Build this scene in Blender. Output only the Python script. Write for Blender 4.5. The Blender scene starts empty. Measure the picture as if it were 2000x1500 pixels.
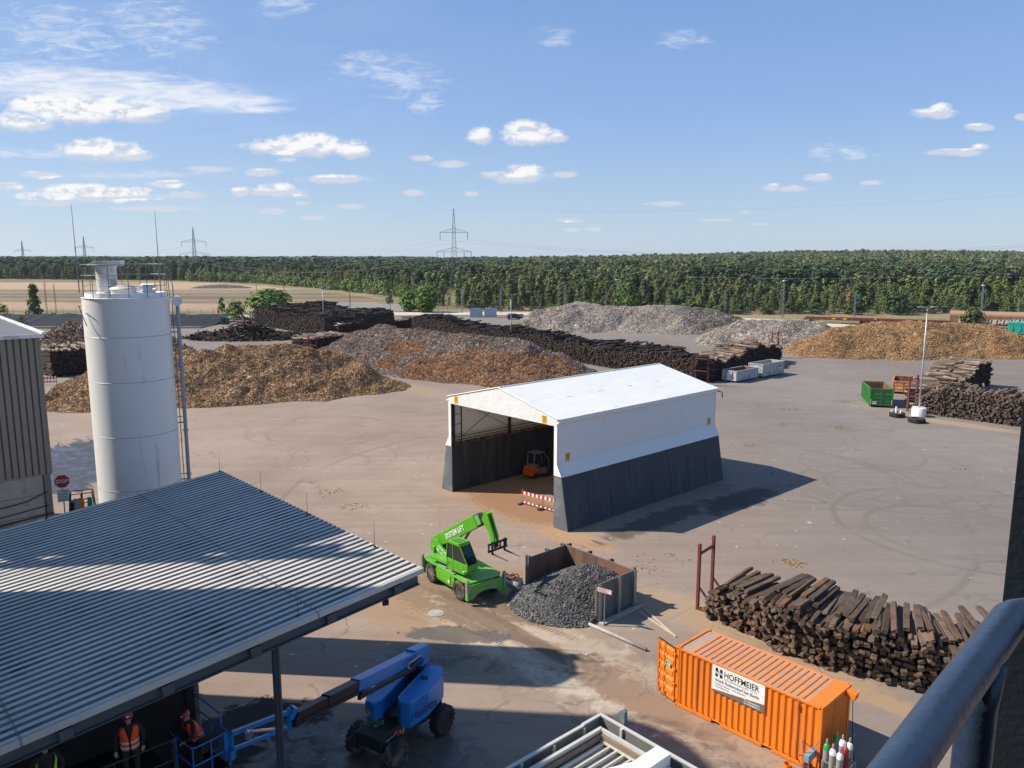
import bpy, math, random
import numpy as np
from mathutils import Vector, Matrix, Euler, noise as mnoise

random.seed(7)
RNG = np.random.default_rng(11)
C = bpy.context.scene.collection
SC = bpy.context.scene
R = math.radians
PI = math.pi

# ---------------------------------------------------------------- camera model
FPX = 1540.0                       # focal length for a 2000 px wide frame
PITCH = math.atan(250 / FPX)
CAMH = 18.4
_c, _s = math.cos(PITCH), math.sin(PITCH)
AX = R(-47.4)                      # main axis of the yard


def ray(px, py):
    u = (px - 1000) / FPX
    v = -(py - 750) / FPX
    return (u, _c + v * _s, -_s + v * _c)


def G(px, py, z=0.0):
    """surveyed spot on the level z"""
    d = ray(px, py)
    t = (z - CAMH) / d[2]
    return Vector((d[0] * t, d[1] * t, z))


def at(px, py, Y):
    d = ray(px, py)
    t = Y / d[1]
    return Vector((d[0] * t, Y, CAMH + d[2] * t))


# ---------------------------------------------------------------- node helpers
class NT:
    def __init__(s, tree):
        s.t = tree
        s.n = tree.nodes
        s.l = tree.links

    def put(s, sock, v):
        if v is None:
            return
        if isinstance(v, bpy.types.NodeSocket):
            s.l.new(v, sock)
        else:
            if sock.type == 'RGBA' and len(v) == 3:
                v = (*v, 1)
            sock.default_value = v

    def node(s, typ, **kw):
        n = s.n.new(typ)
        for k, v in kw.items():
            setattr(n, k, v)
        return n

    def m(s, op, a, b=None, c=None, clamp=False):
        n = s.node('ShaderNodeMath', operation=op, use_clamp=clamp)
        s.put(n.inputs[0], a)
        s.put(n.inputs[1], b)
        s.put(n.inputs[2], c)
        return n.outputs[0]

    def vm(s, op, a, b=None, c=None, out=0):
        n = s.node('ShaderNodeVectorMath', operation=op)
        s.put(n.inputs[0], a)
        s.put(n.inputs[1], b)
        s.put(n.inputs[2], c)
        return n.outputs[out]

    def mix(s, f, a, b, blend='MIX'):
        n = s.node('ShaderNodeMix', data_type='RGBA', blend_type=blend)
        s.put(n.inputs[0], f)
        s.put(n.inputs[6], a)
        s.put(n.inputs[7], b)
        return n.outputs[2]

    def noise(s, vec, scale, detail=4, rough=.55, dist=0.0):
        n = s.node('ShaderNodeTexNoise')
        s.put(n.inputs['Vector'], vec)
        n.inputs['Scale'].default_value = scale
        n.inputs['Detail'].default_value = detail
        n.inputs['Roughness'].default_value = rough
        n.inputs['Distortion'].default_value = dist
        return n.outputs['Fac']

    def smooth(s, v, a, b, lo=0.0, hi=1.0):
        n = s.node('ShaderNodeMapRange', interpolation_type='SMOOTHSTEP')
        s.put(n.inputs['Value'], v)
        n.inputs['From Min'].default_value = a
        n.inputs['From Max'].default_value = b
        n.inputs['To Min'].default_value = lo
        n.inputs['To Max'].default_value = hi
        return n.outputs['Result']

    def ramp(s, f, stops, interp='LINEAR'):
        n = s.node('ShaderNodeValToRGB')
        n.color_ramp.interpolation = interp
        el = n.color_ramp.elements
        while len(el) < len(stops):
            el.new(.5)
        for e, (p, c) in zip(el, stops):
            e.position = p
            e.color = (*c, 1) if len(c) == 3 else c
        s.put(n.inputs[0], f)
        return n.outputs[0]

    def bump(s, h, strength=.3, dist=.05):
        n = s.node('ShaderNodeBump')
        n.inputs['Strength'].default_value = strength
        n.inputs['Distance'].default_value = dist
        s.put(n.inputs['Height'], h)
        return n.outputs[0]


def new_mat(name):
    m = bpy.data.materials.new(name)
    m.use_nodes = True
    m.node_tree.nodes.clear()
    nt = NT(m.node_tree)
    out = nt.node('ShaderNodeOutputMaterial')
    b = nt.node('ShaderNodeBsdfPrincipled')
    nt.l.new(b.outputs[0], out.inputs[0])
    return m, nt, b, out


def paint(name, col, rough=.5, metal=0.0, var=.18, scale=1.5, dirt=None, dirt_amt=.35, dirt_scale=.9,
          bump=.0, bscale=40, spec=.5, streak=False):
    """painted / weathered surface: slow tonal drift, dirt patches, fine grain"""
    m, nt, b, out = new_mat(name)
    tc = nt.node('ShaderNodeTexCoord').outputs['Object']
    n1 = nt.noise(tc, scale, 5, .6)
    n2 = nt.noise(tc, scale * 9, 4, .6)
    f = nt.m('ADD', nt.m('MULTIPLY', n1, .65), nt.m('MULTIPLY', n2, .35))
    lo = tuple(c * (1 - var) for c in col)
    hi = tuple(min(1, c * (1 + var)) for c in col)
    colr = nt.ramp(f, [(.3, lo), (.7, hi)])
    if dirt is not None:
        v = tc
        if streak:
            v = nt.vm('MULTIPLY', tc, (1, 1, .12))
        n3 = nt.noise(v, dirt_scale, 6, .65, .3)
        mk = nt.smooth(n3, .62 - dirt_amt * .35, .80 - dirt_amt * .2)
        colr = nt.mix(mk, colr, dirt)
        rg = nt.m('ADD', nt.m('MULTIPLY', mk, .3), rough, clamp=True)
        nt.put(b.inputs['Roughness'], rg)
    else:
        b.inputs['Roughness'].default_value = rough
    nt.put(b.inputs['Base Color'], colr)
    b.inputs['Metallic'].default_value = metal
    b.inputs['Specular IOR Level'].default_value = spec
    if bump:
        nt.put(b.inputs['Normal'], nt.bump(nt.noise(tc, bscale, 4), bump, .02))
    return m


def tinted(name, rough=.9, bump=.0, bscale=8, gain=1.0, transl=0.0):
    """surface colour from the per-face 'tint' attribute (piece to piece variation)"""
    m, nt, b, out = new_mat(name)
    a = nt.node('ShaderNodeAttribute', attribute_name='tint')
    tc = nt.node('ShaderNodeTexCoord').outputs['Object']
    n = nt.noise(tc, bscale, 3)
    col = nt.mix(1.0, a.outputs['Color'], nt.ramp(n, [(.3, (.78 * gain,) * 3), (.7, (1.2 * gain,) * 3)]), 'MULTIPLY')
    nt.put(b.inputs['Base Color'], col)
    b.inputs['Roughness'].default_value = rough
    b.inputs['Specular IOR Level'].default_value = .25
    if bump:
        nt.put(b.inputs['Normal'], nt.bump(n, bump, .1))
    if transl:
        tr = nt.node('ShaderNodeBsdfTranslucent')
        nt.put(tr.inputs[0], col)
        mx = nt.node('ShaderNodeMixShader')
        mx.inputs[0].default_value = transl
        nt.l.new(b.outputs[0], mx.inputs[1])
        nt.l.new(tr.outputs[0], mx.inputs[2])
        nt.l.new(mx.outputs[0], out.inputs[0])
    return m


# ---------------------------------------------------------------- mesh builder
class MB:
    def __init__(s, T=None):
        s.v, s.f, s.T = [], [], T

    def add(s, vs, fs, T=None):
        k = len(s.v)
        for p in vs:
            p = Vector(p)
            if T is not None:
                p = T @ p
            if s.T is not None:
                p = s.T @ p
            s.v.append(p)
        s.f += [[i + k for i in f] for f in fs]
        return s

    def box(s, cx, cy, cz, sx, sy, sz, rz=0.0, rx=0.0, ry=0.0):
        T = Matrix.Translation((cx, cy, cz)) @ Euler((rx, ry, rz)).to_matrix().to_4x4()
        a, b, c = sx / 2, sy / 2, sz / 2
        vs = [(-a, -b, -c), (a, -b, -c), (a, b, -c), (-a, b, -c), (-a, -b, c), (a, -b, c), (a, b, c), (-a, b, c)]
        return s.add(vs, [(0, 3, 2, 1), (4, 5, 6, 7), (0, 1, 5, 4), (1, 2, 6, 5), (2, 3, 7, 6), (3, 0, 4, 7)], T)

    def span(s, x0, x1, y0, y1, z0, z1):
        return s.box((x0 + x1) / 2, (y0 + y1) / 2, (z0 + z1) / 2, x1 - x0, y1 - y0, z1 - z0)

    def frame(s, p, q, up=(0, 0, 1)):
        p, q = Vector(p), Vector(q)
        d = (q - p)
        L = d.length
        d.normalize()
        up = Vector(up)
        if abs(d.dot(up)) > .98:
            up = Vector((0, 1, 0))
        x = d.cross(up).normalized()
        z = x.cross(d)
        M = Matrix((x, d, z)).transposed().to_4x4()
        M.translation = p
        return M, L

    def bar(s, p, q, w, h=None, up=(0, 0, 1), w2=None, h2=None):
        h = w if h is None else h
        w2 = w if w2 is None else w2
        h2 = h if h2 is None else h2
        M, L = s.frame(p, q, up)
        vs = [(-w / 2, 0, -h / 2), (w / 2, 0, -h / 2), (w / 2, 0, h / 2), (-w / 2, 0, h / 2),
              (-w2 / 2, L, -h2 / 2), (w2 / 2, L, -h2 / 2), (w2 / 2, L, h2 / 2), (-w2 / 2, L, h2 / 2)]
        return s.add(vs, [(0, 1, 2, 3), (5, 4, 7, 6), (0, 4, 5, 1), (1, 5, 6, 2), (2, 6, 7, 3), (3, 7, 4, 0)], M)

    def cyl(s, p, q, r, r2=None, n=10, caps=True):
        r2 = r if r2 is None else r2
        M, L = s.frame(p, q)
        vs = []
        for k in range(n):
            a = 2 * PI * k / n
            vs.append((r * math.cos(a), 0, r * math.sin(a)))
        for k in range(n):
            a = 2 * PI * k / n
            vs.append((r2 * math.cos(a), L, r2 * math.sin(a)))
        fs = [(k, n + k, n + (k + 1) % n, (k + 1) % n) for k in range(n)]
        if caps:
            fs += [tuple(range(n)), tuple(range(2 * n - 1, n - 1, -1))]
        return s.add(vs, fs, M)

    def tube(s, pts, r, n=8):
        pts = [Vector(p) for p in pts]
        rs = r if isinstance(r, (list, tuple)) else [r] * len(pts)
        vs, fs = [], []
        prev = None
        for i, p in enumerate(pts):
            d = (pts[min(i + 1, len(pts) - 1)] - pts[max(i - 1, 0)]).normalized()
            if prev is None:
                up = Vector((0, 0, 1)) if abs(d.z) < .95 else Vector((0, 1, 0))
                x = d.cross(up).normalized()
            else:
                x = (prev - d * prev.dot(d)).normalized()
            prev = x
            y = d.cross(x)
            for k in range(n):
                a = 2 * PI * k / n
                vs.append(p + (x * math.cos(a) + y * math.sin(a)) * rs[i])
        for i in range(len(pts) - 1):
            for k in range(n):
                fs.append((i * n + k, i * n + (k + 1) % n, (i + 1) * n + (k + 1) % n, (i + 1) * n + k))
        fs.append(tuple(range(n - 1, -1, -1)))
        b = (len(pts) - 1) * n
        fs.append(tuple(range(b, b + n)))
        return s.add(vs, fs)

    def prism(s, poly, plane, a, b):
        """closed polygon in a plane ('xz','yz','xy') swept from a to b on the third axis"""
        n = len(poly)
        area = sum(poly[i][0] * poly[(i + 1) % n][1] - poly[(i + 1) % n][0] * poly[i][1] for i in range(n))
        if area < 0:
            poly = poly[::-1]

        def P(p, t):
            if plane == 'xz':
                return (p[0], t, p[1])
            if plane == 'yz':
                return (t, p[0], p[1])
            return (p[0], p[1], t)
        vs = [P(p, a) for p in poly] + [P(p, b) for p in poly]
        flip = (plane == 'xz') != (b < a)
        fs = [tuple(range(n - 1, -1, -1)), tuple(range(n, 2 * n))] + \
             [(i, (i + 1) % n, n + (i + 1) % n, n + i) for i in range(n)]
        if flip:
            fs = [f[::-1] for f in fs]
        return s.add(vs, fs)

    def lathe(s, prof, n=24, c=(0, 0, 0)):
        vs, fs = [], []
        for r, z in prof:
            for k in range(n):
                a = 2 * PI * k / n
                vs.append((c[0] + r * math.cos(a), c[1] + r * math.sin(a), c[2] + z))
        for i in range(len(prof) - 1):
            for k in range(n):
                fs.append((i * n + k, i * n + (k + 1) % n, (i + 1) * n + (k + 1) % n, (i + 1) * n + k))
        if prof[0][0] > 1e-4:
            fs.append(tuple(range(n - 1, -1, -1)))
        if prof[-1][0] > 1e-4:
            b = (len(prof) - 1) * n
            fs.append(tuple(range(b, b + n)))
        return s.add(vs, fs)

    def ell(s, c, rx, ry, rz, nu=12, nv=8, T=None):
        prof = [(math.sin(PI * i / nv), -math.cos(PI * i / nv)) for i in range(nv + 1)]
        vs, fs = [], []
        for r, z in prof:
            for k in range(nu):
                a = 2 * PI * k / nu
                vs.append((c[0] + rx * r * math.cos(a), c[1] + ry * r * math.sin(a), c[2] + rz * z))
        for i in range(nv):
            for k in range(nu):
                fs.append((i * nu + k, i * nu + (k + 1) % nu, (i + 1) * nu + (k + 1) % nu, (i + 1) * nu + k))
        return s.add(vs, fs, T)

    def quad(s, a, b, c, d):
        return s.add([a, b, c, d], [(0, 1, 2, 3)])

    def build(s, name, mat, parent=None, smooth=False, bevel=0.0, auto=None):
        me = bpy.data.meshes.new(name)
        me.from_pydata([tuple(p) for p in s.v], [], s.f)
        me.validate()
        if smooth:
            me.polygons.foreach_set('use_smooth', [True] * len(me.polygons))
        me.update()
        if auto is not None:
            me.polygons.foreach_set('use_smooth', [True] * len(me.polygons))
            me.set_sharp_from_angle(angle=R(auto))
        me.materials.append(mat)
        o = bpy.data.objects.new(name, me)
        C.objects.link(o)
        if parent is not None:
            o.parent = parent
        if bevel:
            md = o.modifiers.new('Bevel', 'BEVEL')
            md.width = bevel
            md.segments = 2
            md.limit_method = 'ANGLE'
        return o


def np_mesh(name, V, F, mat, parent=None, tint=None, smooth=False):
    """mesh straight from arrays; F is an (n,k) array of equal-sized faces"""
    V = np.asarray(V, np.float32)
    F = np.asarray(F, np.int32)
    n, k = F.shape
    me = bpy.data.meshes.new(name)
    me.vertices.add(len(V))
    me.vertices.foreach_set('co', V.ravel())
    me.loops.add(n * k)
    me.loops.foreach_set('vertex_index', F.ravel())
    me.polygons.add(n)
    me.polygons.foreach_set('loop_start', np.arange(0, n * k, k, dtype=np.int32))
    me.polygons.foreach_set('loop_total', np.full(n, k, np.int32))
    me.polygons.foreach_set('use_smooth', np.full(n, smooth))
    me.update(calc_edges=True)
    if tint is not None:
        a = me.attributes.new('tint', 'FLOAT_COLOR', 'FACE')
        t = np.ones((n, 4), np.float32)
        t[:, :3] = tint
        a.data.foreach_set('color', t.ravel())
    me.materials.append(mat)
    o = bpy.data.objects.new(name, me)
    C.objects.link(o)
    if parent is not None:
        o.parent = parent
    return o


def tag(o, label=None, cat=None, group=None, kind=None):
    if label:
        o['label'] = label
    if cat:
        o['category'] = cat
    if group:
        o['group'] = group
    if kind:
        o['kind'] = kind
    return o


def thing(name, loc, rz, label, cat, group=None):
    o = bpy.data.objects.new(name, None)
    o.empty_display_size = .3
    C.objects.link(o)
    o.location = loc
    o.rotation_euler = (0, 0, rz)
    return tag(o, label, cat, group)


def copy_tree(o, parent=None):
    c = o.copy()
    C.objects.link(c)
    if parent is not None:
        c.parent = parent
    for ch in list(o.children):
        copy_tree(ch, c)
    return c


def text(name, s, size, mat, parent, M, extrude=.004, bold=0.0, xs=1.0, align='LEFT', font_shear=0):
    """lettering as a mesh; the text lies in the local xy plane of M"""
    cu = bpy.data.curves.new(name, 'FONT')
    cu.body = s
    cu.size = size
    cu.extrude = extrude
    cu.offset = bold
    cu.align_x = align
    cu.shear = font_shear
    cu.resolution_u = 3
    t = bpy.data.objects.new(name, cu)
    C.objects.link(t)
    dg = bpy.context.evaluated_depsgraph_get()
    me = bpy.data.meshes.new_from_object(t.evaluated_get(dg))
    bpy.data.objects.remove(t)
    me.transform(M @ Matrix.Diagonal((xs, 1, 1, 1)))
    me.materials.clear()
    me.materials.append(mat)
    o = bpy.data.objects.new(name, me)
    C.objects.link(o)
    if parent is not None:
        o.parent = parent
    return o


def face_mat(origin, xdir, ydir):
    x = Vector(xdir).normalized()
    y = Vector(ydir).normalized()
    z = x.cross(y)
    M = Matrix((x, y, z)).transposed().to_4x4()
    M.translation = Vector(origin)
    return M


def vnoise(x, y, seed=0):
    """smooth value noise on arrays, 0..1"""
    xi, yi = np.floor(x).astype(np.int64), np.floor(y).astype(np.int64)
    fx, fy = x - xi, y - yi
    fx, fy = fx * fx * (3 - 2 * fx), fy * fy * (3 - 2 * fy)

    def h(a, b):
        n = (a * 374761393 + b * 668265263 + seed * 974634777) & 0x7fffffff
        n = ((n ^ (n >> 13)) * 1274126177) & 0x7fffffff
        n = n ^ (n >> 16)
        return (n & 0xffff) / 65535.0
    return (h(xi, yi) * (1 - fx) + h(xi + 1, yi) * fx) * (1 - fy) + (h(xi, yi + 1) * (1 - fx) + h(xi + 1, yi + 1) * fx) * fy


def fbm(x, y, seed=0, oct=4):
    t, a, s = 0, .5, 0
    for k in range(oct):
        t = t + a * vnoise(x * 2 ** k, y * 2 ** k, seed + k * 17)
        s += a
        a *= .5
    return t / s


def boxes_np(cen, rot, dim):
    """many boxes: centres (n,3), rotation matrices (n,3,3), dimensions (n,3)"""
    n = len(cen)
    u = np.array([(-1, -1, -1), (1, -1, -1), (1, 1, -1), (-1, 1, -1), (-1, -1, 1), (1, -1, 1), (1, 1, 1), (-1, 1, 1)], float) / 2
    P = u[None] * np.asarray(dim)[:, None, :]
    V = np.einsum('nij,nkj->nki', rot, P) + np.asarray(cen)[:, None, :]
    q = np.array([(0, 3, 2, 1), (4, 5, 6, 7), (0, 1, 5, 4), (1, 2, 6, 5), (2, 3, 7, 6), (3, 0, 4, 7)])
    F = q[None] + (np.arange(n) * 8)[:, None, None]
    return V.reshape(-1, 3), F.reshape(-1, 4)


def rot_np(ax, ay, az):
    ca, sa, cb, sb, cc, sc = np.cos(ax), np.sin(ax), np.cos(ay), np.sin(ay), np.cos(az), np.sin(az)
    z, o = np.zeros_like(ca), np.ones_like(ca)
    X = np.stack([np.stack([o, z, z], -1), np.stack([z, ca, -sa], -1), np.stack([z, sa, ca], -1)], -2)
    Y = np.stack([np.stack([cb, z, sb], -1), np.stack([z, o, z], -1), np.stack([-sb, z, cb], -1)], -2)
    Z = np.stack([np.stack([cc, -sc, z], -1), np.stack([sc, cc, z], -1), np.stack([z, z, o], -1)], -2)
    return Z @ Y @ X
# ================================================================ camera, sun, sky
cam = bpy.data.cameras.new('camera')
cam.sensor_width = 36
cam.sensor_fit = 'HORIZONTAL'
cam.lens = 36 * FPX / 2000
cam.clip_start = .05
cam.clip_end = 15000
co = bpy.data.objects.new('camera', cam)
C.objects.link(co)
co.location = (0, 0, CAMH)
co.rotation_euler = (PI / 2 - PITCH, 0, 0)
SC.camera = co

SUN_EL = R(42.3)
SUN_TR = Vector((1, -.095, -math.tan(SUN_EL) * 1.0045)).normalized()    # way the light travels
sl = bpy.data.lights.new('sun', 'SUN')
sl.energy = 5.0
sl.angle = R(.53)
sl.color = (1, .925, .815)
so = bpy.data.objects.new('sun', sl)
C.objects.link(so)
so.rotation_euler = SUN_TR.to_track_quat('-Z', 'Y').to_euler()
so.location = (-40, 0, 60)

w = bpy.data.worlds.new('World')
SC.world = w
w.use_nodes = True
w.node_tree.nodes.clear()
nt = NT(w.node_tree)
sky = nt.node('ShaderNodeTexSky', sky_type='NISHITA')
sky.sun_disc = False
sky.sun_elevation = SUN_EL
sky.sun_rotation = math.atan2(-SUN_TR.x, -SUN_TR.y)
sky.altitude = 60
sky.air_density = 1.0
sky.dust_density = .35
sky.ozone_density = 1.6
gen = nt.node('ShaderNodeTexCoord').outputs['Generated']
sx = nt.node('ShaderNodeSeparateXYZ')
nt.put(sx.inputs[0], gen)
yy = nt.m('MAXIMUM', sx.outputs[1], .05)
cb = nt.node('ShaderNodeCombineXYZ')
nt.put(cb.inputs[0], nt.m('DIVIDE', sx.outputs[0], yy))
nt.put(cb.inputs[1], nt.m('DIVIDE', sx.outputs[2], yy))
P = cb.outputs[0]

CUMULUS = [(600, 287, 118, 20), (548, 288, 62, 18), (610, 272, 40, 14), (690, 296, 34, 16), (195, 296, 92, 20), (185, 284, 45, 14),
           (265, 304, 38, 10), (40, 238, 48, 20), (85, 246, 24, 9), (1035, 266, 62, 20), (1028, 248, 40, 14), (938, 267, 25, 17),
           (1092, 270, 20, 9), (823, 309, 22, 7), (877, 320, 34, 8), (1012, 345, 68, 13), (1020, 332, 40, 12), (1103, 341, 23, 7),
           (410, 330, 48, 6), (512, 337, 36, 8), (652, 350, 68, 9), (545, 376, 58, 9), (540, 367, 34, 10), (470, 375, 20, 10),
           (365, 381, 42, 7), (325, 360, 36, 8), (180, 384, 150, 12), (150, 370, 70, 12), (245, 374, 60, 9), (80, 342, 42, 8),
           (10, 364, 34, 8), (300, 408, 92, 6), (95, 398, 60, 6), (810, 377, 22, 6), (922, 379, 15, 5), (685, 403, 36, 5),
           (530, 413, 28, 6), (590, 397, 16, 4), (612, 425, 26, 4), (1824, 222, 44, 11), (1838, 210, 22, 10), (1915, 249, 30, 8),
           (1868, 298, 58, 8), (1915, 287, 18, 7), (1548, 369, 42, 7), (1508, 366, 18, 8), (1600, 347, 30, 8), (1700, 357, 24, 5),
           (1298, 398, 40, 5), (1105, 430, 30, 5), (1118, 449, 17, 4), (1158, 448, 18, 5), (1400, 430, 30, 3), (1482, 438, 20, 3),
           (1996, 228, 14, 8), (1456, 414, 10, 4), (560, 312, 22, 4), (170, 215, 140, 28), (265, 222, 72, 18), (90, 205, 80, 22)]
VEIL = [(40, 160, 190, 34), (200, 172, 170, 32), (330, 186, 150, 28), (430, 200, 110, 17), (510, 213, 64, 8),
        (730, 130, 110, 26), (800, 160, 80, 34), (830, 200, 45, 22), (300, 50, 110, 62), (370, 80, 60, 18), (1090, 66, 46, 12), (1082, 84, 34, 8),
        (560, 8, 50, 26), (1340, 75, 60, 20), (1645, 297, 70, 16), (120, 70, 120, 60), (60, 300, 160, 10), (280, 340, 150, 8)]


def field(lst, P=P):
    run = None
    for (px, py, hw, hh) in lst:
        d = ray(px, py)
        cx, cz = d[0] / d[1], d[2] / d[1]
        ix, iz = FPX * d[1] / hw, FPX * d[1] / hh
        v = nt.vm('MULTIPLY_ADD', P, (ix, iz, 0), (-cx * ix, -cz * iz, 0))
        q = nt.vm('DOT_PRODUCT', v, v, out=1)
        run = q if run is None else nt.m('MINIMUM', run, q)
    return nt.m('SUBTRACT', 1.0, nt.m('MINIMUM', run, 6.0))


pw = nt.vm('MULTIPLY', P, (1, 1.9, 1))
nA = nt.noise(pw, 42, 7, .62, .2)
nA2 = nt.noise(nt.vm('ADD', pw, (.006, -.012, 0)), 42, 7, .62, .2)
cov = field(CUMULUS)
dens = nt.smooth(nt.m('ADD', nt.m('MULTIPLY', cov, 1.5), nt.m('MULTIPLY', nt.m('SUBTRACT', nA, .5), 4.2)), -.6, 1.25)
thin = nt.smooth(nt.noise(nt.vm('MULTIPLY', P, (1, 2.6, 1)), 17, 8, .65, .3), .60, .82)      # stray low puffs
sep = nt.node('ShaderNodeSeparateXYZ')
nt.put(sep.inputs[0], P)
band = nt.m('MULTIPLY', nt.smooth(sep.outputs[1], .015, .05), nt.smooth(sep.outputs[1], .15, .09))
dens = nt.m('MAXIMUM', dens, nt.m('MULTIPLY', nt.m('MULTIPLY', thin, band), .55))
ps = nt.vm('MULTIPLY', P, (1, 3.6, 1))
nB = nt.noise(ps, 26, 8, .68, .8)
veil = nt.smooth(nt.m('ADD', field(VEIL), nt.m('MULTIPLY', nt.m('SUBTRACT', nB, .5), 7.5)), -.2, 2.3)
nC = nt.noise(nt.vm('ADD', nt.vm('MULTIPLY', P, (1.2, 6.5, 1)), nt.vm('MULTIPLY', cb.outputs[0], (0, 0, 0))), 16, 8, .66, .5)
mass = nt.smooth(nt.m('ADD', field(VEIL[:5]), nt.m('MULTIPLY', nt.m('SUBTRACT', nC, .5), 4.2)), -.7, 1.5)
veil = nt.m('MAXIMUM', nt.m('MULTIPLY', veil, .5), nt.m('MULTIPLY', mass, .9))
# a milky veil that thickens to the left of the scene
milk = nt.m('MULTIPLY', nt.smooth(sep.outputs[0], .25, -.85), nt.smooth(nt.noise(ps, 5, 6, .6, .6), .25, .8))
lit = nt.smooth(nt.m('SUBTRACT', nA, nA2), -.16, .03)
under = field(CUMULUS, nt.vm('ADD', P, (.004, -.0085, 0)))
lit = nt.m('MULTIPLY', lit, nt.smooth(nt.m('ADD', under, nt.m('MULTIPLY', nt.m('SUBTRACT', nA, .5), 2.0)), -.7, .35))
ccol = nt.mix(lit, (.66, .71, .81), (1.0, .99, .97))
ccol = nt.vm('SCALE', ccol, None)
ccol.node.inputs['Scale'].default_value = 7.2
up = nt.m('MAXIMUM', sx.outputs[2], 0)
clear = nt.ramp(up, [(0, (3.55, 4.6, 5.75)), (.06, (2.9, 4.05, 5.8)), (.17, (1.95, 3.2, 5.85)), (.42, (.95, 2.25, 4.7)), (1, (.6, 1.5, 3.4))])
base = nt.mix(.78, sky.outputs[0], clear)
c1 = nt.mix(nt.m('MULTIPLY', milk, .30), base, (4.9, 5.7, 6.6))
c2 = nt.mix(veil, c1, (6.4, 6.6, 7.0))
c3 = nt.mix(nt.m('MULTIPLY', dens, .93), c2, ccol)
bg = nt.node('ShaderNodeBackground')
nt.put(bg.inputs[0], c3)
bg.inputs[1].default_value = .098
wo = nt.node('ShaderNodeOutputWorld')
nt.l.new(bg.outputs[0], wo.inputs[0])

SC.view_settings.view_transform = 'Standard'
SC.view_settings.look = 'None'
SC.view_settings.exposure = .5
SC.view_settings.gamma = 1
SC.render.engine = 'CYCLES'
SC.cycles.max_bounces = 6
SC.cycles.diffuse_bounces = 3
SC.cycles.transparent_max_bounces = 8

# ================================================================ terrain
EDGE = [(-2500, 760), (-900, 700), (-417, 640), (-280, 612), (-185, 560), (-125, 481), (-85, 420), (-53, 372), (-30, 292), (0, 268), (80, 254), (166, 258), (300, 270), (600, 330), (2500, 700)]
EX = np.array([e[0] for e in EDGE], float)
EY = np.array([e[1] for e in EDGE], float)


def edge_y(x):
    return np.interp(x, EX, EY)


def sstep(t):
    t = np.clip(t, 0, 1)
    return t * t * (3 - 2 * t)


def terrain(x, y):
    x = np.asarray(x, float)
    y = np.asarray(y, float)
    d = y - edge_y(x)
    h = 3.6 * sstep(d / 420) * sstep((x + 260) / 300)
    h = h + 19 * np.exp(-((x - 900 - (y - 1900) * .3) / 620) ** 2) * sstep((y - 800) / 1100)
    h = h + 1.6 * (fbm(x / 90, y / 90, 5, 3) - .5) * sstep(d / 60)
    return h


xs = np.concatenate([-np.geomspace(7000, 420, 26), np.linspace(-400, 400, 81), np.geomspace(420, 7000, 26)])
ys = np.concatenate([np.linspace(-200, 200, 9), np.linspace(215, 900, 90), np.geomspace(930, 9000, 30)])
gx, gy = np.meshgrid(xs, ys)
gz = np.where(gy - edge_y(gx) < 0, -.03, terrain(gx, gy) - .03)
V = np.stack([gx, gy, gz], -1).reshape(-1, 3)
nx, ny = len(xs), len(ys)
ii = (np.arange(ny - 1)[:, None] * nx + np.arange(nx - 1)[None]).ravel()
F = np.stack([ii, ii + 1, ii + nx + 1, ii + nx], -1)
m, nt, b, out = new_mat('dry_grassland')
pos = nt.node('ShaderNodeNewGeometry').outputs['Position']
g1 = nt.noise(nt.vm('MULTIPLY', pos, (.4, 1, 1)), .035, 6, .6)
g2 = nt.noise(pos, .5, 5, .65)
col = nt.ramp(nt.m('ADD', nt.m('MULTIPLY', g1, .6), nt.m('MULTIPLY', g2, .4)),
              [(.36, (.075, .085, .03)), (.46, (.16, .14, .06)), (.55, (.27, .2, .10)), (.66, (.20, .17, .07))])
nt.put(b.inputs['Base Color'], col)
b.inputs['Roughness'].default_value = .95
nt.put(b.inputs['Normal'], nt.bump(g2, .5, .3))
tag(np_mesh('ground', V, F, m, smooth=True), kind='structure')


def sheet(name, pts, z, mat, kind='structure'):
    me = bpy.data.meshes.new(name)
    me.from_pydata([(p[0], p[1], z) for p in pts], [], [list(range(len(pts)))])
    me.update()
    if me.polygons[0].normal.z < 0:
        me.flip_normals()
    me.materials.append(mat)
    o = bpy.data.objects.new(name, me)
    C.objects.link(o)
    return tag(o, kind=kind)


# ---- the concrete / asphalt yard
m, nt, b, out = new_mat('worn_yard_paving')
pos = nt.node('ShaderNodeNewGeometry').outputs['Position']
ca, sa = math.cos(AX), math.sin(AX)
along = nt.vm('DOT_PRODUCT', pos, (ca, sa, 0), out=1)
across = nt.vm('DOT_PRODUCT', pos, (-sa, ca, 0), out=1)
cbn = nt.node('ShaderNodeCombineXYZ')
nt.put(cbn.inputs[0], along)
nt.put(cbn.inputs[1], across)
loc = cbn.outputs[0]
n_big = nt.noise(pos, .03, 5, .6, .4)
n_mid = nt.noise(pos, .22, 6, .65, .6)
n_fin = nt.noise(pos, 3.2, 6, .7)
n_grn = nt.noise(pos, 26, 3, .7)
n_str = nt.noise(nt.vm('MULTIPLY', loc, (.05, .5, 1)), .9, 6, .7, .8)
n_st2 = nt.noise(nt.vm('MULTIPLY', pos, (.06, .7, 1)), .8, 6, .7, 1.2)
f = nt.m('ADD', nt.m('ADD', nt.m('MULTIPLY', n_big, .40), nt.m('MULTIPLY', n_mid, .20)),
         nt.m('ADD', nt.m('MULTIPLY', n_st2, .22), nt.m('ADD', nt.m('MULTIPLY', n_fin, .12), nt.m('MULTIPLY', n_grn, .06))))
warm = nt.ramp(f, [(.36, (.180, .128, .094)), (.5, (.257, .191, .145)), (.63, (.340, .268, .208))])
cool = nt.ramp(f, [(.36, (.138, .115, .101)), (.5, (.186, .158, .139)), (.63, (.242, .209, .186))])
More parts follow.
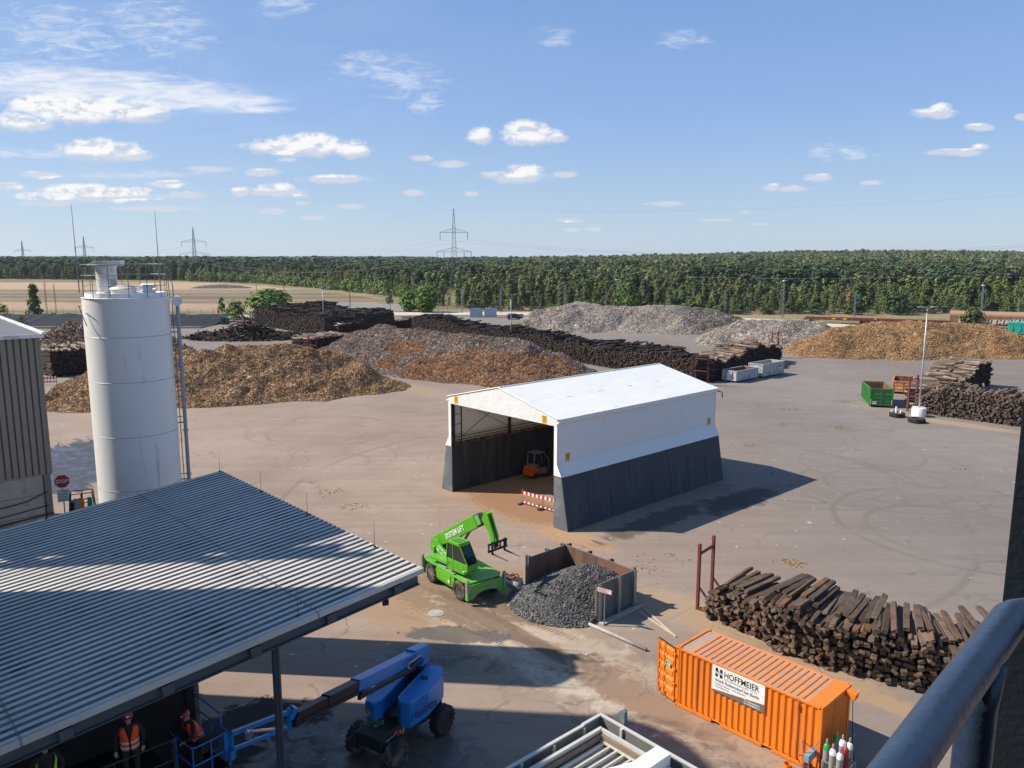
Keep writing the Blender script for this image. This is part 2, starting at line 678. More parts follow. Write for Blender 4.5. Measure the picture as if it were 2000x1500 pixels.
sp = nt.node('ShaderNodeSeparateXYZ')
nt.put(sp.inputs[0], pos)
side = nt.smooth(nt.m('ADD', sp.outputs[0], nt.m('MULTIPLY', nt.m('SUBTRACT', n_mid, .5), 20)), -4, 34)
far = nt.smooth(sp.outputs[1], 80, 160)
col = nt.mix(nt.m('MAXIMUM', side, far), warm, cool)


def blob(c, rx, ry, ang, soft=.5, amp=1.3, nz=None):
    v = nt.vm('SUBTRACT', pos, (c[0], c[1], 0))
    v = nt.vm('MULTIPLY', v, (1, 1, 0))
    a = nt.m('DIVIDE', nt.vm('DOT_PRODUCT', v, (math.cos(ang), math.sin(ang), 0), out=1), rx)
    d = nt.m('DIVIDE', nt.vm('DOT_PRODUCT', v, (-math.sin(ang), math.cos(ang), 0), out=1), ry)
    q = nt.m('SUBTRACT', 1.0, nt.m('SQRT', nt.m('ADD', nt.m('MULTIPLY', a, a), nt.m('MULTIPLY', d, d))))
    return nt.smooth(nt.m('ADD', q, nt.m('MULTIPLY', nt.m('SUBTRACT', nz or n_mid2, .5), amp)), 0, soft)


n_mid2 = nt.noise(pos, .8, 7, .68, .9)
n_dir = nt.noise(nt.vm('MULTIPLY', loc, (.35, 1.2, 1)), .9, 7, .7, 1.0)


def lay(mask, c, amt=1.0):
    global col
    col = nt.mix(nt.m('MULTIPLY', mask, amt), col, c)


BR = AX + PI / 2
# sand tracked out of the hall, earth round the ash bay, pale cement dust, wet patches
lay(blob(G(1010, 985), 9.0, 3.6, AX, .5), (.335, .195, .10), .85)
lay(blob(G(1020, 990), 7.0, 2.6, AX, .3, 2.4, n_fin), (.20, .105, .055), .6)
lay(blob(G(1060, 915), 11, 4.8, BR, .5), (.27, .165, .09), .9)
lay(blob(G(1120, 1050), 4.2, 1.7, AX, .5), (.36, .215, .115), .85)
lay(blob(G(880, 962), 2.4, 1.0, AX, .5), (.33, .215, .125), .8)
lay(blob(G(950, 1180), 8.5, 4.6, AX, .6, 1.5), (.315, .200, .118), .85)
lay(blob(G(800, 1190), 5.0, 3.0, AX, .6, 1.5), (.31, .19, .11), .8)
lay(blob(G(1010, 1135), 3.0, 1.6, AX, .4, 1.5), (.30, .165, .09), .8)
lay(blob(G(1330, 1190), 4.6, 2.4, AX, .5), (.33, .23, .14), .7)
lay(blob(G(1130, 1300), 6.5, 3.0, AX, .5, 1.8, n_mid2), (.47, .40, .315), .85)
lay(blob(G(1150, 1290), 5.5, 2.2, AX, .3, 2.6, n_fin), (.30, .22, .15), .6)
lay(blob(G(930, 1240), 4.5, 1.6, AX, .5, 1.6, n_dir), (.43, .35, .26), .6)
lay(blob(G(1330, 1390), 7.5, 1.5, AX, .3, 2.4, n_mid2), (.175, .105, .07), .65)
lay(blob(G(1340, 1400), 7.5, 1.6, AX, .2, 3.2, n_fin), (.36, .28, .20), .55)
lay(blob(G(1180, 1330), 7.0, 1.2, AX, .3, 2.8, n_mid2), (.19, .115, .075), .6)
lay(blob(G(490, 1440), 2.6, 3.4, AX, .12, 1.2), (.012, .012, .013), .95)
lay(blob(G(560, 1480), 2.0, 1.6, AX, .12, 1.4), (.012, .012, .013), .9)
lay(blob(G(860, 1170), 6.0, 2.0, AX, .3, 2.6, n_fin), (.20, .135, .085), .75)
# tyre treads pressed into the dirt between telehandler and heap
tr_ = nt.m('FRACT', nt.m('MULTIPLY', nt.m('ADD', across, nt.m('MULTIPLY', n_mid, 3.0)), .62))
tread = nt.m('MULTIPLY', nt.smooth(nt.m('ABSOLUTE', nt.m('SUBTRACT', tr_, .5)), .20, .10), nt.smooth(nt.m('FRACT', nt.m('MULTIPLY', along, 5.0)), .35, .55))
lay(nt.m('MULTIPLY', tread, blob(G(990, 1225), 5.5, 2.4, AX, .3, 1.6)), (.13, .085, .055), .75)
lay(nt.m('MULTIPLY', nt.smooth(nt.m('ABSOLUTE', nt.m('SUBTRACT', tr_, .5)), .26, .30), blob(G(980, 1225), 6.0, 2.6, AX, .3, 1.6, n_fin)), (.43, .33, .235), .6)
lay(blob(G(1520, 1270), 6.5, .8, AX, .5, 1.4), (.33, .225, .13), .75)
lay(blob(G(1660, 1345), 5.0, .8, AX, .5, 1.4), (.34, .225, .12), .75)
lay(blob(G(1870, 828), 9.0, 1.6, AX, .5, 1.4), (.33, .235, .15), .8)
lay(blob(G(1740, 800), 6.0, 2.5, AX, .5, 1.4), (.28, .205, .145), .6)
lay(blob(G(800, 760), 16, 4.0, AX, .6, 1.2), (.31, .215, .145), .7)
lay(blob(G(420, 880), 12, 8, 0, .8, 1.3), (.33, .25, .19), .5)
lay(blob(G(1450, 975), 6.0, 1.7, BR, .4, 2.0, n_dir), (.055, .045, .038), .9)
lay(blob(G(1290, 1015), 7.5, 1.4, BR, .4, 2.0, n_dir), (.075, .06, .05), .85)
lay(blob(G(960, 1215), 6.0, .8, AX, .3, 2.0, n_dir), (.15, .10, .065), .8)
lay(blob(G(1010, 1190), 2.6, 1.4, AX, .3, 1.6), (.13, .09, .06), .8)
wet1 = blob(G(700, 1490), 4.6, 3.2, 0, .12, 1.3)
wet2 = blob(G(890, 1240), 2.6, .9, -.1, .12, 1.6)
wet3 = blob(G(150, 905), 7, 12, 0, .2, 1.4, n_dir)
wet4 = blob(G(860, 1290), 3.2, 1.2, -.2, .12, 1.6)
for wm_ in (wet1, wet2, wet4):
    lay(wm_, (.085, .075, .062), .8)
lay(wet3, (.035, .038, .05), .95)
wet = nt.m('MAXIMUM', nt.m('MAXIMUM', wet1, wet2), nt.m('MAXIMUM', wet3, wet4))
# expansion joints in the slabs near the canopy
jl = nt.m('ABSOLUTE', nt.m('SUBTRACT', nt.m('FRACT', nt.m('DIVIDE', along, 5.0)), .5))
jn = nt.smooth(jl, .006, .003)
near = nt.smooth(sp.outputs[1], 46, 40)
lay(nt.m('MULTIPLY', nt.m('MULTIPLY', jn, near), nt.smooth(n_mid, .35, .6)), (.15, .115, .09), .6)


def circ3(a, b_, c):
    a, b_, c = [G(*q) for q in (a, b_, c)]
    d = 2 * (a.x * (b_.y - c.y) + b_.x * (c.y - a.y) + c.x * (a.y - b_.y))
    s = [v.x ** 2 + v.y ** 2 for v in (a, b_, c)]
    ux = (s[0] * (b_.y - c.y) + s[1] * (c.y - a.y) + s[2] * (a.y - b_.y)) / d
    uy = (s[0] * (c.x - b_.x) + s[1] * (a.x - c.x) + s[2] * (b_.x - a.x)) / d
    return ux, uy, math.hypot(a.x - ux, a.y - uy)


RINGS = [((1628, 990), (1715, 1063), (1948, 1121), .8), ((1690, 1020), (1790, 1073), (1945, 1096), .8), ((1690, 905), (1745, 955), (1700, 974), .6),
         ((1745, 920), (1798, 955), (1765, 985), .45), ((1830, 935), (1880, 970), (1780, 985), .5), ((1900, 945), (1938, 980), (1870, 1003), .5),
         ((1780, 880), (1806, 895), (1740, 917), .45), ((1820, 890), (1900, 925), (1880, 945), .5), ((520, 850), (610, 826), (713, 848), .7),
         ((480, 853), (560, 873), (752, 850), .6), ((605, 890), (660, 885), (713, 910), .5), ((557, 885), (640, 868), (757, 905), .4),
         ((555, 970), (620, 920), (690, 890), .6), ((1560, 860), (1500, 872), (1420, 875), .35), ((1565, 960), (1650, 987), (1730, 990), .6),
         ((815, 842), (780, 870), (830, 905), .3), ((470, 960), (560, 915), (680, 872), .35)]
ringm = None
for a_, b_, c_, st in RINGS:
    ux, uy, rr = circ3(a_, b_, c_)
    dd = nt.m('ABSOLUTE', nt.m('SUBTRACT', nt.vm('DISTANCE', nt.vm('MULTIPLY', pos, (1, 1, 0)), (ux, uy, 0), out=1), rr))
    q = nt.m('MULTIPLY', nt.smooth(dd, .34, .08), st)
    ringm = q if ringm is None else nt.m('MAXIMUM', ringm, q)
n_gap = nt.noise(pos, .11, 3, .6)
lay(nt.m('MULTIPLY', ringm, nt.smooth(n_gap, .34, .62)), (.100, .082, .069), .52)
# faint criss-cross tyre wear and pale scuffs
wv = nt.noise(nt.vm('MULTIPLY', loc, (.03, .9, 1)), 1.0, 5, .8, 2.5)
lay(nt.smooth(wv, .60, .74), (.15, .125, .11), .34)
wv2 = nt.noise(nt.vm('MULTIPLY', pos, (.10, .8, 1)), .55, 6, .75, 2.0)
lay(nt.smooth(wv2, .62, .76), (.42, .36, .30), .30)
# hairline cracks wandering over the slabs, small pale spots
vo = nt.node('ShaderNodeTexVoronoi', feature='DISTANCE_TO_EDGE')
vo.inputs['Scale'].default_value = .16
nz3 = nt.node('ShaderNodeTexNoise')
nt.put(nz3.inputs['Vector'], pos)
nz3.inputs['Scale'].default_value = .5
nz3.inputs['Detail'].default_value = 6
nt.put(vo.inputs['Vector'], nt.vm('ADD', pos, nt.vm('MULTIPLY', nz3.outputs['Color'], (3.5, 3.5, 0))))
lay(nt.m('MULTIPLY', nt.smooth(vo.outputs['Distance'], .012, .004), nt.smooth(n_mid, .42, .6)), (.10, .08, .066), .5)
lay(nt.smooth(nt.noise(pos, 1.9, 2, .4), .735, .76), (.55, .50, .44), .6)
lay(nt.smooth(nt.noise(nt.vm('MULTIPLY', pos, (.3, 1, 1)), .35, 6, .7, 1.5), .60, .78), (.15, .115, .09), .40)
# sprinkled bark and chip litter
lit_ = nt.m('MULTIPLY', nt.smooth(nt.noise(pos, .16, 3, .5), .58, .70), nt.smooth(nt.noise(pos, 2.6, 5, .8), .60, .66))
lay(lit_, (.38, .26, .15), .55)
nt.put(b.inputs['Base Color'], col)
nt.put(b.inputs['Roughness'], nt.m('SUBTRACT', .9, nt.m('MULTIPLY', nt.m('MULTIPLY', wet, nt.smooth(n_mid2, .35, .6)), .72)))
b.inputs['Specular IOR Level'].default_value = .4
nt.put(b.inputs['Normal'], nt.bump(nt.m('ADD', nt.m('MULTIPLY', n_fin, .6), nt.m('MULTIPLY', n_mid2, .9)), .22, .06))
YARD = [(-150, -70), (240, -70), (240, 175), (96, 196), (70, 215), (52, 244), (-52, 244), (-60, 236), (-84, 226), (-88, 196), (-150, 188)]
sheet('yard', YARD, 0.0, m)
PAVE = m


def earth(name, stops, scale=.3, stretch=(1, 1, 1), rough=.95):
    m, nt, b, out = new_mat(name)
    pos = nt.node('ShaderNodeNewGeometry').outputs['Position']
    a = nt.noise(nt.vm('MULTIPLY', pos, stretch), scale, 6, .65, .4)
    c = nt.noise(pos, scale * 8, 4, .6)
    nt.put(b.inputs['Base Color'], nt.ramp(nt.m('ADD', nt.m('MULTIPLY', a, .7), nt.m('MULTIPLY', c, .3)), stops))
    b.inputs['Roughness'].default_value = rough
    return m


# ---- old sidings and sand fields beyond the road
m, nt, b, out = new_mat('sandy_sidings')
pos = nt.node('ShaderNodeNewGeometry').outputs['Position']
sp = nt.node('ShaderNodeSeparateXYZ')
nt.put(sp.inputs[0], pos)
wob = nt.m('MULTIPLY', nt.m('SUBTRACT', nt.noise(nt.vm('MULTIPLY', pos, (.012, .04, 1)), 1, 5, .6), .5), 55)
t = nt.m('DIVIDE', nt.m('SUBTRACT', nt.m('ADD', sp.outputs[1], wob), 262), 370)
bandc = nt.ramp(t, [(.00, (.17, .15, .07)), (.03, (.33, .225, .13)), (.13, (.35, .24, .14)), (.16, (.12, .09, .045)), (.21, (.25, .175, .10)),
                    (.25, (.10, .075, .04)), (.30, (.24, .165, .09)), (.335, (.11, .085, .045)), (.40, (.27, .19, .11)), (.45, (.13, .105, .055)),
                    (.50, (.39, .265, .155)), (.78, (.41, .28, .165)), (.84, (.17, .14, .07)), (1, (.12, .105, .05))])
str_ = nt.noise(nt.vm('MULTIPLY', pos, (.03, .5, 1)), 1.0, 5, .7)
sp2 = nt.noise(nt.vm('MULTIPLY', pos, (.25, .6, 1)), 1.0, 5, .7)
c = nt.mix(nt.smooth(str_, .55, .75), bandc, (.15, .12, .065))
c = nt.mix(nt.m('MULTIPLY', nt.smooth(sp2, .52, .66), .7), c, (.075, .075, .032))
sp3 = nt.noise(nt.vm('MULTIPLY', pos, (.05, .25, 1)), 1.0, 6, .8)
c = nt.mix(nt.m('MULTIPLY', nt.smooth(sp3, .52, .62), .5), c, (.13, .09, .05))
nt.put(b.inputs['Base Color'], c)
b.inputs['Roughness'].default_value = .95
sheet('field', [(-900, 264), (-330, 262), (-60, 262), (-48, 290), (-62, 352), (-100, 420), (-138, 470), (-200, 545), (-300, 600), (-440, 622), (-900, 680)], .01, m)
pale = earth('pale_gravel_road', [(.35, (.42, .37, .30)), (.65, (.56, .50, .42))], .2)
sheet('road', [(-400, 236), (-90, 237), (-60, 246), (0, 250), (60, 240), (60, 248), (0, 262), (-62, 261), (-92, 247), (-400, 246)], .03, pale)
sheet('gravel_track', [(50, 236), (74, 214), (92, 200), (98, 204), (84, 226), (60, 244)], .034, pale)
sheet('gravel_area', [(-66, 265), (-34, 266), (-42, 305), (-78, 322)], .035, earth('grey_gravel', [(.35, (.15, .135, .12)), (.65, (.27, .24, .21))], .3))

# thin summer haze: one closed box of air round the yard, the forest and the hill
hm = bpy.data.materials.new('haze_air')
hm.use_nodes = True
hm.node_tree.nodes.clear()
nt = NT(hm.node_tree)
ho = nt.node('ShaderNodeOutputMaterial')
hv = nt.node('ShaderNodeVolumePrincipled')
hv.inputs['Color'].default_value = (.80, .90, 1.0, 1)
hv.inputs['Density'].default_value = .00006
hv.inputs['Anisotropy'].default_value = .2
nt.l.new(hv.outputs[0], ho.inputs['Volume'])
b = MB()
b.span(-7300, 7300, -400, 9300, -3, 62)
tag(b.build('haze', hm), kind='stuff')
SC.cycles.volume_bounces = 0
# ================================================================ trees
LEAF = tinted('pine_foliage', rough=.75, transl=.13, bscale=.9)
BARK = paint('bark', (.075, .05, .036), .95, var=.35, scale=3)
BARKR = paint('reddish_pine_bark', (.20, .105, .06), .95, var=.35, scale=3)


def leaf_quads(cen, size, rng, out=None):
    """one randomly turned leaf spray (two crossed-ish quads) per centre"""
    n = len(cen)
    a = rng.normal(size=(n, 3))
    if out is not None:           # sprays face outwards, so a crown has a sunny and a shady flank
        nn = out + rng.normal(0, .32, (n, 3))
        nn /= np.linalg.norm(nn, axis=1)[:, None] + 1e-9
        a = np.cross(nn, a)
        a /= np.linalg.norm(a, axis=1)[:, None] + 1e-9
        b = np.cross(nn, a)
    else:
        a /= np.linalg.norm(a, axis=1)[:, None] + 1e-9
        b = np.cross(a, rng.normal(size=(n, 3)))
    b /= np.linalg.norm(b, axis=1)[:, None] + 1e-9
    s = (np.asarray(size) * rng.uniform(.7, 1.3, n))[:, None] * .5
    V = np.stack([cen - a * s - b * s * .55, cen + a * s - b * s * .75, cen + a * s * 1.1 + b * s * .5, cen - a * s * .8 + b * s * .8], 1)
    return V.reshape(-1, 3), np.arange(n * 4).reshape(n, 4)


def crown_points(kind, h, rng, clumps, per):
    """clump centres of a crown of total tree height h, then leaf positions in each clump"""
    t = rng.uniform(0, 1, clumps) ** .8
    if kind == 'pine':            # young pine: pointed, whorled
        rad = h * .25 * (1 - t) ** .8 * rng.uniform(.45, 1.08, clumps) + .012 * h
        z = h * (.04 + .94 * t)
    elif kind == 'tall':          # old pine: bare stem, rounded irregular head
        rad = h * .17 * np.sqrt(np.clip(1 - (2 * t - .75) ** 2 / 1.7, .05, 1)) * rng.uniform(.3, 1.15, clumps)
        z = h * (.48 + .50 * t)
    elif kind == 'cone':          # spire
        rad = h * .19 * (1 - t) ** .9 * rng.uniform(.6, 1.05, clumps) + .08
        z = h * (.03 + .95 * t)
    else:                          # broadleaf / bush
        rad = h * .46 * np.sqrt(np.clip(1 - (2 * t - .9) ** 2 / 1.25, .03, 1)) * rng.uniform(.45, 1.05, clumps)
        z = h * (.08 + .88 * t)
    an = rng.uniform(0, 2 * PI, clumps)
    c = np.stack([rad * np.cos(an), rad * np.sin(an), z], 1)
    cs = h * {'pine': .036, 'tall': .05, 'cone': .035}.get(kind, .085)
    j = rng.normal(size=(clumps * per, 3))
    p = np.repeat(c, per, 0) + j * cs * np.array([1, 1, .6])
    ax = np.repeat(np.stack([np.zeros(clumps), np.zeros(clumps), np.minimum(z, h * .75) - h * .06], 1), per, 0)
    o = p - ax
    o /= np.linalg.norm(o, axis=1)[:, None] + 1e-9
    o = o * .8 + j * .35 + np.array([0, 0, .35])
    return p, np.repeat(rng.uniform(.78, 1.22, clumps), per), o


GREENS = {'pine': (.108, .142, .050), 'tall': (.056, .088, .040), 'cone': (.105, .135, .045), 'broad': (.095, .175, .030), 'birch': (.165, .22, .062),
          'dry': (.24, .12, .05)}


def tree_data(kind, h, seed, clumps, per, leaf, col):
    rng = np.random.default_rng(seed)
    k = kind if kind in ('pine', 'tall', 'cone') else 'broad'
    p, sh, o_ = crown_points(k, h, rng, clumps, per)
    V, F = leaf_quads(p, np.full(len(p), leaf), rng, o_)
    tint = np.array(col)[None] * sh[:, None] * rng.uniform(.8, 1.2, (len(sh), 1))
    return V, F, tint


def trunk_mesh(kind, h, seed):
    rng = random.Random(seed)
    b = MB()
    top = h * (.9 if kind != 'broad' else .7)
    r = h * .017 if kind != 'broad' else h * .024
    pts = [(rng.uniform(-.02, .02) * h * (i > 0), rng.uniform(-.02, .02) * h * (i > 0), -.3 + (top + .3) * i / 5) for i in range(6)]
    b.tube(pts, [r * (1.25 - .2 * i) + .01 for i in range(6)], 6)
    for k in range(7):
        z = h * rng.uniform(.3, .8)
        a = rng.uniform(0, 2 * PI)
        L = h * rng.uniform(.08, .17) if kind != 'broad' else h * rng.uniform(.16, .3)
        b.tube([(0, 0, z), (math.cos(a) * L * .6, math.sin(a) * L * .6, z + L * .25), (math.cos(a) * L, math.sin(a) * L, z + L * .5)], [r * .45, r * .3, .02], 4)
    return b


def make_tree(name, kind, h, seed, clumps, per, leaf, col, loc, label, group=None, bark=None, cat='tree'):
    t = thing(name, loc, random.uniform(0, 6), label, cat, group)
    V, F, ti = tree_data(kind, h, seed, clumps, per, leaf, col)
    trunk_mesh('broad' if kind in ('broad', 'birch') else kind, h, seed).build('trunk', bark or BARK, t, smooth=True)
    np_mesh('crown', V, F, LEAF, t, ti)
    return t


def scatter(x0, x1, y0f, y1f, s, rng):
    """jittered grid between two depth curves, cut to the wedge the camera looks into"""
    X = np.arange(x0, x1, s)
    Y = np.arange(0, 3000, s)
    gx, gy = np.meshgrid(X, Y)
    gx = gx.ravel() + rng.uniform(-.85, .85, gx.size) * s
    gy = gy.ravel() + rng.uniform(-.85, .85, gy.size) * s
    e = edge_y(gx)
    k = (gy > e + y0f) & (gy < e + y1f) & (np.abs(gx) < gy * .74 + 25)
    k &= ~((np.abs(gx + .0725 * gy) < 4.6) & (gy > 304) & (gy < 406))         # cleared lane at the tall pylon
    return gx[k], gy[k]


def forest_height(x, y, d, rng):
    n = len(x)
    right = sstep((x + 70) / 60)
    base = 6.6 + 1.8 * fbm(x / 30, y / 30, 3, 2)
    base = base + 5.0 * sstep((d - 40) / 40) * sstep((x - 70) / 40) * (fbm(x / 60, y / 60, 9, 2) > .40) * (d < 150)
    base = base + .8 * sstep(d / 150)
    left = 13.6 + 2.2 * rng.uniform(0, 1, n)
    mid = sstep((x + 300) / 130)
    h = left * (1 - mid) + mid * (base * right + (1 - right) * (9.0 + 2 * rng.uniform(0, 1, n)))
    clump = .72 + .62 * fbm(x / 14, y / 14, 31, 2)
    h = h * np.where(x > -260, clump, 1) * rng.uniform(.78, 1.16, n) * np.where(rng.uniform(size=n) < .05, 1.22, 1)
    return np.minimum(h, np.where(x > -200, 12.6, 16.5) + rng.uniform(-1.2, .8, n))


# ---- the forest: nearest 300 trees on their own, the rest one mass
rngF = np.random.default_rng(21)
fx, fy = scatter(-520, 330, 0, 46, 4.5, rngF)
fd = fy - edge_y(fx)
fh = forest_height(fx, fy, fd, rngF) * (.66 + .34 * sstep(fd / 45))
vis = fh / np.hypot(fx, fy) * np.where(fd < 9, 1.0, .62)
order = np.argsort(-vis)
solo = order[:290]
mass_idx = order[290:]
protos = []
for k in range(7):
    kd = 'pine' if k < 5 else 'tall'
    protos.append((kd, tree_data(kd, 10.0, 100 + k, 170, 6, .58, np.array(GREENS[kd]) * np.array([.8 + .13 * (k % 4), .75 + .15 * (k % 4), .9])), 100 + k))
pro_obj = {}
for n_, i in enumerate(solo):
    x, y, h = float(fx[i]), float(fy[i]), float(fh[i])
    zz = float(terrain(x, y)) if y > edge_y(x) else 0
    tall = h > 11
    k = (5 + n_ % 2) if tall else n_ % 5
    lab = ('tall dark pine with a bare stem in the front of the far forest edge' if tall else
           'young green pine in the front rows of the forest edge')
    grp = 'tall pines at the forest edge' if tall else 'young pines at the forest edge'
    if k not in pro_obj:
        t = thing('pine_tree', (x, y, zz), random.uniform(0, 6), lab, 'tree', grp)
        V, F, ti = protos[k][1]
        trunk_mesh(protos[k][0], 10.0, protos[k][2]).build('trunk', BARKR if tall else BARK, t, smooth=True)
        np_mesh('crown', V, F, LEAF, t, ti)
        pro_obj[k] = t
    else:
        t = copy_tree(pro_obj[k])
        t.location = (x, y, zz)
        t.rotation_euler = (0, 0, random.uniform(0, 6))
    t.scale = (h / 10 * random.uniform(.95, 1.25),) * 2 + (h / 10,)

VV, FF, TT = [], [], []
off = 0


def add_mass(x, y, h, clumps, per, leaf_k, rng, wide=1.0):
    """merge simplified copies of a few crowns into the forest mass"""
    global off
    lib = []
    for k in range(8):
        kd = 'pine' if k < 5 else 'tall'
        p, sh, o_ = crown_points(kd, 1.0, np.random.default_rng(500 + k), clumps, per)
        V, F = leaf_quads(p, np.full(len(p), leaf_k), np.random.default_rng(900 + k), o_)
        lib.append((V, F, sh, np.array(GREENS[kd])))
    z = np.where(y > edge_y(x), terrain(x, y), 0)
    for i in range(len(x)):
        V, F, sh, colr = lib[(5 + i % 3) if h[i] > 11.2 else i % 5]
        a = rng.uniform(0, 6.28)
        ca, sa = math.cos(a) * h[i] * wide, math.sin(a) * h[i] * wide
        P = np.empty_like(V)
        P[:, 0] = V[:, 0] * ca - V[:, 1] * sa + x[i]
        P[:, 1] = V[:, 0] * sa + V[:, 1] * ca + y[i]
        P[:, 2] = V[:, 2] * h[i] + z[i]
        VV.append(P)
        FF.append(F + off)
        g = rng.uniform(.62, 1.42) * (.8 + .4 * vnoise(np.array([x[i] / 35]), np.array([y[i] / 35]), 3)[0])
        warm = rng.uniform(.82, 1.32)
        if rng.uniform() < .004:
            colr = np.array(GREENS['dry'])
        if y[i] > 760:           # far crowns tinted lighter to stand for haze and sunlight
            colr = colr * 1.45
        TT.append(colr[None] * np.array([warm, 1, 1]) * sh[:, None] * g)
        off += len(P)


add_mass(fx[mass_idx], fy[mass_idx], fh[mass_idx], 60, 5, .068, rngF)
x, y = scatter(-560, 400, 46, 150, 5.4, rngF)
add_mass(x, y, forest_height(x, y, y - edge_y(x), rngF), 44, 4, .085, rngF, 1.1)
x, y = scatter(-640, 620, 150, 470, 8.0, rngF)
add_mass(x, y, forest_height(x, y, y - edge_y(x), rngF) * 1.03, 30, 3, .115, rngF, 1.25)
x, y = scatter(-1500, 2100, 470, 2300, 17.0, rngF)
k = y < 2500
x, y = x[k], y[k]
add_mass(x, y, forest_height(x, y, y - edge_y(x), rngF) * 1.0, 24, 2, .19, rngF, 1.7)
fo = np_mesh('forest', np.concatenate(VV), np.concatenate(FF), LEAF, None, np.concatenate(TT))
tag(fo, 'dark green pine forest filling the land behind the yard up to the horizon', 'forest', kind='stuff')
del VV, FF, TT


# ---- single trees and bushes standing before the forest
def px_tree(name, px, py, Y, kind, h, label, clumps=90, per=6, leaf=None, col=None, group=None, cat='tree'):
    p = at(px, py, Y)
    return make_tree(name, kind, h, random.randrange(9999), clumps, per, leaf or h * .085, col or GREENS[kind], (p.x, p.y, 0), label, group, cat=cat)


px_tree('conical_tree', 69, 620, 238, 'cone', 10.2, 'tall narrow cone shaped green tree alone beside the road left of the silo', 150, 7, .75)
px_tree('bush', 2, 620, 236, 'broad', 4.6, 'round dark green bush at the left edge behind the ribbed shed roof', 60, 6)
px_tree('bush', 40, 632, 214, 'broad', 2.6, 'low light green bush below the cone shaped tree', 50, 6, cat='bush')
px_tree('broadleaf_tree', 527, 615, 232, 'broad', 8.6, 'big rounded bright green tree left of the far sleeper stack', 230, 8, .75).scale = (1.5, 1.2, 1)
px_tree('broadleaf_tree', 461, 617, 232, 'broad', 4.6, 'smaller rounded green tree just left of the big rounded tree', 110, 7).scale = (1.3, 1.2, 1.15)
px_tree('slim_tree', 434, 613, 236, 'pine', 6.2, 'thin upright young tree beside the smaller rounded tree', 50, 5, .6, GREENS['broad'])
px_tree('bush', 632, 604, 245, 'broad', 3.2, 'small green bush behind the lamp post at the far sleeper stack', 40, 6, cat='bush')
px_tree('bush', 370, 628, 222, 'broad', 1.8, 'low green bush in front of the pond liner right of the silo', 40, 5, .5, (.12, .19, .03), cat='bush')
px_tree('broadleaf_tree', 832, 603, 262, 'broad', 8.6, 'largest bright green broadleaf tree at the forest corner', 150, 7, .9)
px_tree('broadleaf_tree', 800, 603, 266, 'broad', 6.6, 'lower bright green broadleaf tree left of the largest one at the forest corner', 110, 7, .8)
px_tree('young_pine', 762, 601, 264, 'tall', 5.6, 'thin sparse young pine standing alone left of the broadleaf trees', 30, 5, .55)
px_tree('broadleaf_tree', 1223, 612, 256, 'broad', 9.8, 'light green pointed broadleaf tree at the forest edge behind the grey chip heap', 150, 7, .9, (.085, .13, .035))
px_tree('broadleaf_tree', 1165, 612, 255, 'broad', 3.4, 'small pale green bush at the forest edge behind the grey chip heap', 50, 6, cat='bush')
px_tree('bush', 1676, 612, 250, 'broad', 5.2, 'dark rounded bush between two forest light masts', 80, 6, .7, (.045, .075, .03), cat='bush')
px_tree('bush', 1752, 614, 250, 'broad', 6.6, 'bigger dark rounded bush right of the rounded bush at the forest edge', 100, 6, .8, (.045, .075, .03), cat='bush')
px_tree('pine_bush', 1896, 640, 205, 'broad', 5.0, 'wide bushy pine growing right behind the orange chip heap', 170, 6, .6, (.085, .10, .03), cat='bush')
gi = 0
rb0 = np.random.default_rng(8)
for (x, y) in [(90, 637), (120, 628), (150, 626), (105, 634), (135, 622)]:
    p = at(x, y - 4, 232 - gi)
    tag(make_tree('roadside_bush', 'broad', random.uniform(1.3, 2.2), 40 + gi, 26, 5, .5, (.10, .13, .04), (p.x, p.y, 0), 'low scrubby bush in the strip between road and pond liner', 'scrub by the road', cat='bush'))
    gi += 1
# scrub along the foot of the forest
shr = []
for k in range(70):
    x = rb0.uniform(-25, 185)
    y = float(edge_y(x)) - rb0.uniform(-2, 3.5)
    if k < 3:
        t = make_tree('forest_shrub', 'broad', 3.0, 300 + k, 50, 6, .38, ((.075, .115, .032), (.10, .13, .045), (.055, .085, .03))[k], (x, y, 0), 'low green shrub at the foot of the forest edge', 'shrubs along the forest foot', cat='bush')
        shr.append(t)
    else:
        t = copy_tree(shr[k % 3])
        t.location = (x, y, 0)
        t.rotation_euler = (0, 0, rb0.uniform(0, 6))
    f_ = rb0.uniform(.5, 1.25)
    t.scale = (f_ * rb0.uniform(1, 1.7), f_ * rb0.uniform(1, 1.7), f_)
# pale young birches in a loose row along the far field edge
rb = np.random.default_rng(5)
bk = None
nb = 0
for px in np.linspace(372, 790, 66):
    d = ray(px, 560)
    k = d[0] / d[1]
    Yg = np.linspace(300, 640, 200)
    ydx = Yg[np.argmin(np.abs(Yg - edge_y(Yg * k)))] - rb.uniform(1, 12)
    h = rb.uniform(4.0, 8.0)
    if bk is None or nb < 4:
        t = make_tree('birch_tree', 'birch', 6.0, 70 + nb, 46, 5, .75, GREENS['birch'], (ydx * k, ydx, 0), 'pale green young birch in the row along the far field edge', 'young birches along the field edge')
        bk = (bk or []) + [t]
    else:
        t = copy_tree(bk[nb % 4])
        t.location = (ydx * k, ydx, 0)
        t.rotation_euler = (0, 0, rb.uniform(0, 6))
    t.scale = (h / 6 * .9, h / 6 * .9, h / 6)
    nb += 1

# ================================================================ heaps
CHIP = tinted('loose_chips', rough=.9, bump=.5, bscale=2.2)


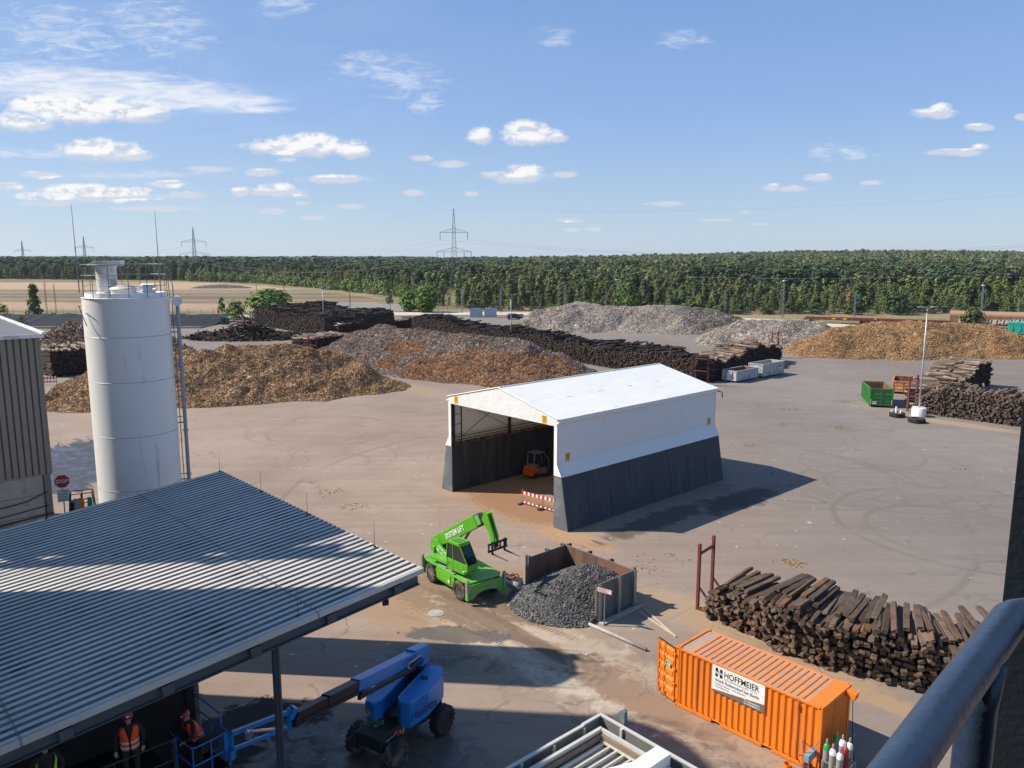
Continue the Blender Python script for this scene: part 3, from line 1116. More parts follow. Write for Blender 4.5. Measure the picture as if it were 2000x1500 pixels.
def heap(name, label, cat, ridge, slope, colors, step=.5, chips=9000, csize=(.20, .09, .05), seed=0, lumps=.5, cutoff=99, mask=None, fine=.25, warp=5.0, clip=None):
    """ridge: list of (x, y, height) crest points; repose slope; colors: list of (rgb, weight[, noise-threshold])"""
    rng = np.random.default_rng(seed)
    rp = np.array(ridge, float)
    mg = rp[:, 2].max() / slope + 2
    x = np.arange(rp[:, 0].min() - mg, rp[:, 0].max() + mg, step)
    y = np.arange(rp[:, 1].min() - mg, rp[:, 1].max() + mg, step)
    gx, gy = np.meshgrid(x, y)

    def height(X, Y):
        Wx = X + (fbm(X / 6, Y / 6, seed + 1, 3) - .5) * warp
        Wy = Y + (fbm(X / 6, Y / 6, seed + 2, 3) - .5) * warp
        H = np.full(X.shape, -9.0)
        segs = list(zip(rp[:-1], rp[1:])) if len(rp) > 1 else [(rp[0], rp[0])]
        for a, b in segs:
            d = b[:2] - a[:2]
            L = max((d ** 2).sum(), 1e-6)
            t = np.clip(((Wx - a[0]) * d[0] + (Wy - a[1]) * d[1]) / L, 0, 1)
            dist = np.hypot(Wx - a[0] - t * d[0], Wy - a[1] - t * d[1])
            hh = a[2] + (b[2] - a[2]) * t
            H = np.maximum(H, hh - slope * np.maximum(np.sqrt(dist ** 2 + .6) - .77, 0))
        H = H + (fbm(X / 2.6, Y / 2.6, seed + 3, 3) - .5) * lumps * np.clip(H / 1.5, 0, 1) * 2
        H = H + (fbm(X / .8, Y / .8, seed + 4, 2) - .5) * fine * np.clip(H + .4, 0, 1)
        if clip is not None:
            H = np.where(clip(X, Y), H, -.3)
        return H

    H = height(gx, gy)
    H = np.where(H < 0, np.maximum(H, -.12), H)
    nx, ny = len(x), len(y)
    V = np.stack([gx, gy, H], -1).reshape(-1, 3)
    ii = (np.arange(ny - 1)[:, None] * nx + np.arange(nx - 1)[None]).ravel()
    F = np.stack([ii, ii + 1, ii + nx + 1, ii + nx], -1)
    keep = H.ravel()[F].max(1) > .0
    F = F[keep]
    cen = V[F].mean(1)

    def tint(px, py, pz, n):
        w = np.array([c[1] for c in colors], float)
        pick = rng.choice(len(colors), n, p=w / w.sum())
        T = np.array([c[0] for c in colors])[pick]
        big = fbm(px / 5, py / 5, seed + 8, 3)
        T = T * (.84 + .32 * big)[:, None]
        if mask is not None:
            T = mask(px, py, pz, T, rng)
        return T * rng.uniform(.75, 1.25, (n, 1))
    ti = tint(cen[:, 0], cen[:, 1], cen[:, 2], len(F)) * .82
    # loose pieces lying on the surface (real little slabs)
    cx = rng.uniform(x[0], x[-1], chips * 4)
    cy = rng.uniform(y[0], y[-1], chips * 4)
    cz = height(cx, cy)
    k = np.where(cz > -.05)[0][:chips]
    cx, cy, cz = cx[k], cy[k], np.maximum(cz[k], 0) + .02
    n = len(k)
    dim = np.array(csize)[None] * rng.uniform(.5, 1.6, (n, 3))
    Rm = rot_np(rng.normal(0, .6, n), rng.normal(0, .6, n), rng.uniform(0, 6.28, n))
    BV, BF = boxes_np(np.stack([cx, cy, cz], 1), Rm, dim)
    bt = np.repeat(tint(cx, cy, cz, n) * 1.06, 6, 0)
    o = np_mesh(name, np.concatenate([V, BV]), np.concatenate([F, BF + len(V)]), CHIP, None, np.concatenate([ti, bt]))
    return tag(o, label, cat)


TAN = [((.345, .205, .105), 5), ((.28, .160, .080), 4), ((.42, .295, .18), 2), ((.16, .096, .055), 1.3)]
ORG = [((.34, .205, .10), 5), ((.275, .158, .075), 4), ((.41, .28, .155), 2), ((.16, .09, .04), 1.3)]
GRY = [((.36, .315, .275), 5), ((.29, .245, .21), 4), ((.45, .40, .355), 2.4), ((.16, .125, .105), 1.4), ((.38, .28, .19), 1)]
BRN = [((.27, .14, .07), 4), ((.195, .09, .045), 4), ((.36, .235, .14), 1.5), ((.10, .05, .03), 1.5), ((.30, .22, .16), 1)]
MIX = [((.185, .142, .112), 4), ((.13, .092, .07), 3), ((.30, .265, .235), 1.5), ((.10, .072, .058), 1.6), ((.30, .185, .12), 1.2), ((.5, .45, .4), .3)]
heap('bark_heap', 'broad tan bark heap spread behind the white silo', 'heap',
     [(-52, 100, 3.8), (-46, 104.5, 5.6), (-38, 107.5, 6.0), (-31, 110, 6.0), (-25, 111, 4.9), (-22.5, 110, 2.6)], .54, TAN, .5, 46000, seed=3, lumps=.75, fine=.5, warp=4.0)
heap('bark_heap', 'dark tan foot of bark heap with steep front left of the silo base', 'heap',
     [(-57.5, 99.5, 2.2), (-54.5, 103, 4.6), (-51, 108, 6.2)], .75, TAN, .5, 14000, seed=4, lumps=.7, fine=.5)
def rusty_front(px, py, pz, T, rng):
    n = (fbm(px / 5, py / 5, 77, 3) - .5)
    k = sstep((px + 20 + n * 16) / 4) * sstep((4.2 + n * 2.4 - pz) / .6) * (py < 136 - .75 * (px + 15))
    w = np.array([c[1] for c in BRN], float)
    B = np.array([c[0] for c in BRN])[rng.choice(len(BRN), len(px), p=w / w.sum())]
    pick = (rng.uniform(size=len(px)) < k)[:, None]
    return np.where(pick, B, T)


heap('shredded_heap', 'long shredded wood heap, grey brown on its crest and rust brown along its front', 'heap',
     [(-28.5, 143.5, 4.6), (-24, 141.5, 6.1), (-15, 134.5, 5.9), (-7, 127, 5.9), (1, 121.5, 5.3), (6.5, 121, 3.7)], .50, MIX, .5, 76000, seed=6, lumps=.5, fine=.4, warp=3.5, mask=rusty_front)
heap('chip_heap', 'long pale grey wood chip heap in front of the forest, farthest of the chip heaps', 'heap',
     [(6, 202, 4.6), (16, 203, 6.6), (27, 201, 5.8), (40, 199, 6.2), (50, 197, 5.4), (55, 194, 3.6)], .55, GRY, .6, 44000, (.28, .12, .06), seed=10, lumps=.5,
     mask=lambda px, py, pz, T, rng: T * np.where((px > 41)[:, None] & (rng.uniform(size=len(px)) < np.clip((px - 41) / 9, 0, .7) * (py < 200))[:, None], .38, 1))
heap('chip_heap', 'lower pale grey wood chip heap touching the orange chip heap', 'heap',
     [(44, 166, 3.0), (50, 166, 4.7), (57, 164, 5.2), (64, 165, 4.8)], .56, GRY, .6, 26000, (.28, .12, .06), seed=12, lumps=.5)
heap('chip_heap', 'long fresh orange wood chip heap in front of the freight wagons', 'heap',
     [(61, 148.5, 5.0), (68, 149, 5.9), (76, 149.5, 5.9), (86, 150.5, 6.0), (93, 151, 5.6), (94.5, 150, 4.8)], .68, ORG, .5, 60000, (.24, .10, .06), seed=14, lumps=.6)
SCR = [((.33, .22, .14), 4), ((.22, .15, .11), 4), ((.42, .33, .25), 2), ((.10, .07, .055), 2), ((.30, .31, .33), .5)]
heap('scrap_wood_heap', 'untidy heap of broken scrap wood between grey building and silo', 'heap',
     [(-86, 150, 4.6), (-78, 147, 6.0), (-70, 146, 5.0), (-64, 146, 3.4)], .7, SCR, .7, 15000, (1.2, .16, .1), seed=15, lumps=1.2)
heap('gravel_heap', 'small dark grey gravel heap on the far sand field left of the lamp post', 'heap',
     [(-178, 462, 1.6), (-168, 464, 2.2), (-158, 462, 1.4)], .22, [((.13, .115, .105), 3), ((.09, .08, .075), 2)], 1.5, 600, seed=16, lumps=.3)

# ================================================================ stacks of railway sleepers
SLP = tinted('creosoted_timber', rough=.85, bump=.3, bscale=5)
DARKS = [((.046, .032, .026), 4), ((.034, .025, .021), 4), ((.064, .045, .036), 2), ((.095, .06, .04), .6)]
LIGHTT = [((.27, .20, .15), 4), ((.20, .145, .105), 4), ((.34, .27, .21), 2), ((.13, .09, .07), 2)]
BROWNT = [((.155, .108, .078), 4), ((.12, .082, .06), 4), ((.20, .145, .105), 1.5), ((.20, .105, .06), .5)]


def pick_cols(cols, n, rng):
    w_ = np.array([c[1] for c in cols], float)
    return np.array([c[0] for c in cols])[rng.choice(len(cols), n, p=w_ / w_.sum())] * rng.uniform(.72, 1.28, (n, 1))


def stack(name, label, p0, p1, depth, hfun, seed, top=None, face=DARKS, rows=1, cw=.27, ch=.19, mess=.6, slen=2.55, cut=0.0):
    """sleepers lying across the line p0 -> p1, ends showing on the right-hand side; rows side by side behind"""
    rng = np.random.default_rng(seed)
    p0, p1 = np.array(p0, float), np.array(p1, float)
    d = p1 - p0
    L = np.hypot(*d)
    d /= L
    nrm = np.array([-d[1], d[0]])         # away from the shown ends
    az = math.atan2(nrm[1], nrm[0])
    cen, dim, az_, ax_, rl, isT = [], [], [], [], [], []
    for r in range(rows):
        for i in range(int(L / cw)):
            s = (i + .5) * cw
            if s > L - r * cut:
                continue
            H = hfun(s / L, r) + .25 * (vnoise(np.array([s / 1.1]), np.array([r * 7.3 + seed]), 5)[0] - .5) * 2 * mess
            nz = max(int(H / ch), 1)
            for k in range(nz):
                if r > 0 and k < nz - 4 and not (i < 2 or i > L / cw - 3):
                    continue
                js = rng.normal(0, .05)
                jn = rng.normal(0, .13)
                q = p0 + d * (s + js) + nrm * (r * (slen + .12) + slen / 2 + jn)
                cen.append((q[0], q[1], (k + .5) * ch + rng.normal(0, .03)))
                dim.append((slen * rng.uniform(.96, 1.02), cw * rng.uniform(.72, 1.0), ch * rng.uniform(.75, 1.05)))
                topk = k >= nz - 1
                az_.append(az + rng.normal(0, .03 + (.10 if topk else 0) * mess * 2))
                ax_.append(rng.normal(0, .35 if rng.uniform() < mess else .06))
                rl.append(rng.normal(0, .02 + (.05 if topk else 0)))
                isT.append(topk)
    for j in range(int(L * rows * mess * 1.1)):         # odd ones thrown on top
        r, s = rng.integers(rows), rng.uniform(.5, L - .5)
        if s > L - r * cut - 1:
            continue
        q = p0 + d * s + nrm * (r * (slen + .12) + slen / 2 + rng.normal(0, .4))
        cen.append((q[0], q[1], hfun(s / L, r) + rng.uniform(.0, .3)))
        dim.append((slen * rng.uniform(.8, 1.05), cw * rng.uniform(.75, 1), ch * rng.uniform(.8, 1.1)))
        az_.append(az + rng.normal(0, .30))
        ax_.append(rng.normal(0, .3))
        rl.append(rng.normal(0, .07))
        isT.append(True)
    n = len(cen)
    BV, BF = boxes_np(np.array(cen), rot_np(np.array(ax_), np.array(rl), np.array(az_)), np.array(dim))
    T = pick_cols(face, n, rng)
    if top is not None:
        tt = pick_cols(top, n, rng)
        T = np.where(np.array(isT)[:, None], tt, T)
    o = np_mesh(name, BV, BF, SLP, None, np.repeat(T, 6, 0))
    return tag(o, label, 'sleeper stack', kind='stuff')


W_ = np.array([math.cos(AX), math.sin(AX)])
L_ = np.array([-math.sin(AX), math.cos(AX)])
stack('sleeper_stack', 'wide black sleeper stack behind the lamp post, farthest left in the yard', (-70, 214), (-43, 181), 9, lambda t, r: 4.6 + .5 * math.sin(t * 9) - .5 * t + .12 * r, 31, DARKS, rows=7, cw=.36, ch=.26)
stack('sleeper_stack', 'dark sleeper stack with light topped row facing right behind the white road sign', (-40, 181), (-25, 203), 6, lambda t, r: 2.9 + .3 * math.sin(t * 6), 32, LIGHTT, rows=1, cw=.34, ch=.25)
stack('sleeper_stack', 'very long black sleeper stack crossing the yard behind the brown heaps', (-24, 189), (27.2, 114.0), 6, lambda t, r: 3.5 + .35 * math.sin(t * 14 + r) + .5 * math.sin(t * 37) * .4 + (.5 if t < .2 else 0), 33, DARKS, rows=3, cw=.31, ch=.225, mess=.8, cut=6.5)
stack('sleeper_stack', 'black sleeper stack with pale tops behind the two grey skip containers', (29.6, 114.9), (47.6, 138.2), 5, lambda t, r: 3.6 - .5 * math.sin(t * 8) + .3 * math.sin(t * 31), 34, LIGHTT, rows=2, cw=.30, ch=.22, mess=.6)
stack('sleeper_stack', 'large dark sleeper stack beside the lamp post with white round base', (48.0, 92.0), (58.5, 80.6), 5, lambda t, r: 3.5 * min(1, .62 + t * 2.6) - .35 * t, 35, BROWNT, rows=2, cw=.26, ch=.185, face=[((.115, .085, .066), 4), ((.08, .06, .047), 4), ((.15, .11, .082), 1.5), ((.17, .095, .055), .5)])
stack('sleeper_stack', 'sleeper stack with pale brown tops running back behind the right lamp post', (54.2, 95.6), (68.3, 111.2), 5, lambda t, r: 2.1 + 1.9 * min(1, t * 1.5) + .2 * math.sin(t * 12), 36, LIGHTT, rows=2, cw=.27, ch=.20, mess=.5)
stack('sleeper_stack', 'short sleeper stack held by a red frame at the left end of the grey brown heap', (-38.6, 150.6), (-33.0, 160.0), 4, lambda t, r: 2.9, 37, LIGHTT, rows=2, cw=.28, ch=.21)
stack('sleeper_stack', 'dark sleeper stack with pale tops beside the grey building', (-70.5, 119.5), (-58, 133), 5, lambda t, r: 4.4, 38, LIGHTT, rows=2, cw=.30, ch=.22)


def jumble(name, label, cx, cy, rx, ry, hh, n, seed, cols):
    """timbers thrown on a heap at all angles"""
    rng = np.random.default_rng(seed)
    a = rng.uniform(0, 6.28, n)
    r = np.sqrt(rng.uniform(0, 1, n))
    x, y = cx + rx * r * np.cos(a), cy + ry * r * np.sin(a)
    z = np.maximum(hh * (1 - r ** 1.3) * rng.uniform(.3, 1.0, n), .12) * (.8 + .3 * np.sin(x * .5))
    dim = np.stack([rng.uniform(1.6, 3.6, n), np.full(n, .26), np.full(n, .17)], 1)
    BV, BF = boxes_np(np.stack([x, y, z + .1], 1), rot_np(rng.normal(0, .5, n), rng.normal(0, .22, n), rng.normal(AX, .8, n)), dim)
    T = np.repeat(pick_cols(cols, n, rng), 6, 0)
    return tag(np_mesh(name, BV, BF, SLP, None, T), label, 'timber heap', kind='stuff')


jumble('timber_heap', 'low jumbled heap of broken black sleepers left of the lamp post', -60, 178, 13.5, 6.5, 4.6, 1000, 51, DARKS)

# ---- the near stack: the front sleepers one by one
NEAR = random.Random(77)
slp_mats = SLP


def sleeper_mesh(seed, colr):
    """one worn timber: 2.6 m along local x, rounded, split ends, slightly bowed"""
    rng = np.random.default_rng(seed)
    xs_ = np.linspace(-1.3, 1.3, 7)
    prof = np.array([(-.13, -.08), (.13, -.08), (.135, .05), (.11, .08), (-.11, .08), (-.135, .05)])
    V, F = [], []
    for i, x in enumerate(xs_):
        e = 1 - .06 * (abs(x) > 1.2)
        P = prof * e + rng.normal(0, .006, prof.shape)
        for p in P:
            V.append((x + (rng.normal(0, .012) if i in (0, 6) else 0), p[0], p[1] + .012 * math.sin(x)))
    n = len(prof)
    Q = []
    for i in range(6):
        for k in range(n):
            Q.append((i * n + k, i * n + (k + 1) % n, (i + 1) * n + (k + 1) % n, (i + 1) * n + k))
    for b0, rev in ((0, True), (36, False)):
        for q in ((0, 1, 2, 5), (5, 2, 3, 4)):
            f = [b0 + j for j in q]
            Q.append(tuple(f[::-1] if rev else f))
    t = np.array(colr)[None] * rng.uniform(.8, 1.2, (len(Q), 1))
    t[-4:] *= 1.12
    return np.array(V), np.array(Q), t


lib = []
CL = [(.112, .078, .056), (.085, .058, .042), (.145, .102, .074), (.100, .064, .044), (.070, .049, .036), (.155, .085, .048), (.125, .088, .064), (.078, .054, .039)]
for k in range(10):
    lib.append(sleeper_mesh(700 + k, CL[k % 8]))
FRONT = np.array([(10.0, 38.35), (10.43, 37.75), (12.2, 35.3), (13.98, 33.4), (15.72, 32.05), (17.5, 31.15), (19.4, 30.6), (21.5, 30.3), (22.6, 30.2)])
fl_ = np.concatenate([[0], np.cumsum(np.hypot(*np.diff(FRONT, axis=0).T))])


def front_at(s):
    p = np.array([np.interp(s, fl_, FRONT[:, 0]), np.interp(s, fl_, FRONT[:, 1])])
    h = .7
    q0 = np.array([np.interp(s - h, fl_, FRONT[:, 0]), np.interp(s - h, fl_, FRONT[:, 1])])
    q1 = np.array([np.interp(s + h, fl_, FRONT[:, 0]), np.interp(s + h, fl_, FRONT[:, 1])])
    d = (q1 - q0) / np.hypot(*(q1 - q0))
    return p, d, np.array([-d[1], d[0]])


def stack_h(s):
    return 1.75 + .95 * min(1, s / 4.2) + .20 * math.sin(s * 1.5 + .6) + .13 * math.sin(s * 3.7) - .9 * max(0, .9 - s)


items = []
LEN = float(fl_[-1])
cwid, chei = .285, .205
for i in range(int(LEN / cwid)):
    s = (i + .5) * cwid
    H = stack_h(s)
    P0, d_, n_ = front_at(s)
    nz = max(2, int(H / chei))
    for k in range(nz):
        top = k >= nz - 1
        bulge = .16 * math.sin(s * .9) - .05 * k
        jn = NEAR.gauss(0, .13) + bulge + (.0 if not top else NEAR.gauss(.05, .16))
        q = P0 + d_ * NEAR.gauss(0, .045) + n_ * (1.3 + jn)
        roll = NEAR.gauss(0, .6) if NEAR.random() < .6 else NEAR.gauss(0, .15)
        az = math.atan2(n_[1], n_[0]) + NEAR.gauss(0, .03) + (NEAR.gauss(.03, .06) if top else 0)
        pit = -NEAR.gauss(.01, .02) - (abs(NEAR.gauss(.0, .03)) if top else 0)
        if s < .8:
            roll = NEAR.gauss(.4, .2)
        items.append((q[0], q[1], (k + .5) * chei + NEAR.gauss(0, .02) + .02, roll, pit, az, top, s))
for j in range(44):        # a second, looser layer lying on the top
    s = .9 + j * .295 + NEAR.gauss(0, .03)
    if NEAR.random() < .16 or s > LEN - .3:
        continue
    H = stack_h(s) - .08
    P0, d_, n_ = front_at(s)
    q = P0 + n_ * (1.42 + NEAR.gauss(0, .13))
    items.append((q[0], q[1], H + .10, NEAR.gauss(0, .18), -NEAR.gauss(.02, .03), math.atan2(n_[1], n_[0]) + .07 * math.sin(s * 1.25) + NEAR.gauss(.0, .035), True, s))
items.sort(key=lambda t: (not (t[6] and t[7] < 12.6), t[7] > 10.6, t[0] ** 2 + t[1] ** 2))
proto = {}
for j, (x, y, z, ro, pi_, az, top, s) in enumerate(items[:300]):
    k = NEAR.randrange(10)
    if k not in proto:
        o = np_mesh('railway_sleeper', lib[k][0], lib[k][1], SLP, None, lib[k][2])
        proto[k] = o
    else:
        o = proto[k].copy()
        C.objects.link(o)
    o.location = (x, y, z)
    o.rotation_euler = Euler((ro, pi_, az))
    if top:
        tag(o, 'worn brown railway sleeper lying on top of the stack behind the orange container', 'railway sleeper', 'sleepers on top of the near stack')
    else:
        tag(o, 'worn brown railway sleeper showing its end within the stack behind the orange container', 'railway sleeper', 'sleepers within the near stack')
VV, FF, TT, off = [], [], [], 0
for (x, y, z, ro, pi_, az, top, s) in items[300:]:
    V, Q, t = lib[NEAR.randrange(10)]
    Rm = np.array(Euler((ro, pi_, az)).to_matrix())
    P = V @ Rm.T + np.array([x, y, z])
    VV.append(P)
    FF.append(Q + off)
    TT.append(t)
    off += len(P)
tag(np_mesh('sleeper_stack', np.concatenate(VV), np.concatenate(FF), SLP, None, np.concatenate(TT)),
    'rest of the brown sleeper stack running behind the blue hand rail', 'sleeper stack', kind='stuff')

# ================================================================ materials for built things
WHITE = paint('white_fabric', (.80, .79, .76), .55, var=.03, scale=.4)
STEELG = paint('galvanised_steel', (.36, .37, .38), .45, .6, var=.15)
DARKST = paint('dark_steel', (.035, .037, .040), .55, .2, var=.3)
BLACK = paint('black_rubber', (.018, .018, .018), .85, var=.3)
BLACKM = paint('black_metal', (.014, .015, .017), .5, .1, var=.3)
YELLOW = paint('yellow_sign', (.72, .42, .015), .5, var=.08)
REDP = paint('red_primer_steel', (.165, .035, .026), .7, var=.3, dirt=(.09, .03, .02))
RUST = paint('rusty_steel', (.20, .085, .048), .85, var=.35, dirt=(.07, .035, .025), dirt_amt=.5)
SLATE = paint('slate_grey_steel', (.026, .033, .047), .6, var=.14, scale=.5, dirt=(.075, .08, .085), dirt_amt=.42, dirt_scale=1.5, streak=True)
SLATEL = paint('patched_grey_steel', (.105, .125, .140), .6, var=.18, scale=.8, dirt=(.20, .19, .175), dirt_amt=.45, dirt_scale=.8)
CONC = paint('concrete', (.36, .335, .30), .9, var=.16, dirt=(.20, .17, .14), bump=.2, bscale=20)
WHITEP = paint('white_paint', (.74, .73, .70), .5, var=.06, dirt=(.42, .38, .33), dirt_amt=.3)
GLASS = paint('dark_glass', (.012, .016, .022), .06, var=.1, spec=.8)


def translucent(name, col, amt):
    m, nt, b, out = new_mat(name)
    tc = nt.node('ShaderNodeTexCoord').outputs['Object']
    c = nt.ramp(nt.noise(tc, .7, 4), [(.3, tuple(x * .96 for x in col)), (.7, col)])
    nt.put(b.inputs['Base Color'], c)
    b.inputs['Roughness'].default_value = .55
    nt.put(b.inputs['Normal'], nt.bump(nt.noise(nt.vm('MULTIPLY', tc, (1, .35, 1)), .8, 3), .35, .2))
    tr = nt.node('ShaderNodeBsdfTranslucent')
    tr.inputs[0].default_value = (col[0], col[1] * .93, col[2] * .78, 1)
    mx = nt.node('ShaderNodeMixShader')
    mx.inputs[0].default_value = amt
    nt.l.new(b.outputs[0], mx.inputs[1])
    nt.l.new(tr.outputs[0], mx.inputs[2])
    nt.l.new(mx.outputs[0], out.inputs[0])
    return m


FABRIC = translucent('tent_fabric', (.80, .80, .79), .11)

# ================================================================ the white fabric hall
hall = thing('fabric_hall', (-.9, 56.03, 0), AX, 'white fabric hall with open gable on dark slate base walls', 'hall')
HWO, HWI, HWE, HL, HE, HR, HP, HWP = 6.93, 5.57, 5.89, 18.8, 7.62, 9.05, 3.70, 6.29
for sgn in (-1, 1):
    b = MB()
    b.prism([(sgn * HWI, 0), (sgn * HWO, 0), (sgn * HWP, HP), (sgn * HWI, HP)], 'xz', .006, HL)
    o = b.build('base_wall', SLATE, hall)
    e = MB()
    e.prism([(sgn * (HWI + .01), .02), (sgn * (HWO - .01), .02), (sgn * (HWP - .01), HP - .02), (sgn * (HWI + .01), HP - .02)], 'xz', -.05, .005)
    e.build('end_plate', SLATEL, o)
    # plate joints on the outer slope
    j = MB()
    for k in range(1, 8):
        y = HL * k / 8
        j.bar((sgn * (HWO + .006), y, .1), (sgn * (HWP + .006), y, HP - .05), .02, .012)
    j.build('plate_joint', DARKST, o)
    # white fabric wall and flared skirt
    b = MB()
    b.prism([(sgn * HWE, 4.55), (sgn * (HWE - .05), 4.55), (sgn * (HWE - .05), HE - .05), (sgn * HWE, HE - .05)], 'xz', .0, HL)
    b.prism([(sgn * HWE, 4.56), (sgn * (HWE - .05), 4.56), (sgn * (HWP + .03), HP - .02), (sgn * (HWP + .08), HP - .02)], 'xz', .0, HL)
    b.build('fabric_wall', FABRIC, hall)
    b = MB()
    for y in (4.7, 9.4, 14.1):
        b.span(min(sgn * (HWE + .001), sgn * (HWE + .012)), max(sgn * (HWE + .001), sgn * (HWE + .012)), y - .03, y + .03, 4.58, HE - .4)
    for z in (4.62,):
        b.span(min(sgn * (HWE + .001), sgn * (HWE + .014)), max(sgn * (HWE + .001), sgn * (HWE + .014)), .1, HL - .1, z, z + .05)
    b.build('fabric_seam', FABRIC, hall)
    # narrow fabric return closing the front corner
    b = MB()
    b.span(min(sgn * HWE, sgn * (HWE - .28)), max(sgn * HWE, sgn * (HWE - .28)), -.09, -.04, 4.5, HE - .1)
    b.prism([(sgn * (HWE + .0), 4.5), (sgn * (HWE - .28), 4.5), (sgn * (HWE - .28), HP), (sgn * (HWP + .05), HP)], 'xz', -.09, -.04)
    b.build('corner_strip', WHITE, hall)
    # eave tube and valance
    b = MB()
    b.cyl((sgn * (HWE + .06), -.12, HE - .28), (sgn * (HWE + .06), HL + .12, HE - .28), .09, n=10)
    b.build('eave_roll', WHITE, hall, smooth=True)
    b = MB()
    for y in (.25, 6.2, 12.4, HL - .25):
        b.span(min(sgn * (HWI + .05), sgn * (HWI + .23)), max(sgn * (HWI + .05), sgn * (HWI + .23)), y - .09, y + .09, HP, HE - .12)
    for z in (4.1, 4.35):
        b.bar((sgn * (HWI + .1), .1, z), (sgn * (HWI + .1), HL - .1, z), .05, .05)
    b.build('steel_post', DARKST, hall)
    x = sgn * (HWI + .02)
    for y0, y1 in ((1.1, 6.1), (12.5, HL - .4)):
        b = MB()
        b.bar((x, y0, HP + .7), (x, y1, HE - .6), .035)
        b.bar((x, y1, HP + .7), (x, y0, HE - .6), .035)
        b.build('cross_brace', DARKST, hall)
    b = MB()
    for z in (4.6, 5.4, 6.2, 7.0):
        b.bar((x, .3, z), (x, .95, z), .04)
    b.bar((x, .95, HP), (x, .95, HE - .2), .07)
    b.build('corner_ladder', DARKST, hall)
    ls = MB()
    for k in range(12):
        ls.span(min(sgn * (HWI + .02), sgn * (HWP - .05)), max(sgn * (HWI + .02), sgn * (HWP - .05)), .3 + k * 1.52, 1.5 + k * 1.52, HP + .004, HP + .09)
    ls.build('wall_cap', RUST, hall)
# roof skins
for sgn in (-1, 1):
    b = MB()
    n = 12
    for k in range(n):
        y0, y1 = -.12 + (HL + .24) * k / n, -.12 + (HL + .24) * (k + 1) / n
        for i in range(4):
            def zz(t, y):
                sag = .05 * math.sin(PI * t) * (1 - math.cos(2 * PI * (y + .12) / (HL + .24) * 3)) * .5
                return HE + (HR - HE) * t - sag
            x0, x1 = sgn * (HWE + .16) * (1 - i / 4), sgn * (HWE + .16) * (1 - (i + 1) / 4)
            q = [(x0, y0, zz(i / 4, y0)), (x1, y0, zz((i + 1) / 4, y0)), (x1, y1, zz((i + 1) / 4, y1)), (x0, y1, zz(i / 4, y1))]
            b.quad(*(q if sgn < 0 else q[::-1]))
    b.prism([(sgn * (HWE + .16), HE), (sgn * (HWE + .19), HE), (sgn * (HWE + .19), HE - .27), (sgn * (HWE + .16), HE - .27)], 'xz', -.12, HL + .12)
    b.build('roof_skin', FABRIC, hall, auto=40)
    b = MB()
    for t in (.05, .5):
        for y in ([6.2, 12.4] if t < .3 else [4, 7.5, 11, 14.5]):
            x = sgn * (HWE + .16) * (1 - t)
            b.bar((x, y - .3, HE + (HR - HE) * t + .004), (x, y + .3, HE + (HR - HE) * t + .004), .03, .012)
    b.build('roof_strap', WHITEP, hall)
b = MB()
b.cyl((0, -.14, HR + .02), (0, HL + .14, HR + .02), .05, n=8)
for sgn in (-1, 1):
    b.cyl((sgn * (HWE + .16), -.13, HE + .02), (0, -.13, HR + .02), .04, n=6)
b.build('ridge_cord', WHITE, hall)
# gables
b = MB()
b.prism([(-HWE, 7.12), (HWE, 7.12), (HWE, HE - .01), (0, HR - .02), (-HWE, HE - .01)], 'xz', -.10, -.05)
b.build('gable_fabric', FABRIC, hall)
b = MB()
b.prism([(-HWE, HP), (HWE, HP), (HWE, HE - .02), (0, HR - .03), (-HWE, HE - .02)], 'xz', HL - .06, HL - .01)
b.build('rear_fabric', FABRIC, hall)
b = MB()
b.span(-HWI, HWI, HL - .5, HL - .1, .0, HP)
b.build('rear_wall', SLATE, hall)
b = MB()
for y in (.25, 6.2, 12.4, HL - .3):
    for sgn in (-1, 1):
        b.bar((sgn * (HWI + .1), y, HE - .2), (0, y, HR - .22), .12, .2)
b.build('roof_truss', STEELG, hall)


def hall_sign(M):
    s = MB()
    s.T = M
    s.span(-.22, .22, -.30, .30, 0, .012)
    o = s.build('warning_sign', YELLOW, hall)
    t = MB()
    t.T = M
    for k, w_ in enumerate((.3, .34, .26, .32, .22)):
        t.span(-w_ / 2, w_ / 2, .19 - k * .09, .225 - k * .09, .0135, .018)
    t.build('sign_text', DARKST, o)


hall_sign(face_mat((-4.9, -.105, 7.50), (1, 0, 0), (0, 0, 1)))
hall_sign(face_mat((4.7, -.105, 7.42), (1, 0, 0), (0, 0, 1)))
hall_sign(face_mat((HWE + .005, .95, 4.86), (0, 1, 0), (0, 0, 1)))
hall_sign(face_mat((HWE + .005, HL - .9, 4.90), (0, 1, 0), (0, 0, 1)))
b = MB()
b.tube([(HWE + .1, HL + .05, HE - .25), (HWE + .5, HL + .1, HE - .3), (HWE + .55, HL + .1, HE - .75)], .05, 6)
b.build('rain_spout', DARKST, hall)

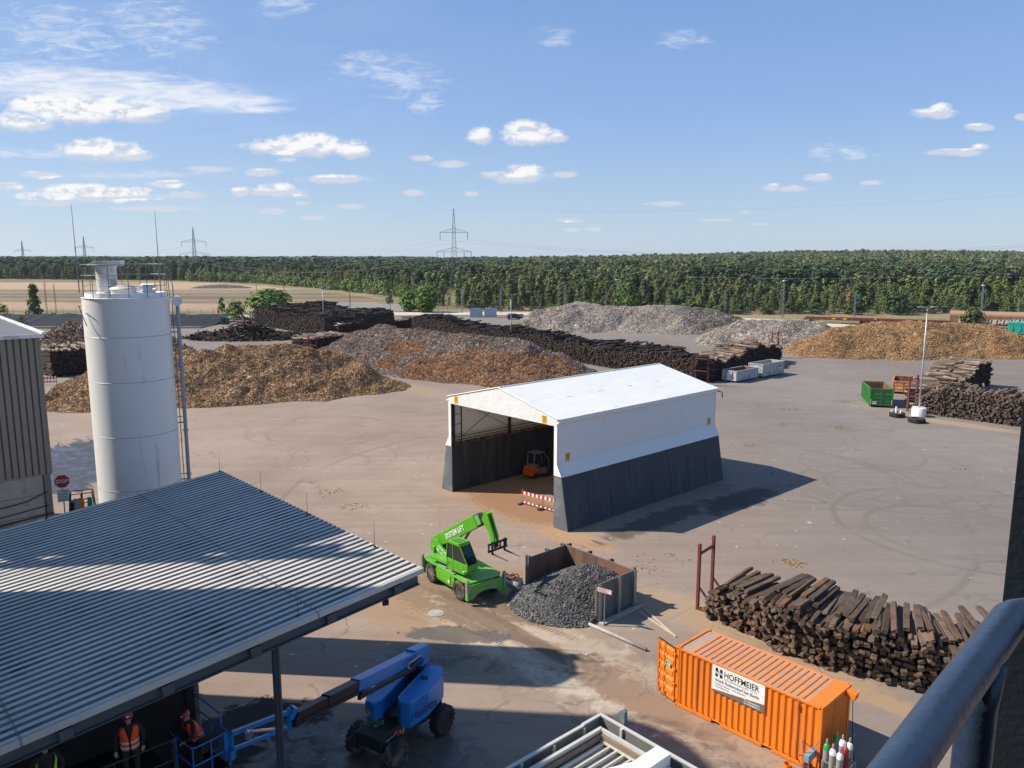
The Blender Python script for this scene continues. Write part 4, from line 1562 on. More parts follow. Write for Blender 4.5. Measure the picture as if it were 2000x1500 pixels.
# ================================================================ ash bay
bay = thing('ash_bay', (.92, 41.45, 0), R(-48.2), 'three sided ash bay of steel plates between rolled steel posts', 'storage bay')
BW, BD, BH = 4.96, 2.95, 1.96
BAYOUT = paint('grey_bay_plate', (.150, .145, .140), .7, var=.2, scale=.8, dirt=(.24, .23, .21), dirt_amt=.3, streak=True)
BAYIN = paint('rust_stained_plate', (.17, .085, .055), .85, var=.35, scale=.8, dirt=(.06, .045, .04), dirt_amt=.5, streak=True)
for nm, (x0, x1, y0, y1) in (('left', (-.06, .0, 0, BD)), ('back', (0, BW, BD, BD + .06)), ('right', (BW, BW + .06, 0, BD))):
    b = MB()
    b.span(x0, x1, y0, y1, .0, BH)
    o = b.build('wall_panel', BAYOUT, bay)
    b = MB()
    if nm == 'left':
        b.span(.001, .012, .02, BD - .02, .02, BH - .02)
    elif nm == 'back':
        b.span(.02, BW - .02, BD - .012, BD - .001, .02, BH - .02)
    else:
        b.span(BW - .012, BW - .001, .02, BD - .02, .02, BH - .02)
    b.build('rusty_lining', BAYIN, o)
H_ = []
for (x, y, rz) in [(-.17, .1, 0), (-.17, 1.6, 0), (-.17, BD - .1, 0), (.1, BD + .17, 90), (1.7, BD + .17, 90), (3.3, BD + .17, 90), (BW - .1, BD + .17, 90),
                   (BW + .17, .1, 0), (BW + .17, 1.6, 0), (BW + .17, BD - .1, 0)]:
    b = MB(Matrix.Translation((x, y, 0)) @ Matrix.Rotation(R(rz), 4, 'Z'))
    b.span(-.1, -.085, -.1, .1, 0, BH + .06)
    b.span(.085, .1, -.1, .1, 0, BH + .06)
    b.span(-.085, .085, -.006, .006, 0, BH + .06)
    b.build('steel_post', STEELG if x > BW - .2 or x < 0 else DARKST, bay)
for q in ((BW + .28, BW + .62, -.05, BD + .3, 0, .09), (-.6, -.28, -.05, BD + .1, 0, .09)):
    b = MB()
    b.span(*q)
    b.build('concrete_footing', CONC, bay, bevel=.02)
ASH = [((.125, .120, .115), 5), ((.092, .088, .085), 4), ((.17, .164, .155), 2), ((.06, .057, .055), 1.5)]


def bay_w(x, y):
    ca, sa = math.cos(R(-48.2)), math.sin(R(-48.2))
    return (.92 + x * ca - y * sa, 41.45 + x * sa + y * ca)




def in_bay(X, Y):
    ca, sa = math.cos(R(-48.2)), math.sin(R(-48.2))
    lx = (X - .92) * ca + (Y - 41.45) * sa
    ly = -(X - .92) * sa + (Y - 41.45) * ca
    return (lx > -.5) & (lx < BW + .1) & ~((ly > -.12) & ((lx < .03) | (lx > BW - .03) | (ly > BD - .03)))


heap('ash_heap', 'dark grey clinker ash heap spilling out of the steel bay', 'heap', [(*bay_w(3.3, 1.9), 1.55), (*bay_w(2.7, 1.5), 1.78), (*bay_w(2.5, .6), 1.45), (*bay_w(2.5, -.25), .75)], .60, ASH,
     .10, 9000, (.12, .10, .07), seed=41, lumps=.25, fine=.16, warp=.9, clip=in_bay)
sg = thing('warning_sign', G(1180, 1222), R(-35), 'small white sign with red edge on a thin post before the ash bay', 'sign')
b = MB()
b.cyl((0, 0, 0), (0, 0, 1.95), .03, n=8)
b.build('post', STEELG, sg)
b = MB()
b.span(-.42, .42, -.045, -.03, 1.74, 2.0)
o = b.build('sign_plate', paint('red_sign', (.5, .03, .03), .5, var=.08), sg)
b = MB()
b.span(-.39, .39, -.052, -.046, 1.765, 1.975)
b.build('white_field', WHITEP, o)
b = MB()
for k, (x0, x1) in enumerate(((-.33, .30), (-.33, .1), (-.33, .22))):
    b.span(x0, x1, -.058, -.0525, 1.925 - k * .06, 1.945 - k * .06)
b.build('sign_text', REDP, o)

# ================================================================ corrugated canopy
c0 = Vector((-2.43, 20.33, 10.0))
cu_ = Vector((-.677, .736, 0))
slope_ = math.atan(.085)
cv = Vector((-.736 * math.cos(slope_), -.677 * math.cos(slope_), -math.sin(slope_)))
canopy = thing('canopy', (0, 0, 0), 0, 'big corrugated steel canopy roof on posts over the workers and lift basket', 'canopy roof')
CW, CLN = 13.3, 22.0
nrm = cu_.cross(cv).normalized()
if nrm.z < 0:
    nrm = -nrm
CM = Matrix((cu_, cv, nrm)).transposed().to_4x4()
CM.translation = c0
m, nt, b_, out = new_mat('galvanised_roof_sheet')
tc = nt.node('ShaderNodeTexCoord').outputs['Object']
uu = nt.vm('DOT_PRODUCT', tc, tuple(cu_), out=1)
vv = nt.vm('DOT_PRODUCT', tc, tuple(cv), out=1)
cbn = nt.node('ShaderNodeCombineXYZ')
nt.put(cbn.inputs[0], uu)
nt.put(cbn.inputs[1], vv)
st = nt.noise(nt.vm('MULTIPLY', cbn.outputs[0], (2.2, .12, 1)), 1.0, 6, .7)
bl = nt.noise(cbn.outputs[0], .35, 5, .6)
colr = nt.ramp(nt.m('ADD', nt.m('MULTIPLY', st, .5), nt.m('MULTIPLY', bl, .5)), [(.35, (.42, .39, .355)), (.65, (.60, .57, .53))])
mos = nt.smooth(nt.noise(nt.vm('MULTIPLY', cbn.outputs[0], (3.0, .28, 1)), 1.0, 5, .75), .66, .74)
colr = nt.mix(nt.m('MULTIPLY', mos, .8), colr, (.05, .048, .03))
lapj = nt.m('ABSOLUTE', nt.m('SUBTRACT', nt.m('FRACT', nt.m('DIVIDE', vv, 6.4)), .5))
colr = nt.mix(nt.m('MULTIPLY', nt.smooth(lapj, .006, .003), .6), colr, (.12, .11, .10))
run = nt.smooth(nt.noise(nt.vm('MULTIPLY', cbn.outputs[0], (7, .3, 1)), 1.0, 5, .7), .58, .72)
colr = nt.mix(nt.m('MULTIPLY', run, .35), colr, (.24, .21, .17))
nt.put(b_.inputs['Base Color'], colr)
b_.inputs['Metallic'].default_value = .15
b_.inputs['Roughness'].default_value = .5
ROOF = m
VALLEY = paint('dark_roof_valley', (.165, .157, .145), .7, var=.35, scale=.6, dirt=(.035, .035, .025), dirt_amt=.35)  # darker grey for valley floors and one flank of each rib
pitch_ = .266
nr = int(CW / pitch_)
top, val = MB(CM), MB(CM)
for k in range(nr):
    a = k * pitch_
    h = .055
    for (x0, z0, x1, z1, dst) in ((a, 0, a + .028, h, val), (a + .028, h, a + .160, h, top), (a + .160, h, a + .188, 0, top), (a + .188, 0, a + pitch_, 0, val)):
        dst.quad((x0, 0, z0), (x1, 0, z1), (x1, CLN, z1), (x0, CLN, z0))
rs = top.build('roof_sheet', ROOF, canopy)
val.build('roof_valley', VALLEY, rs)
# structure below the sheet: soffit, purlins, edge beams, gutter
b = MB(CM)
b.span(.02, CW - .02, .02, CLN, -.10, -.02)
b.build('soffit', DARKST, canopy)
b = MB(CM)
b.span(-.03, .03, -.02, CLN, -.10, .045)
b.span(CW - .05, CW + .03, -.02, CLN, -.14, .05)
b.build('edge_flashing', ROOF, canopy)
FASCIA = paint('blue_grey_steel', (.075, .090, .10), .5, .2, var=.2)
b = MB(CM)
b.span(.12, .20, .1, CLN, -.40, -.14)
b.span(.04, .30, .1, CLN, -.43, -.401)
b.span(CW - .4, CW - .2, .1, CLN, -.5, -.12)
b.span(.35, CW - .4, .12, .26, -.45, -.12)
b.build('edge_beam', FASCIA, canopy)
b = MB(CM)
for k in range(11):
    b.span(.05, CW - .1, .7 + k * 2.0, .82 + k * 2.0, -.30, -.11)
    b.span(-.02, .12, .7 + k * 2.0, .95 + k * 2.0, -.36, -.15)
b.build('purlin', FASCIA, canopy)
for v_ in (4.3, 11.0, 17.5):
    for u_ in (.16, CW - .3):
        p = CM @ Vector((u_, v_, -.40))
        b = MB()
        b.span(p.x - .065, p.x - .053, p.y - .065, p.y + .065, 0, p.z)
        b.span(p.x + .053, p.x + .065, p.y - .065, p.y + .065, 0, p.z)
        b.span(p.x - .053, p.x + .053, p.y - .006, p.y + .006, 0, p.z)
        b.cyl((p.x + .10, p.y - .05, 0), (p.x + .10, p.y - .05, p.z), .035, n=8)
        b.build('post', FASCIA, canopy)
for (u_, v_) in ((CW - .05, .1), (9.6, .1), (6.2, .1), (2.2, .1), (.2, 3.6), (CW - .1, 6.2), (CW - .1, 14)):
    p = CM @ Vector((u_, v_, .05))
    b = MB()
    b.cyl(p, p + Vector((0, 0, .75)), .008, .004, n=5)
    b.cyl(p, p + Vector((0, 0, .04)), .04, n=6)
    b.build('lightning_rod', DARKST, canopy)
p = CM @ Vector((.1, 1.2, -.6))
b = MB()
b.box(p.x, p.y, p.z + .08, .16, .12, .14, .3, .3)
b.build('floodlight', DARKST, canopy)
# black wall, added to block light, and working platform under the canopy
ph = thing('shade_wall', (0, 0, 0), 0, 'black wall added under the low edge of the canopy roof to block light', 'wall')
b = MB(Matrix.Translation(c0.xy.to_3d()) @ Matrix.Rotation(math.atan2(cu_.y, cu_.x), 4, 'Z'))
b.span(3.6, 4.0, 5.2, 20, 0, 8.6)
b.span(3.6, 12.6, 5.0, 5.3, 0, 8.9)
b.build('wall_sheet', paint('shade_black', (.008, .008, .009), .9, var=.3), ph)  # black colour stands for the darkness under the roof
b = MB(Matrix.Translation(c0.xy.to_3d()) @ Matrix.Rotation(math.atan2(cu_.y, cu_.x), 4, 'Z'))
b.cyl((5.2, 4.6, 0), (5.2, 4.6, 8.4), .28, n=16)
b.build('duct', FASCIA, ph, auto=40)

# ================================================================ white silo
SX, SY, SR, SH = -17.05, 35.0, 1.75, 16.62
silo = thing('cement_silo', (SX, SY, 0), 0, 'tall white steel silo with railing on top beside the canopy', 'silo')
SILOM = paint('silo_white_paint', (.78, .775, .735), .36, var=.025, scale=.5, dirt=(.52, .50, .45), dirt_amt=.1, dirt_scale=2.6, streak=True)
b = MB()
b.lathe([(SR, 1.2), (SR, SH)], 64)
b.build('shell', SILOM, silo, auto=40)
b = MB()
for z in (14.95, 13.0, 10.6, 8.2, 5.8, 3.4):
    b.lathe([(SR + .001, z), (SR + .009, z + .012), (SR + .001, z + .024)], 64)
b.build('weld_seam', STEELG, silo)
b = MB()
b.lathe([(SR + .02, SH - .02), (SR + .035, SH), (SR - .12, SH + .02), (SR - .14, SH + .20), (SR - .19, SH + .20), (SR - .2, SH + .06), (.5, SH + .22), (0, SH + .24)], 64)
b.build('roof', SILOM, silo, auto=40)
b = MB()
for k in range(3):
    a0 = R(60 + 120 * k)
    b.cyl((SR * .8 * math.cos(a0), SR * .8 * math.sin(a0), 0), (SR * .8 * math.cos(a0), SR * .8 * math.sin(a0), 1.3), .12, n=8)
b.build('leg', STEELG, silo)
RAILM = paint('railing_steel', (.20, .205, .205), .5, .3, var=.15)
b = MB()
RR, HT = SR - .06, 1.42
pst = []
for k in range(14):
    a0 = 2 * PI * k / 14 + .3
    x, y = RR * math.cos(a0), RR * math.sin(a0)
    b.cyl((x, y, SH), (x, y, SH + HT), .015, n=6)
for hz in (HT, HT * .68, HT * .36):
    b.tube([(RR * math.cos(2 * PI * k / 36), RR * math.sin(2 * PI * k / 36), SH + hz) for k in range(37)], .013, 6)
b.build('railing', RAILM, silo)
b = MB()
b.lathe([(.46, SH + .15), (.46, SH + .2), (.42, SH + .24), (.42, SH + 1.30), (.47, SH + 1.32), (.47, SH + 1.36), (0, SH + 1.37)], 32, (-.62, -.35, 0))
f = b.build('filter', WHITEP, silo, auto=40)
b = MB(Matrix.Translation((-.55, -.35, SH + 1.37)) @ Matrix.Rotation(.25, 4, 'Z'))
b.prism([(-.68, .0), (.62, .0), (.62, .22), (-.1, .2), (-.45, .17), (-.70, .03)], 'xz', -.42, .42)
b.build('filter_hood', WHITEP, f, bevel=.01)
b = MB()
b.lathe([(.50, SH + .1), (.50, SH + .36), (.56, SH + .37), (.54, SH + .41), (.3, SH + .52), (0, SH + .56)], 28, (.28, -.75, 0))
b.build('manhole', WHITEP, silo, auto=40)
b = MB()
b.box(.95, .1, SH + .35, .3, .3, .35)
b.cyl((.55, .35, SH + .38), (1.15, .35, SH + .38), .19, n=12)
b.cyl((1.45, -.5, SH + .1), (1.45, -.5, SH + .32), .1, n=10)
b.cyl((1.2, -.4, SH + .32), (1.62, -.55, SH + .36), .05, n=8)
b.build('roof_fitting', WHITEP, silo, auto=40)
for (x, y, hh, lean) in ((-1.74, -.55, 3.95, -.03), (1.02, 1.2, 3.8, -.02)):
    b = MB()
    b.tube([(x, y, SH + .2), (x + lean * .3, y, SH + hh * .35), (x + lean, y, SH + hh)], [.03, .022, .008], 6)
    b.build('antenna', RAILM, silo)
b = MB()
b.box(1.74, .6, SH + 1.40, .42, .04, .04)
b.cyl((1.86, .58, SH - .3), (1.80, .58, SH + 1.40), .018, n=6)
b.cyl((1.66, .62, SH - .1), (1.61, .62, SH + 1.40), .018, n=6)
b.build('rail_gate', RAILM, silo)
ladx, lady = .90 * (SR + .36), .44 * (SR + .36) - .12
b = MB()
b.cyl((ladx, lady, 1.0), (ladx, lady, SH - .42), .085, n=10)
for z in (3.2, 5.6, 5.9, 8.0, 8.3, 10.4, 13.2, 13.5, 15.3):
    b.cyl((ladx, lady, z), (ladx, lady, z + .06), .125, n=10)
b.build('fill_pipe', paint('pipe_grey', (.34, .35, .37), .5, .2, var=.12), silo, auto=40)
b = MB()
for z in (2.5, 5.5, 8.1, 10.8, 13.4, 15.0):
    b.bar((ladx * .80, lady * .80, z), (ladx, lady, z), .05)
    b.bar((ladx * .82, lady * .82 - .15, z + .3), (ladx - .05, lady - .15, z + .3), .03)
b.bar((ladx - .16, lady - .16, 1.4), (ladx - .16, lady - .16, 16.4), .03)
b.build('pipe_bracket', RAILM, silo)
b = MB()
dv = Vector((.34, -.94, 0))
cc = Vector((ladx, lady, SH - .22))
b.cyl(cc - dv * .22, cc + dv * .22, .22, n=20)
b.build('pipe_drum', WHITEP, silo, auto=40)
b = MB()
b.bar((-1.45, -1.32, SH - .32), (-1.15, -1.62, SH - .34), .03)
b.bar((-1.35, -1.42, SH - .33), (-.95, -1.66, SH - 1.15), .025)
b.build('bracket_arm', DARKST, silo)

# ================================================================ ribbed shed on the left
shed = thing('ribbed_shed', (-27.1, 45.0, 0), math.atan2(-.677, -.736), 'grey beige ribbed metal shed on a concrete base left of the silo', 'shed')
# local x runs along the facade towards the left, local -y is the facade's outside ... gable goes to +y
CLAD = paint('beige_cladding', (.245, .225, .195), .55, .1, var=.07, scale=.4, dirt=(.16, .145, .125), dirt_amt=.2, streak=True)
CLADD = paint('dark_cladding_groove', (.055, .05, .045), .7, var=.2)
sgy = -1          # the gable side runs away from the camera: local -y
b, g_ = MB(), MB()
PT = .34
for k in range(60):
    a = k * PT
    b.quad((a, .0, 5.8), (a + .22, .0, 5.8), (a + .22, .0, 13.9), (a, .0, 13.9))
    b.quad((a + .22, 0, 5.8), (a + .25, -.045, 5.8), (a + .25, -.045, 13.9), (a + .22, 0, 13.9))
    g_.quad((a + .25, -.045, 5.8), (a + .31, -.045, 5.8), (a + .31, -.045, 13.9), (a + .25, -.045, 13.9))
    b.quad((a + .31, -.045, 5.8), (a + PT, 0, 5.8), (a + PT, 0, 13.9), (a + .31, -.045, 13.9))
cl = b.build('cladding', CLAD, shed)
g_.build('cladding_groove', CLADD, cl)
b = MB()
b.prism([(-.0, 5.8), (-15, 5.8), (-15, 14.25), (-.0, 13.9)], 'yz', -.02, .06)
b.span(-.04, .06, -.08, .03, 5.8, 13.95)
b.span(0, 20, -.10, -.05, 5.7, 5.8)
b.build('gable_wall', CLAD, shed)
b = MB()
b.span(.10, 20, -.5, -.06, 0, 5.72)
b.span(.1, .5, -14, -.06, 0, 5.72)
b.build('concrete_base', CONC, shed)
b = MB()
b.span(.10, .42, -.055, .06, 0, 5.72)
for z in (2.2, 3.4, 4.6):
    b.span(.45, 20, -.045, -.03, z, z + .02)
b.build('corner_post', paint('stained_post', (.20, .185, .165), .85, var=.3, dirt=(.06, .055, .05), dirt_amt=.4, streak=True), shed)
b = MB()
b.tube([(0.3, .05, 4.75), (1.4, .1, 4.35), (3, .1, 4.2), (7, .1, 4.15), (14, .1, 3.6)], .035, 6)
b.tube([(0.3, .05, 3.9), (3, .1, 3.65), (7, .1, 3.5), (14, .1, 3.1)], .03, 6)
b.tube([(0.1, .08, 3.4), (6, .1, 3.0), (14, .1, 2.7)], .045, 6)
b.build('cable', BLACKM, shed)
b = MB()
b.prism([(.14, 13.84), (-15, 14.2), (-15, 14.32), (.14, 13.98)], 'yz', -.14, 20)
b.build('roof', paint('grey_roof_sheet', (.125, .125, .13), .6, var=.2, scale=.5, streak=True), shed)
b = MB()
b.prism([(.16, 13.95), (-15, 14.27), (-15, 14.43), (.16, 14.11)], 'yz', -.30, -.141)
b.span(-.2, 20, .141, .24, 13.8, 14.02)
b.build('roof_trim', WHITEP, shed)

# ================================================================ unseen structures left of the viewpoint, shaped to cast the shade over the scene
t = thing('unseen_silo', (-27, 28.1, 0), 0, 'large unseen grey silo shaped for the shade it casts over the canopy', 'silo')
b = MB()
b.lathe([(4.2, 0), (4.2, 27.6), (3.6, 28.2), (0, 28.6)], 48)
b.build('shell', CONC, t, auto=40)
b = MB()
for k in range(24):
    a0 = 2 * PI * k / 24
    b.cyl((4.3 * math.cos(a0), 4.3 * math.sin(a0), 27.6), (4.3 * math.cos(a0), 4.3 * math.sin(a0), 28.9), .03, n=5)
for hz in (28.3, 28.9):
    b.tube([(4.3 * math.cos(2 * PI * k / 36), 4.3 * math.sin(2 * PI * k / 36), hz) for k in range(37)], .03, 5)
b.build('railing', RAILM, t)
b = MB()
for z in np.arange(15, 27.5, 1.7):  # pipe loops added to make the edge of the cast shade wavy
    b.tube([(.2, -4.25, z), (1.0, -4.55 - .35 * math.sin(z * 1.3), z + .4), (2.4, -4.2, z + .9)], .28, 8)
b.tube([(.6, -4.5, 12), (.6, -4.9, 20), (.2, -4.7, 24), (1.0, -4.6, 30)], .22, 8)
b.build('pipework', STEELG, t)
t = thing('unseen_tower', (0, 0, 0), 0, 'tall unseen grey building added left of the viewpoint for its shade', 'building')
b = MB()
b.span(-36, -20, -6, 20.95, 0, 26.4)
b.build('wall', CONC, t)
b = MB()
b.span(-36.2, -19.8, -6.2, 21.0, 26.4, 26.7)
b.build('roof', DARKST, t)
# ================================================================ helpers for machines
TYRE = paint('tyre_rubber', (.030, .028, .026), .9, var=.3, dirt=(.20, .16, .12), dirt_amt=.55, dirt_scale=2.5)
TYREC = paint('clean_tyre_rubber', (.020, .020, .021), .8, var=.3, dirt=(.06, .055, .05), dirt_amt=.4, dirt_scale=2.5)
RIM = paint('rim_paint', (.45, .45, .43), .5, .2, var=.15, dirt=(.2, .16, .12), dirt_amt=.4)
CHROME = paint('cylinder_rod', (.55, .56, .57), .25, .8, var=.05)


def wheel(parent, x, y, r, w_, rim=RIM, side=-1, tread=True, steer=0.0, tyre=TYRE):
    M = Matrix.Translation((x, y, r)) @ Matrix.Rotation(steer, 4, 'Z')
    b = MB(M @ Matrix.Rotation(PI / 2, 4, 'X'))
    hw = w_ / 2
    b.lathe([(r * .56, -hw * .8), (r * .62, -hw), (r * .88, -hw), (r * .97, -hw * .8), (r, -hw * .4), (r, hw * .4), (r * .97, hw * .8), (r * .88, hw), (r * .62, hw), (r * .56, hw * .8)], 28)
    if tread:
        n = 18
        for k in range(n):
            for sd in (-1, 1):
                a = 2 * PI * (k + .25 * sd) / n
                T = Matrix.Rotation(a, 4, 'Z') @ Matrix.Translation((r * 1.0, 0, sd * hw * .48)) @ Matrix.Rotation(sd * .55, 4, 'X')
                c = MB(b.T @ T)
                c.box(0, 0, 0, r * .09, r * .10, hw * .98)
                b.v += c.v
                b.f += [[i + len(b.v) - len(c.v) for i in f] for f in c.f]
    t = b.build('tyre', tyre, parent, auto=35)
    b = MB(M @ Matrix.Rotation(PI / 2, 4, 'X'))
    o = -side
    b.lathe([(r * .58, -hw * .7), (r * .60, hw * .75), (r * .55, hw * .78), (r * .5, hw * .35), (r * .2, hw * .25), (r * .17, hw * .6), (0, hw * .62)][::1] if side < 0 else
            [(0, -hw * .62), (r * .17, -hw * .6), (r * .2, -hw * .25), (r * .5, -hw * .35), (r * .55, -hw * .78), (r * .60, -hw * .75), (r * .58, hw * .7)], 20)
    b.build('rim', rim, t, auto=35)
    return t


# ================================================================ green rotating telehandler
GREEN = paint('bright_green_paint', (.088, .375, .012), .36, var=.10, scale=1.1, dirt=(.20, .27, .09), dirt_amt=.26, dirt_scale=1.8)
GREEND = paint('scuffed_green_paint', (.12, .40, .05), .5, var=.15, dirt=(.30, .27, .20), dirt_amt=.42, dirt_scale=2)
WTXT = paint('white_lettering', (.80, .80, .78), .5, var=.03)
th = thing('telehandler', (-2.8, 42.2, 0), R(-53.6), 'bright green rotating telehandler with folded boom and pallet forks', 'telehandler')
for x in (-1.5, 1.5):
    for y in (-1.02, 1.02):
        wheel(th, x, y, .56, .44, side=1 if y < 0 else -1, steer=.12 if x > 0 else -.1)
b = MB()
b.prism([(-.88, .42), (.88, .42), (.95, .60), (.95, 1.16), (.80, 1.24), (-.80, 1.24), (-.95, 1.16), (-.95, .60)], 'xz', -1.16, 1.16)
ch = b.build('chassis', GREEN, th, bevel=.04)
b = MB()
b.span(-.72, .62, -1.185, -1.162, .56, 1.02)
b.span(-.60, -.56, -1.2, -1.186, .7, .9)
b.build('side_cover', GREEN, ch, bevel=.012)
b = MB()
b.span(-.86, .86, -1.10, -.35, 1.241, 1.262)
b.build('step_plate', paint('dusty_grey_plate', (.26, .255, .235), .8, var=.2), ch)
b = MB()
b.lathe([(.085, 0), (.085, .012), (0, .012)], 16)
b.T = Matrix.Translation((.45, -1.19, .70)) @ Matrix.Rotation(PI / 2, 4, 'X')
bb = MB(Matrix.Translation((.45, -1.187, .70)) @ Matrix.Rotation(PI / 2, 4, 'X'))
bb.lathe([(.085, 0), (.085, .012), (0, .012)], 16)
bb.build('round_badge', WTXT, ch)
for sx_, nm in ((1, 'front'), (-1, 'rear')):
    b = MB()
    pl = [(.72, -1.02), (.95, -1.20), (2.05, -1.20), (2.34, -.9), (2.34, .9), (2.05, 1.20), (.95, 1.20), (.72, 1.02)]
    b.prism([(sx_ * p, q) for p, q in pl], 'xy', 1.14, 1.20)
    b.prism([(sx_ * p, q) for p, q in [(.96, -.55), (2.3, -.55), (2.3, .55), (.96, .55)]], 'xy', .55, 1.14)
    b.build('fender_deck', GREEN, th, bevel=.015)
    b = MB()
    yz = [(-1.06, .30), (-.86, .30), (-.62, .52), (-.2, .62), (.2, .62), (.62, .52), (.86, .30), (1.06, .30), (1.06, 1.1), (-1.06, 1.1)]
    b.prism(yz, 'yz', sx_ * 2.36, sx_ * 2.44)
    b.build('stabiliser_plate', GREEND, th, bevel=.01)
    for y in (-1.18, 1.18):
        b = MB()
        b.span(min(sx_ * 2.25, sx_ * 2.47), max(sx_ * 2.25, sx_ * 2.47), y - .09, y + .09, .28, 1.12)
        b.prism([(sx_ * 2.28, 1.12), (sx_ * 2.47, 1.12), (sx_ * 2.40, 1.42), (sx_ * 2.30, 1.42)], 'xz', y - .05, y + .05)
        ol = b.build('outrigger', GREEND, th, bevel=.012)
        b = MB()
        b.span(min(sx_ * 2.471, sx_ * 2.49), max(sx_ * 2.471, sx_ * 2.49), y - .075, y + .075, .72, 1.30)
        s_ = -1 if y < 0 else 1
        b.span(sx_ * 2.36 - .1, sx_ * 2.36 + .1, y + s_ * .091, y + s_ * .105, .72, 1.32)
        b.build('grey_pad', STEELG, ol)
b = MB()
for y in (-.12, .06):
    b.cyl((2.442, y, .86), (2.452, y, .86), .035, n=10)
b.build('tow_hole', BLACKM, th)
# turret (turned away from the chassis)
TA = R(-45) - R(-53.6)
TM = Matrix.Rotation(TA, 4, 'Z')
b = MB(TM)
b.cyl((0, 0, 1.2), (0, 0, 1.42), .62, n=28)
b.build('slew_ring', DARKST, th)
b = MB(TM)
b.prism([(-1.75, 1.42), (.55, 1.42), (.75, 1.62), (.35, 1.78), (-.15, 1.70), (-1.05, 2.05), (-1.5, 2.40), (-2.15, 2.42), (-2.2, 1.75)], 'xz', -.50, -.42)
b.prism([(-1.75, 1.42), (.55, 1.42), (.75, 1.62), (.35, 1.78), (-.15, 1.70), (-1.05, 2.05), (-1.5, 2.40), (-2.15, 2.42), (-2.2, 1.75)], 'xz', .30, .38)
b.span(-1.9, .5, -.42, .30, 1.42, 1.52)
b.span(-1.94, -1.7, -.42, .30, 1.52, 2.1)
b.build('turret_frame', GREEN, th, bevel=.012)
b = MB(TM)
b.span(-1.35, .1, -.40, -.05, 1.53, 1.95)
b.cyl((-.3, -.2, 1.95), (-.2, -.2, 2.15), .12, n=10)
b.build('engine', BLACKM, th)
b = MB(TM)
b.prism([(-1.7, -.98), (-.2, -.98), (-.2, -.51), (-1.9, -.51)], 'xy', 1.45, 1.62)
b.span(-2.0, -1.72, -.62, .42, 1.7, 2.0)
b.span(-2.35, -2.0, -.40, -.30, 1.78, 1.88)
b.build('counterweight', GREEN, th, bevel=.02)
b = MB(TM)
b.span(-1.9, -.05, -.515, -.501, 1.47, 1.50)
b.span(-1.995, -1.985, -.35, .25, 1.5, 1.53)
b.build('yellow_stripe', YELLOW, th)
# cab on the near side
CY0, CY1 = -1.22, -.44
b = MB(TM)
prof = [(.12, 1.42), (1.62, 1.42), (1.82, 1.75), (1.70, 2.05), (1.12, 2.98), (.16, 2.98), (.05, 2.2)]
low = [(.12, 1.42), (1.55, 1.42), (1.84, 1.72), (1.78, 1.98), (.05, 2.02)]
b.prism(low, 'xz', CY0, CY1)
cabo = b.build('cab_body', GREEN, th, bevel=.03)
b = MB(TM)
b.prism([(.08, 2.02), (1.77, 2.0), (1.16, 2.93), (.16, 2.93)], 'xz', CY0 + .04, CY1 - .04)
b.build('cab_glass', GLASS, th)
b = MB(TM)
for y in (CY0 + .03, CY1 - .03):
    b.bar((1.80, y, 1.98), (1.17, y, 2.96), .06)
    b.bar((.07, y, 2.0), (.15, y, 2.96), .07)
    b.bar((.62, y, 2.0), (.60, y, 2.96), .05)
    b.bar((.05, y, 2.03), (1.8, y, 2.0), .05)
b.prism([(.08, 2.93), (1.22, 2.93), (1.10, 3.06), (.2, 3.06)], 'xz', CY0 - .02, CY1 + .02)
b.build('cab_frame', GREEN, th, bevel=.012)
b = MB(TM)
for k in range(5):
    for j in range(3):
        b.span(.34 + k * .15, .44 + k * .15, CY0 + .14 + j * .18, CY0 + .24 + j * .18, 3.061, 3.068)
b.build('roof_grille', DARKST, th)
b = MB(TM)
b.cyl((1.5, CY0 - .02, 1.6), (1.62, CY0 - .02, 1.6), .07, n=10)
b.cyl((1.88, CY1 + .05, 1.62), (1.98, CY1 + .05, 1.62), .07, n=10)
b.build('work_lamp', CHROME, th)
# working clutter: mirrors, hoses, handles, lamps, panel gaps
b = MB(TM)
b.tube([(1.72, CY0 + .02, 2.2), (1.86, CY0 - .16, 2.45), (1.84, CY0 - .2, 2.7)], .015, 5)
b.box(1.85, CY0 - .2, 2.72, .05, .16, .26)
b.tube([(.3, CY1 + .02, 2.98), (.32, CY1 + .2, 3.1)], .02, 5)
b.build('mirror', BLACKM, th)
b = MB(TM)
b.span(.14, .16, CY0 - .006, CY0, 1.5, 2.0)
b.span(.62, .635, CY0 - .006, CY0, 1.46, 2.02)
b.span(1.5, 1.515, CY0 - .006, CY0, 1.46, 2.0)
b.span(.22, .36, CY0 - .02, CY0, 1.78, 1.82)
b.build('door_gap', BLACKM, cabo)
b = MB(TM)
for y in (-.15, -.05, .08):
    b.tube([(-.5, y, 1.6), (-.9, y - .05, 2.1), (-1.4, y, 2.05), (-1.7, y, 1.7)], .025, 5)
b.tube([(.1, -.44, 1.5), (.3, -.6, 1.35), (.1, -.9, 1.3), (-.2, -1.05, 1.3)], .03, 5)
b.build('hydraulic_hose', BLACK, th)
b = MB()
for x in (-.93, .93):
    for z in (.62, .9):
        b.span(x - .03, x + .03, -1.175, -1.162, z, z + .08)
b.build('reflector', YELLOW, ch)
b = MB()
for x0 in (-.74, .64):
    b.span(x0, x0 + .02, -1.168, -1.161, .5, 1.1)
b.span(-.9, .9, -1.168, -1.161, .50, .515)
b.build('panel_gap', BLACKM, ch)
b = MB()
b.prism([(1.0, -1.1), (2.1, -1.1), (2.25, -.85), (2.25, .85), (2.1, 1.1), (1.0, 1.1)], 'xy', 1.2015, 1.2045)
b.build('dusty_tread', GREEND, th)
b = MB(TM)
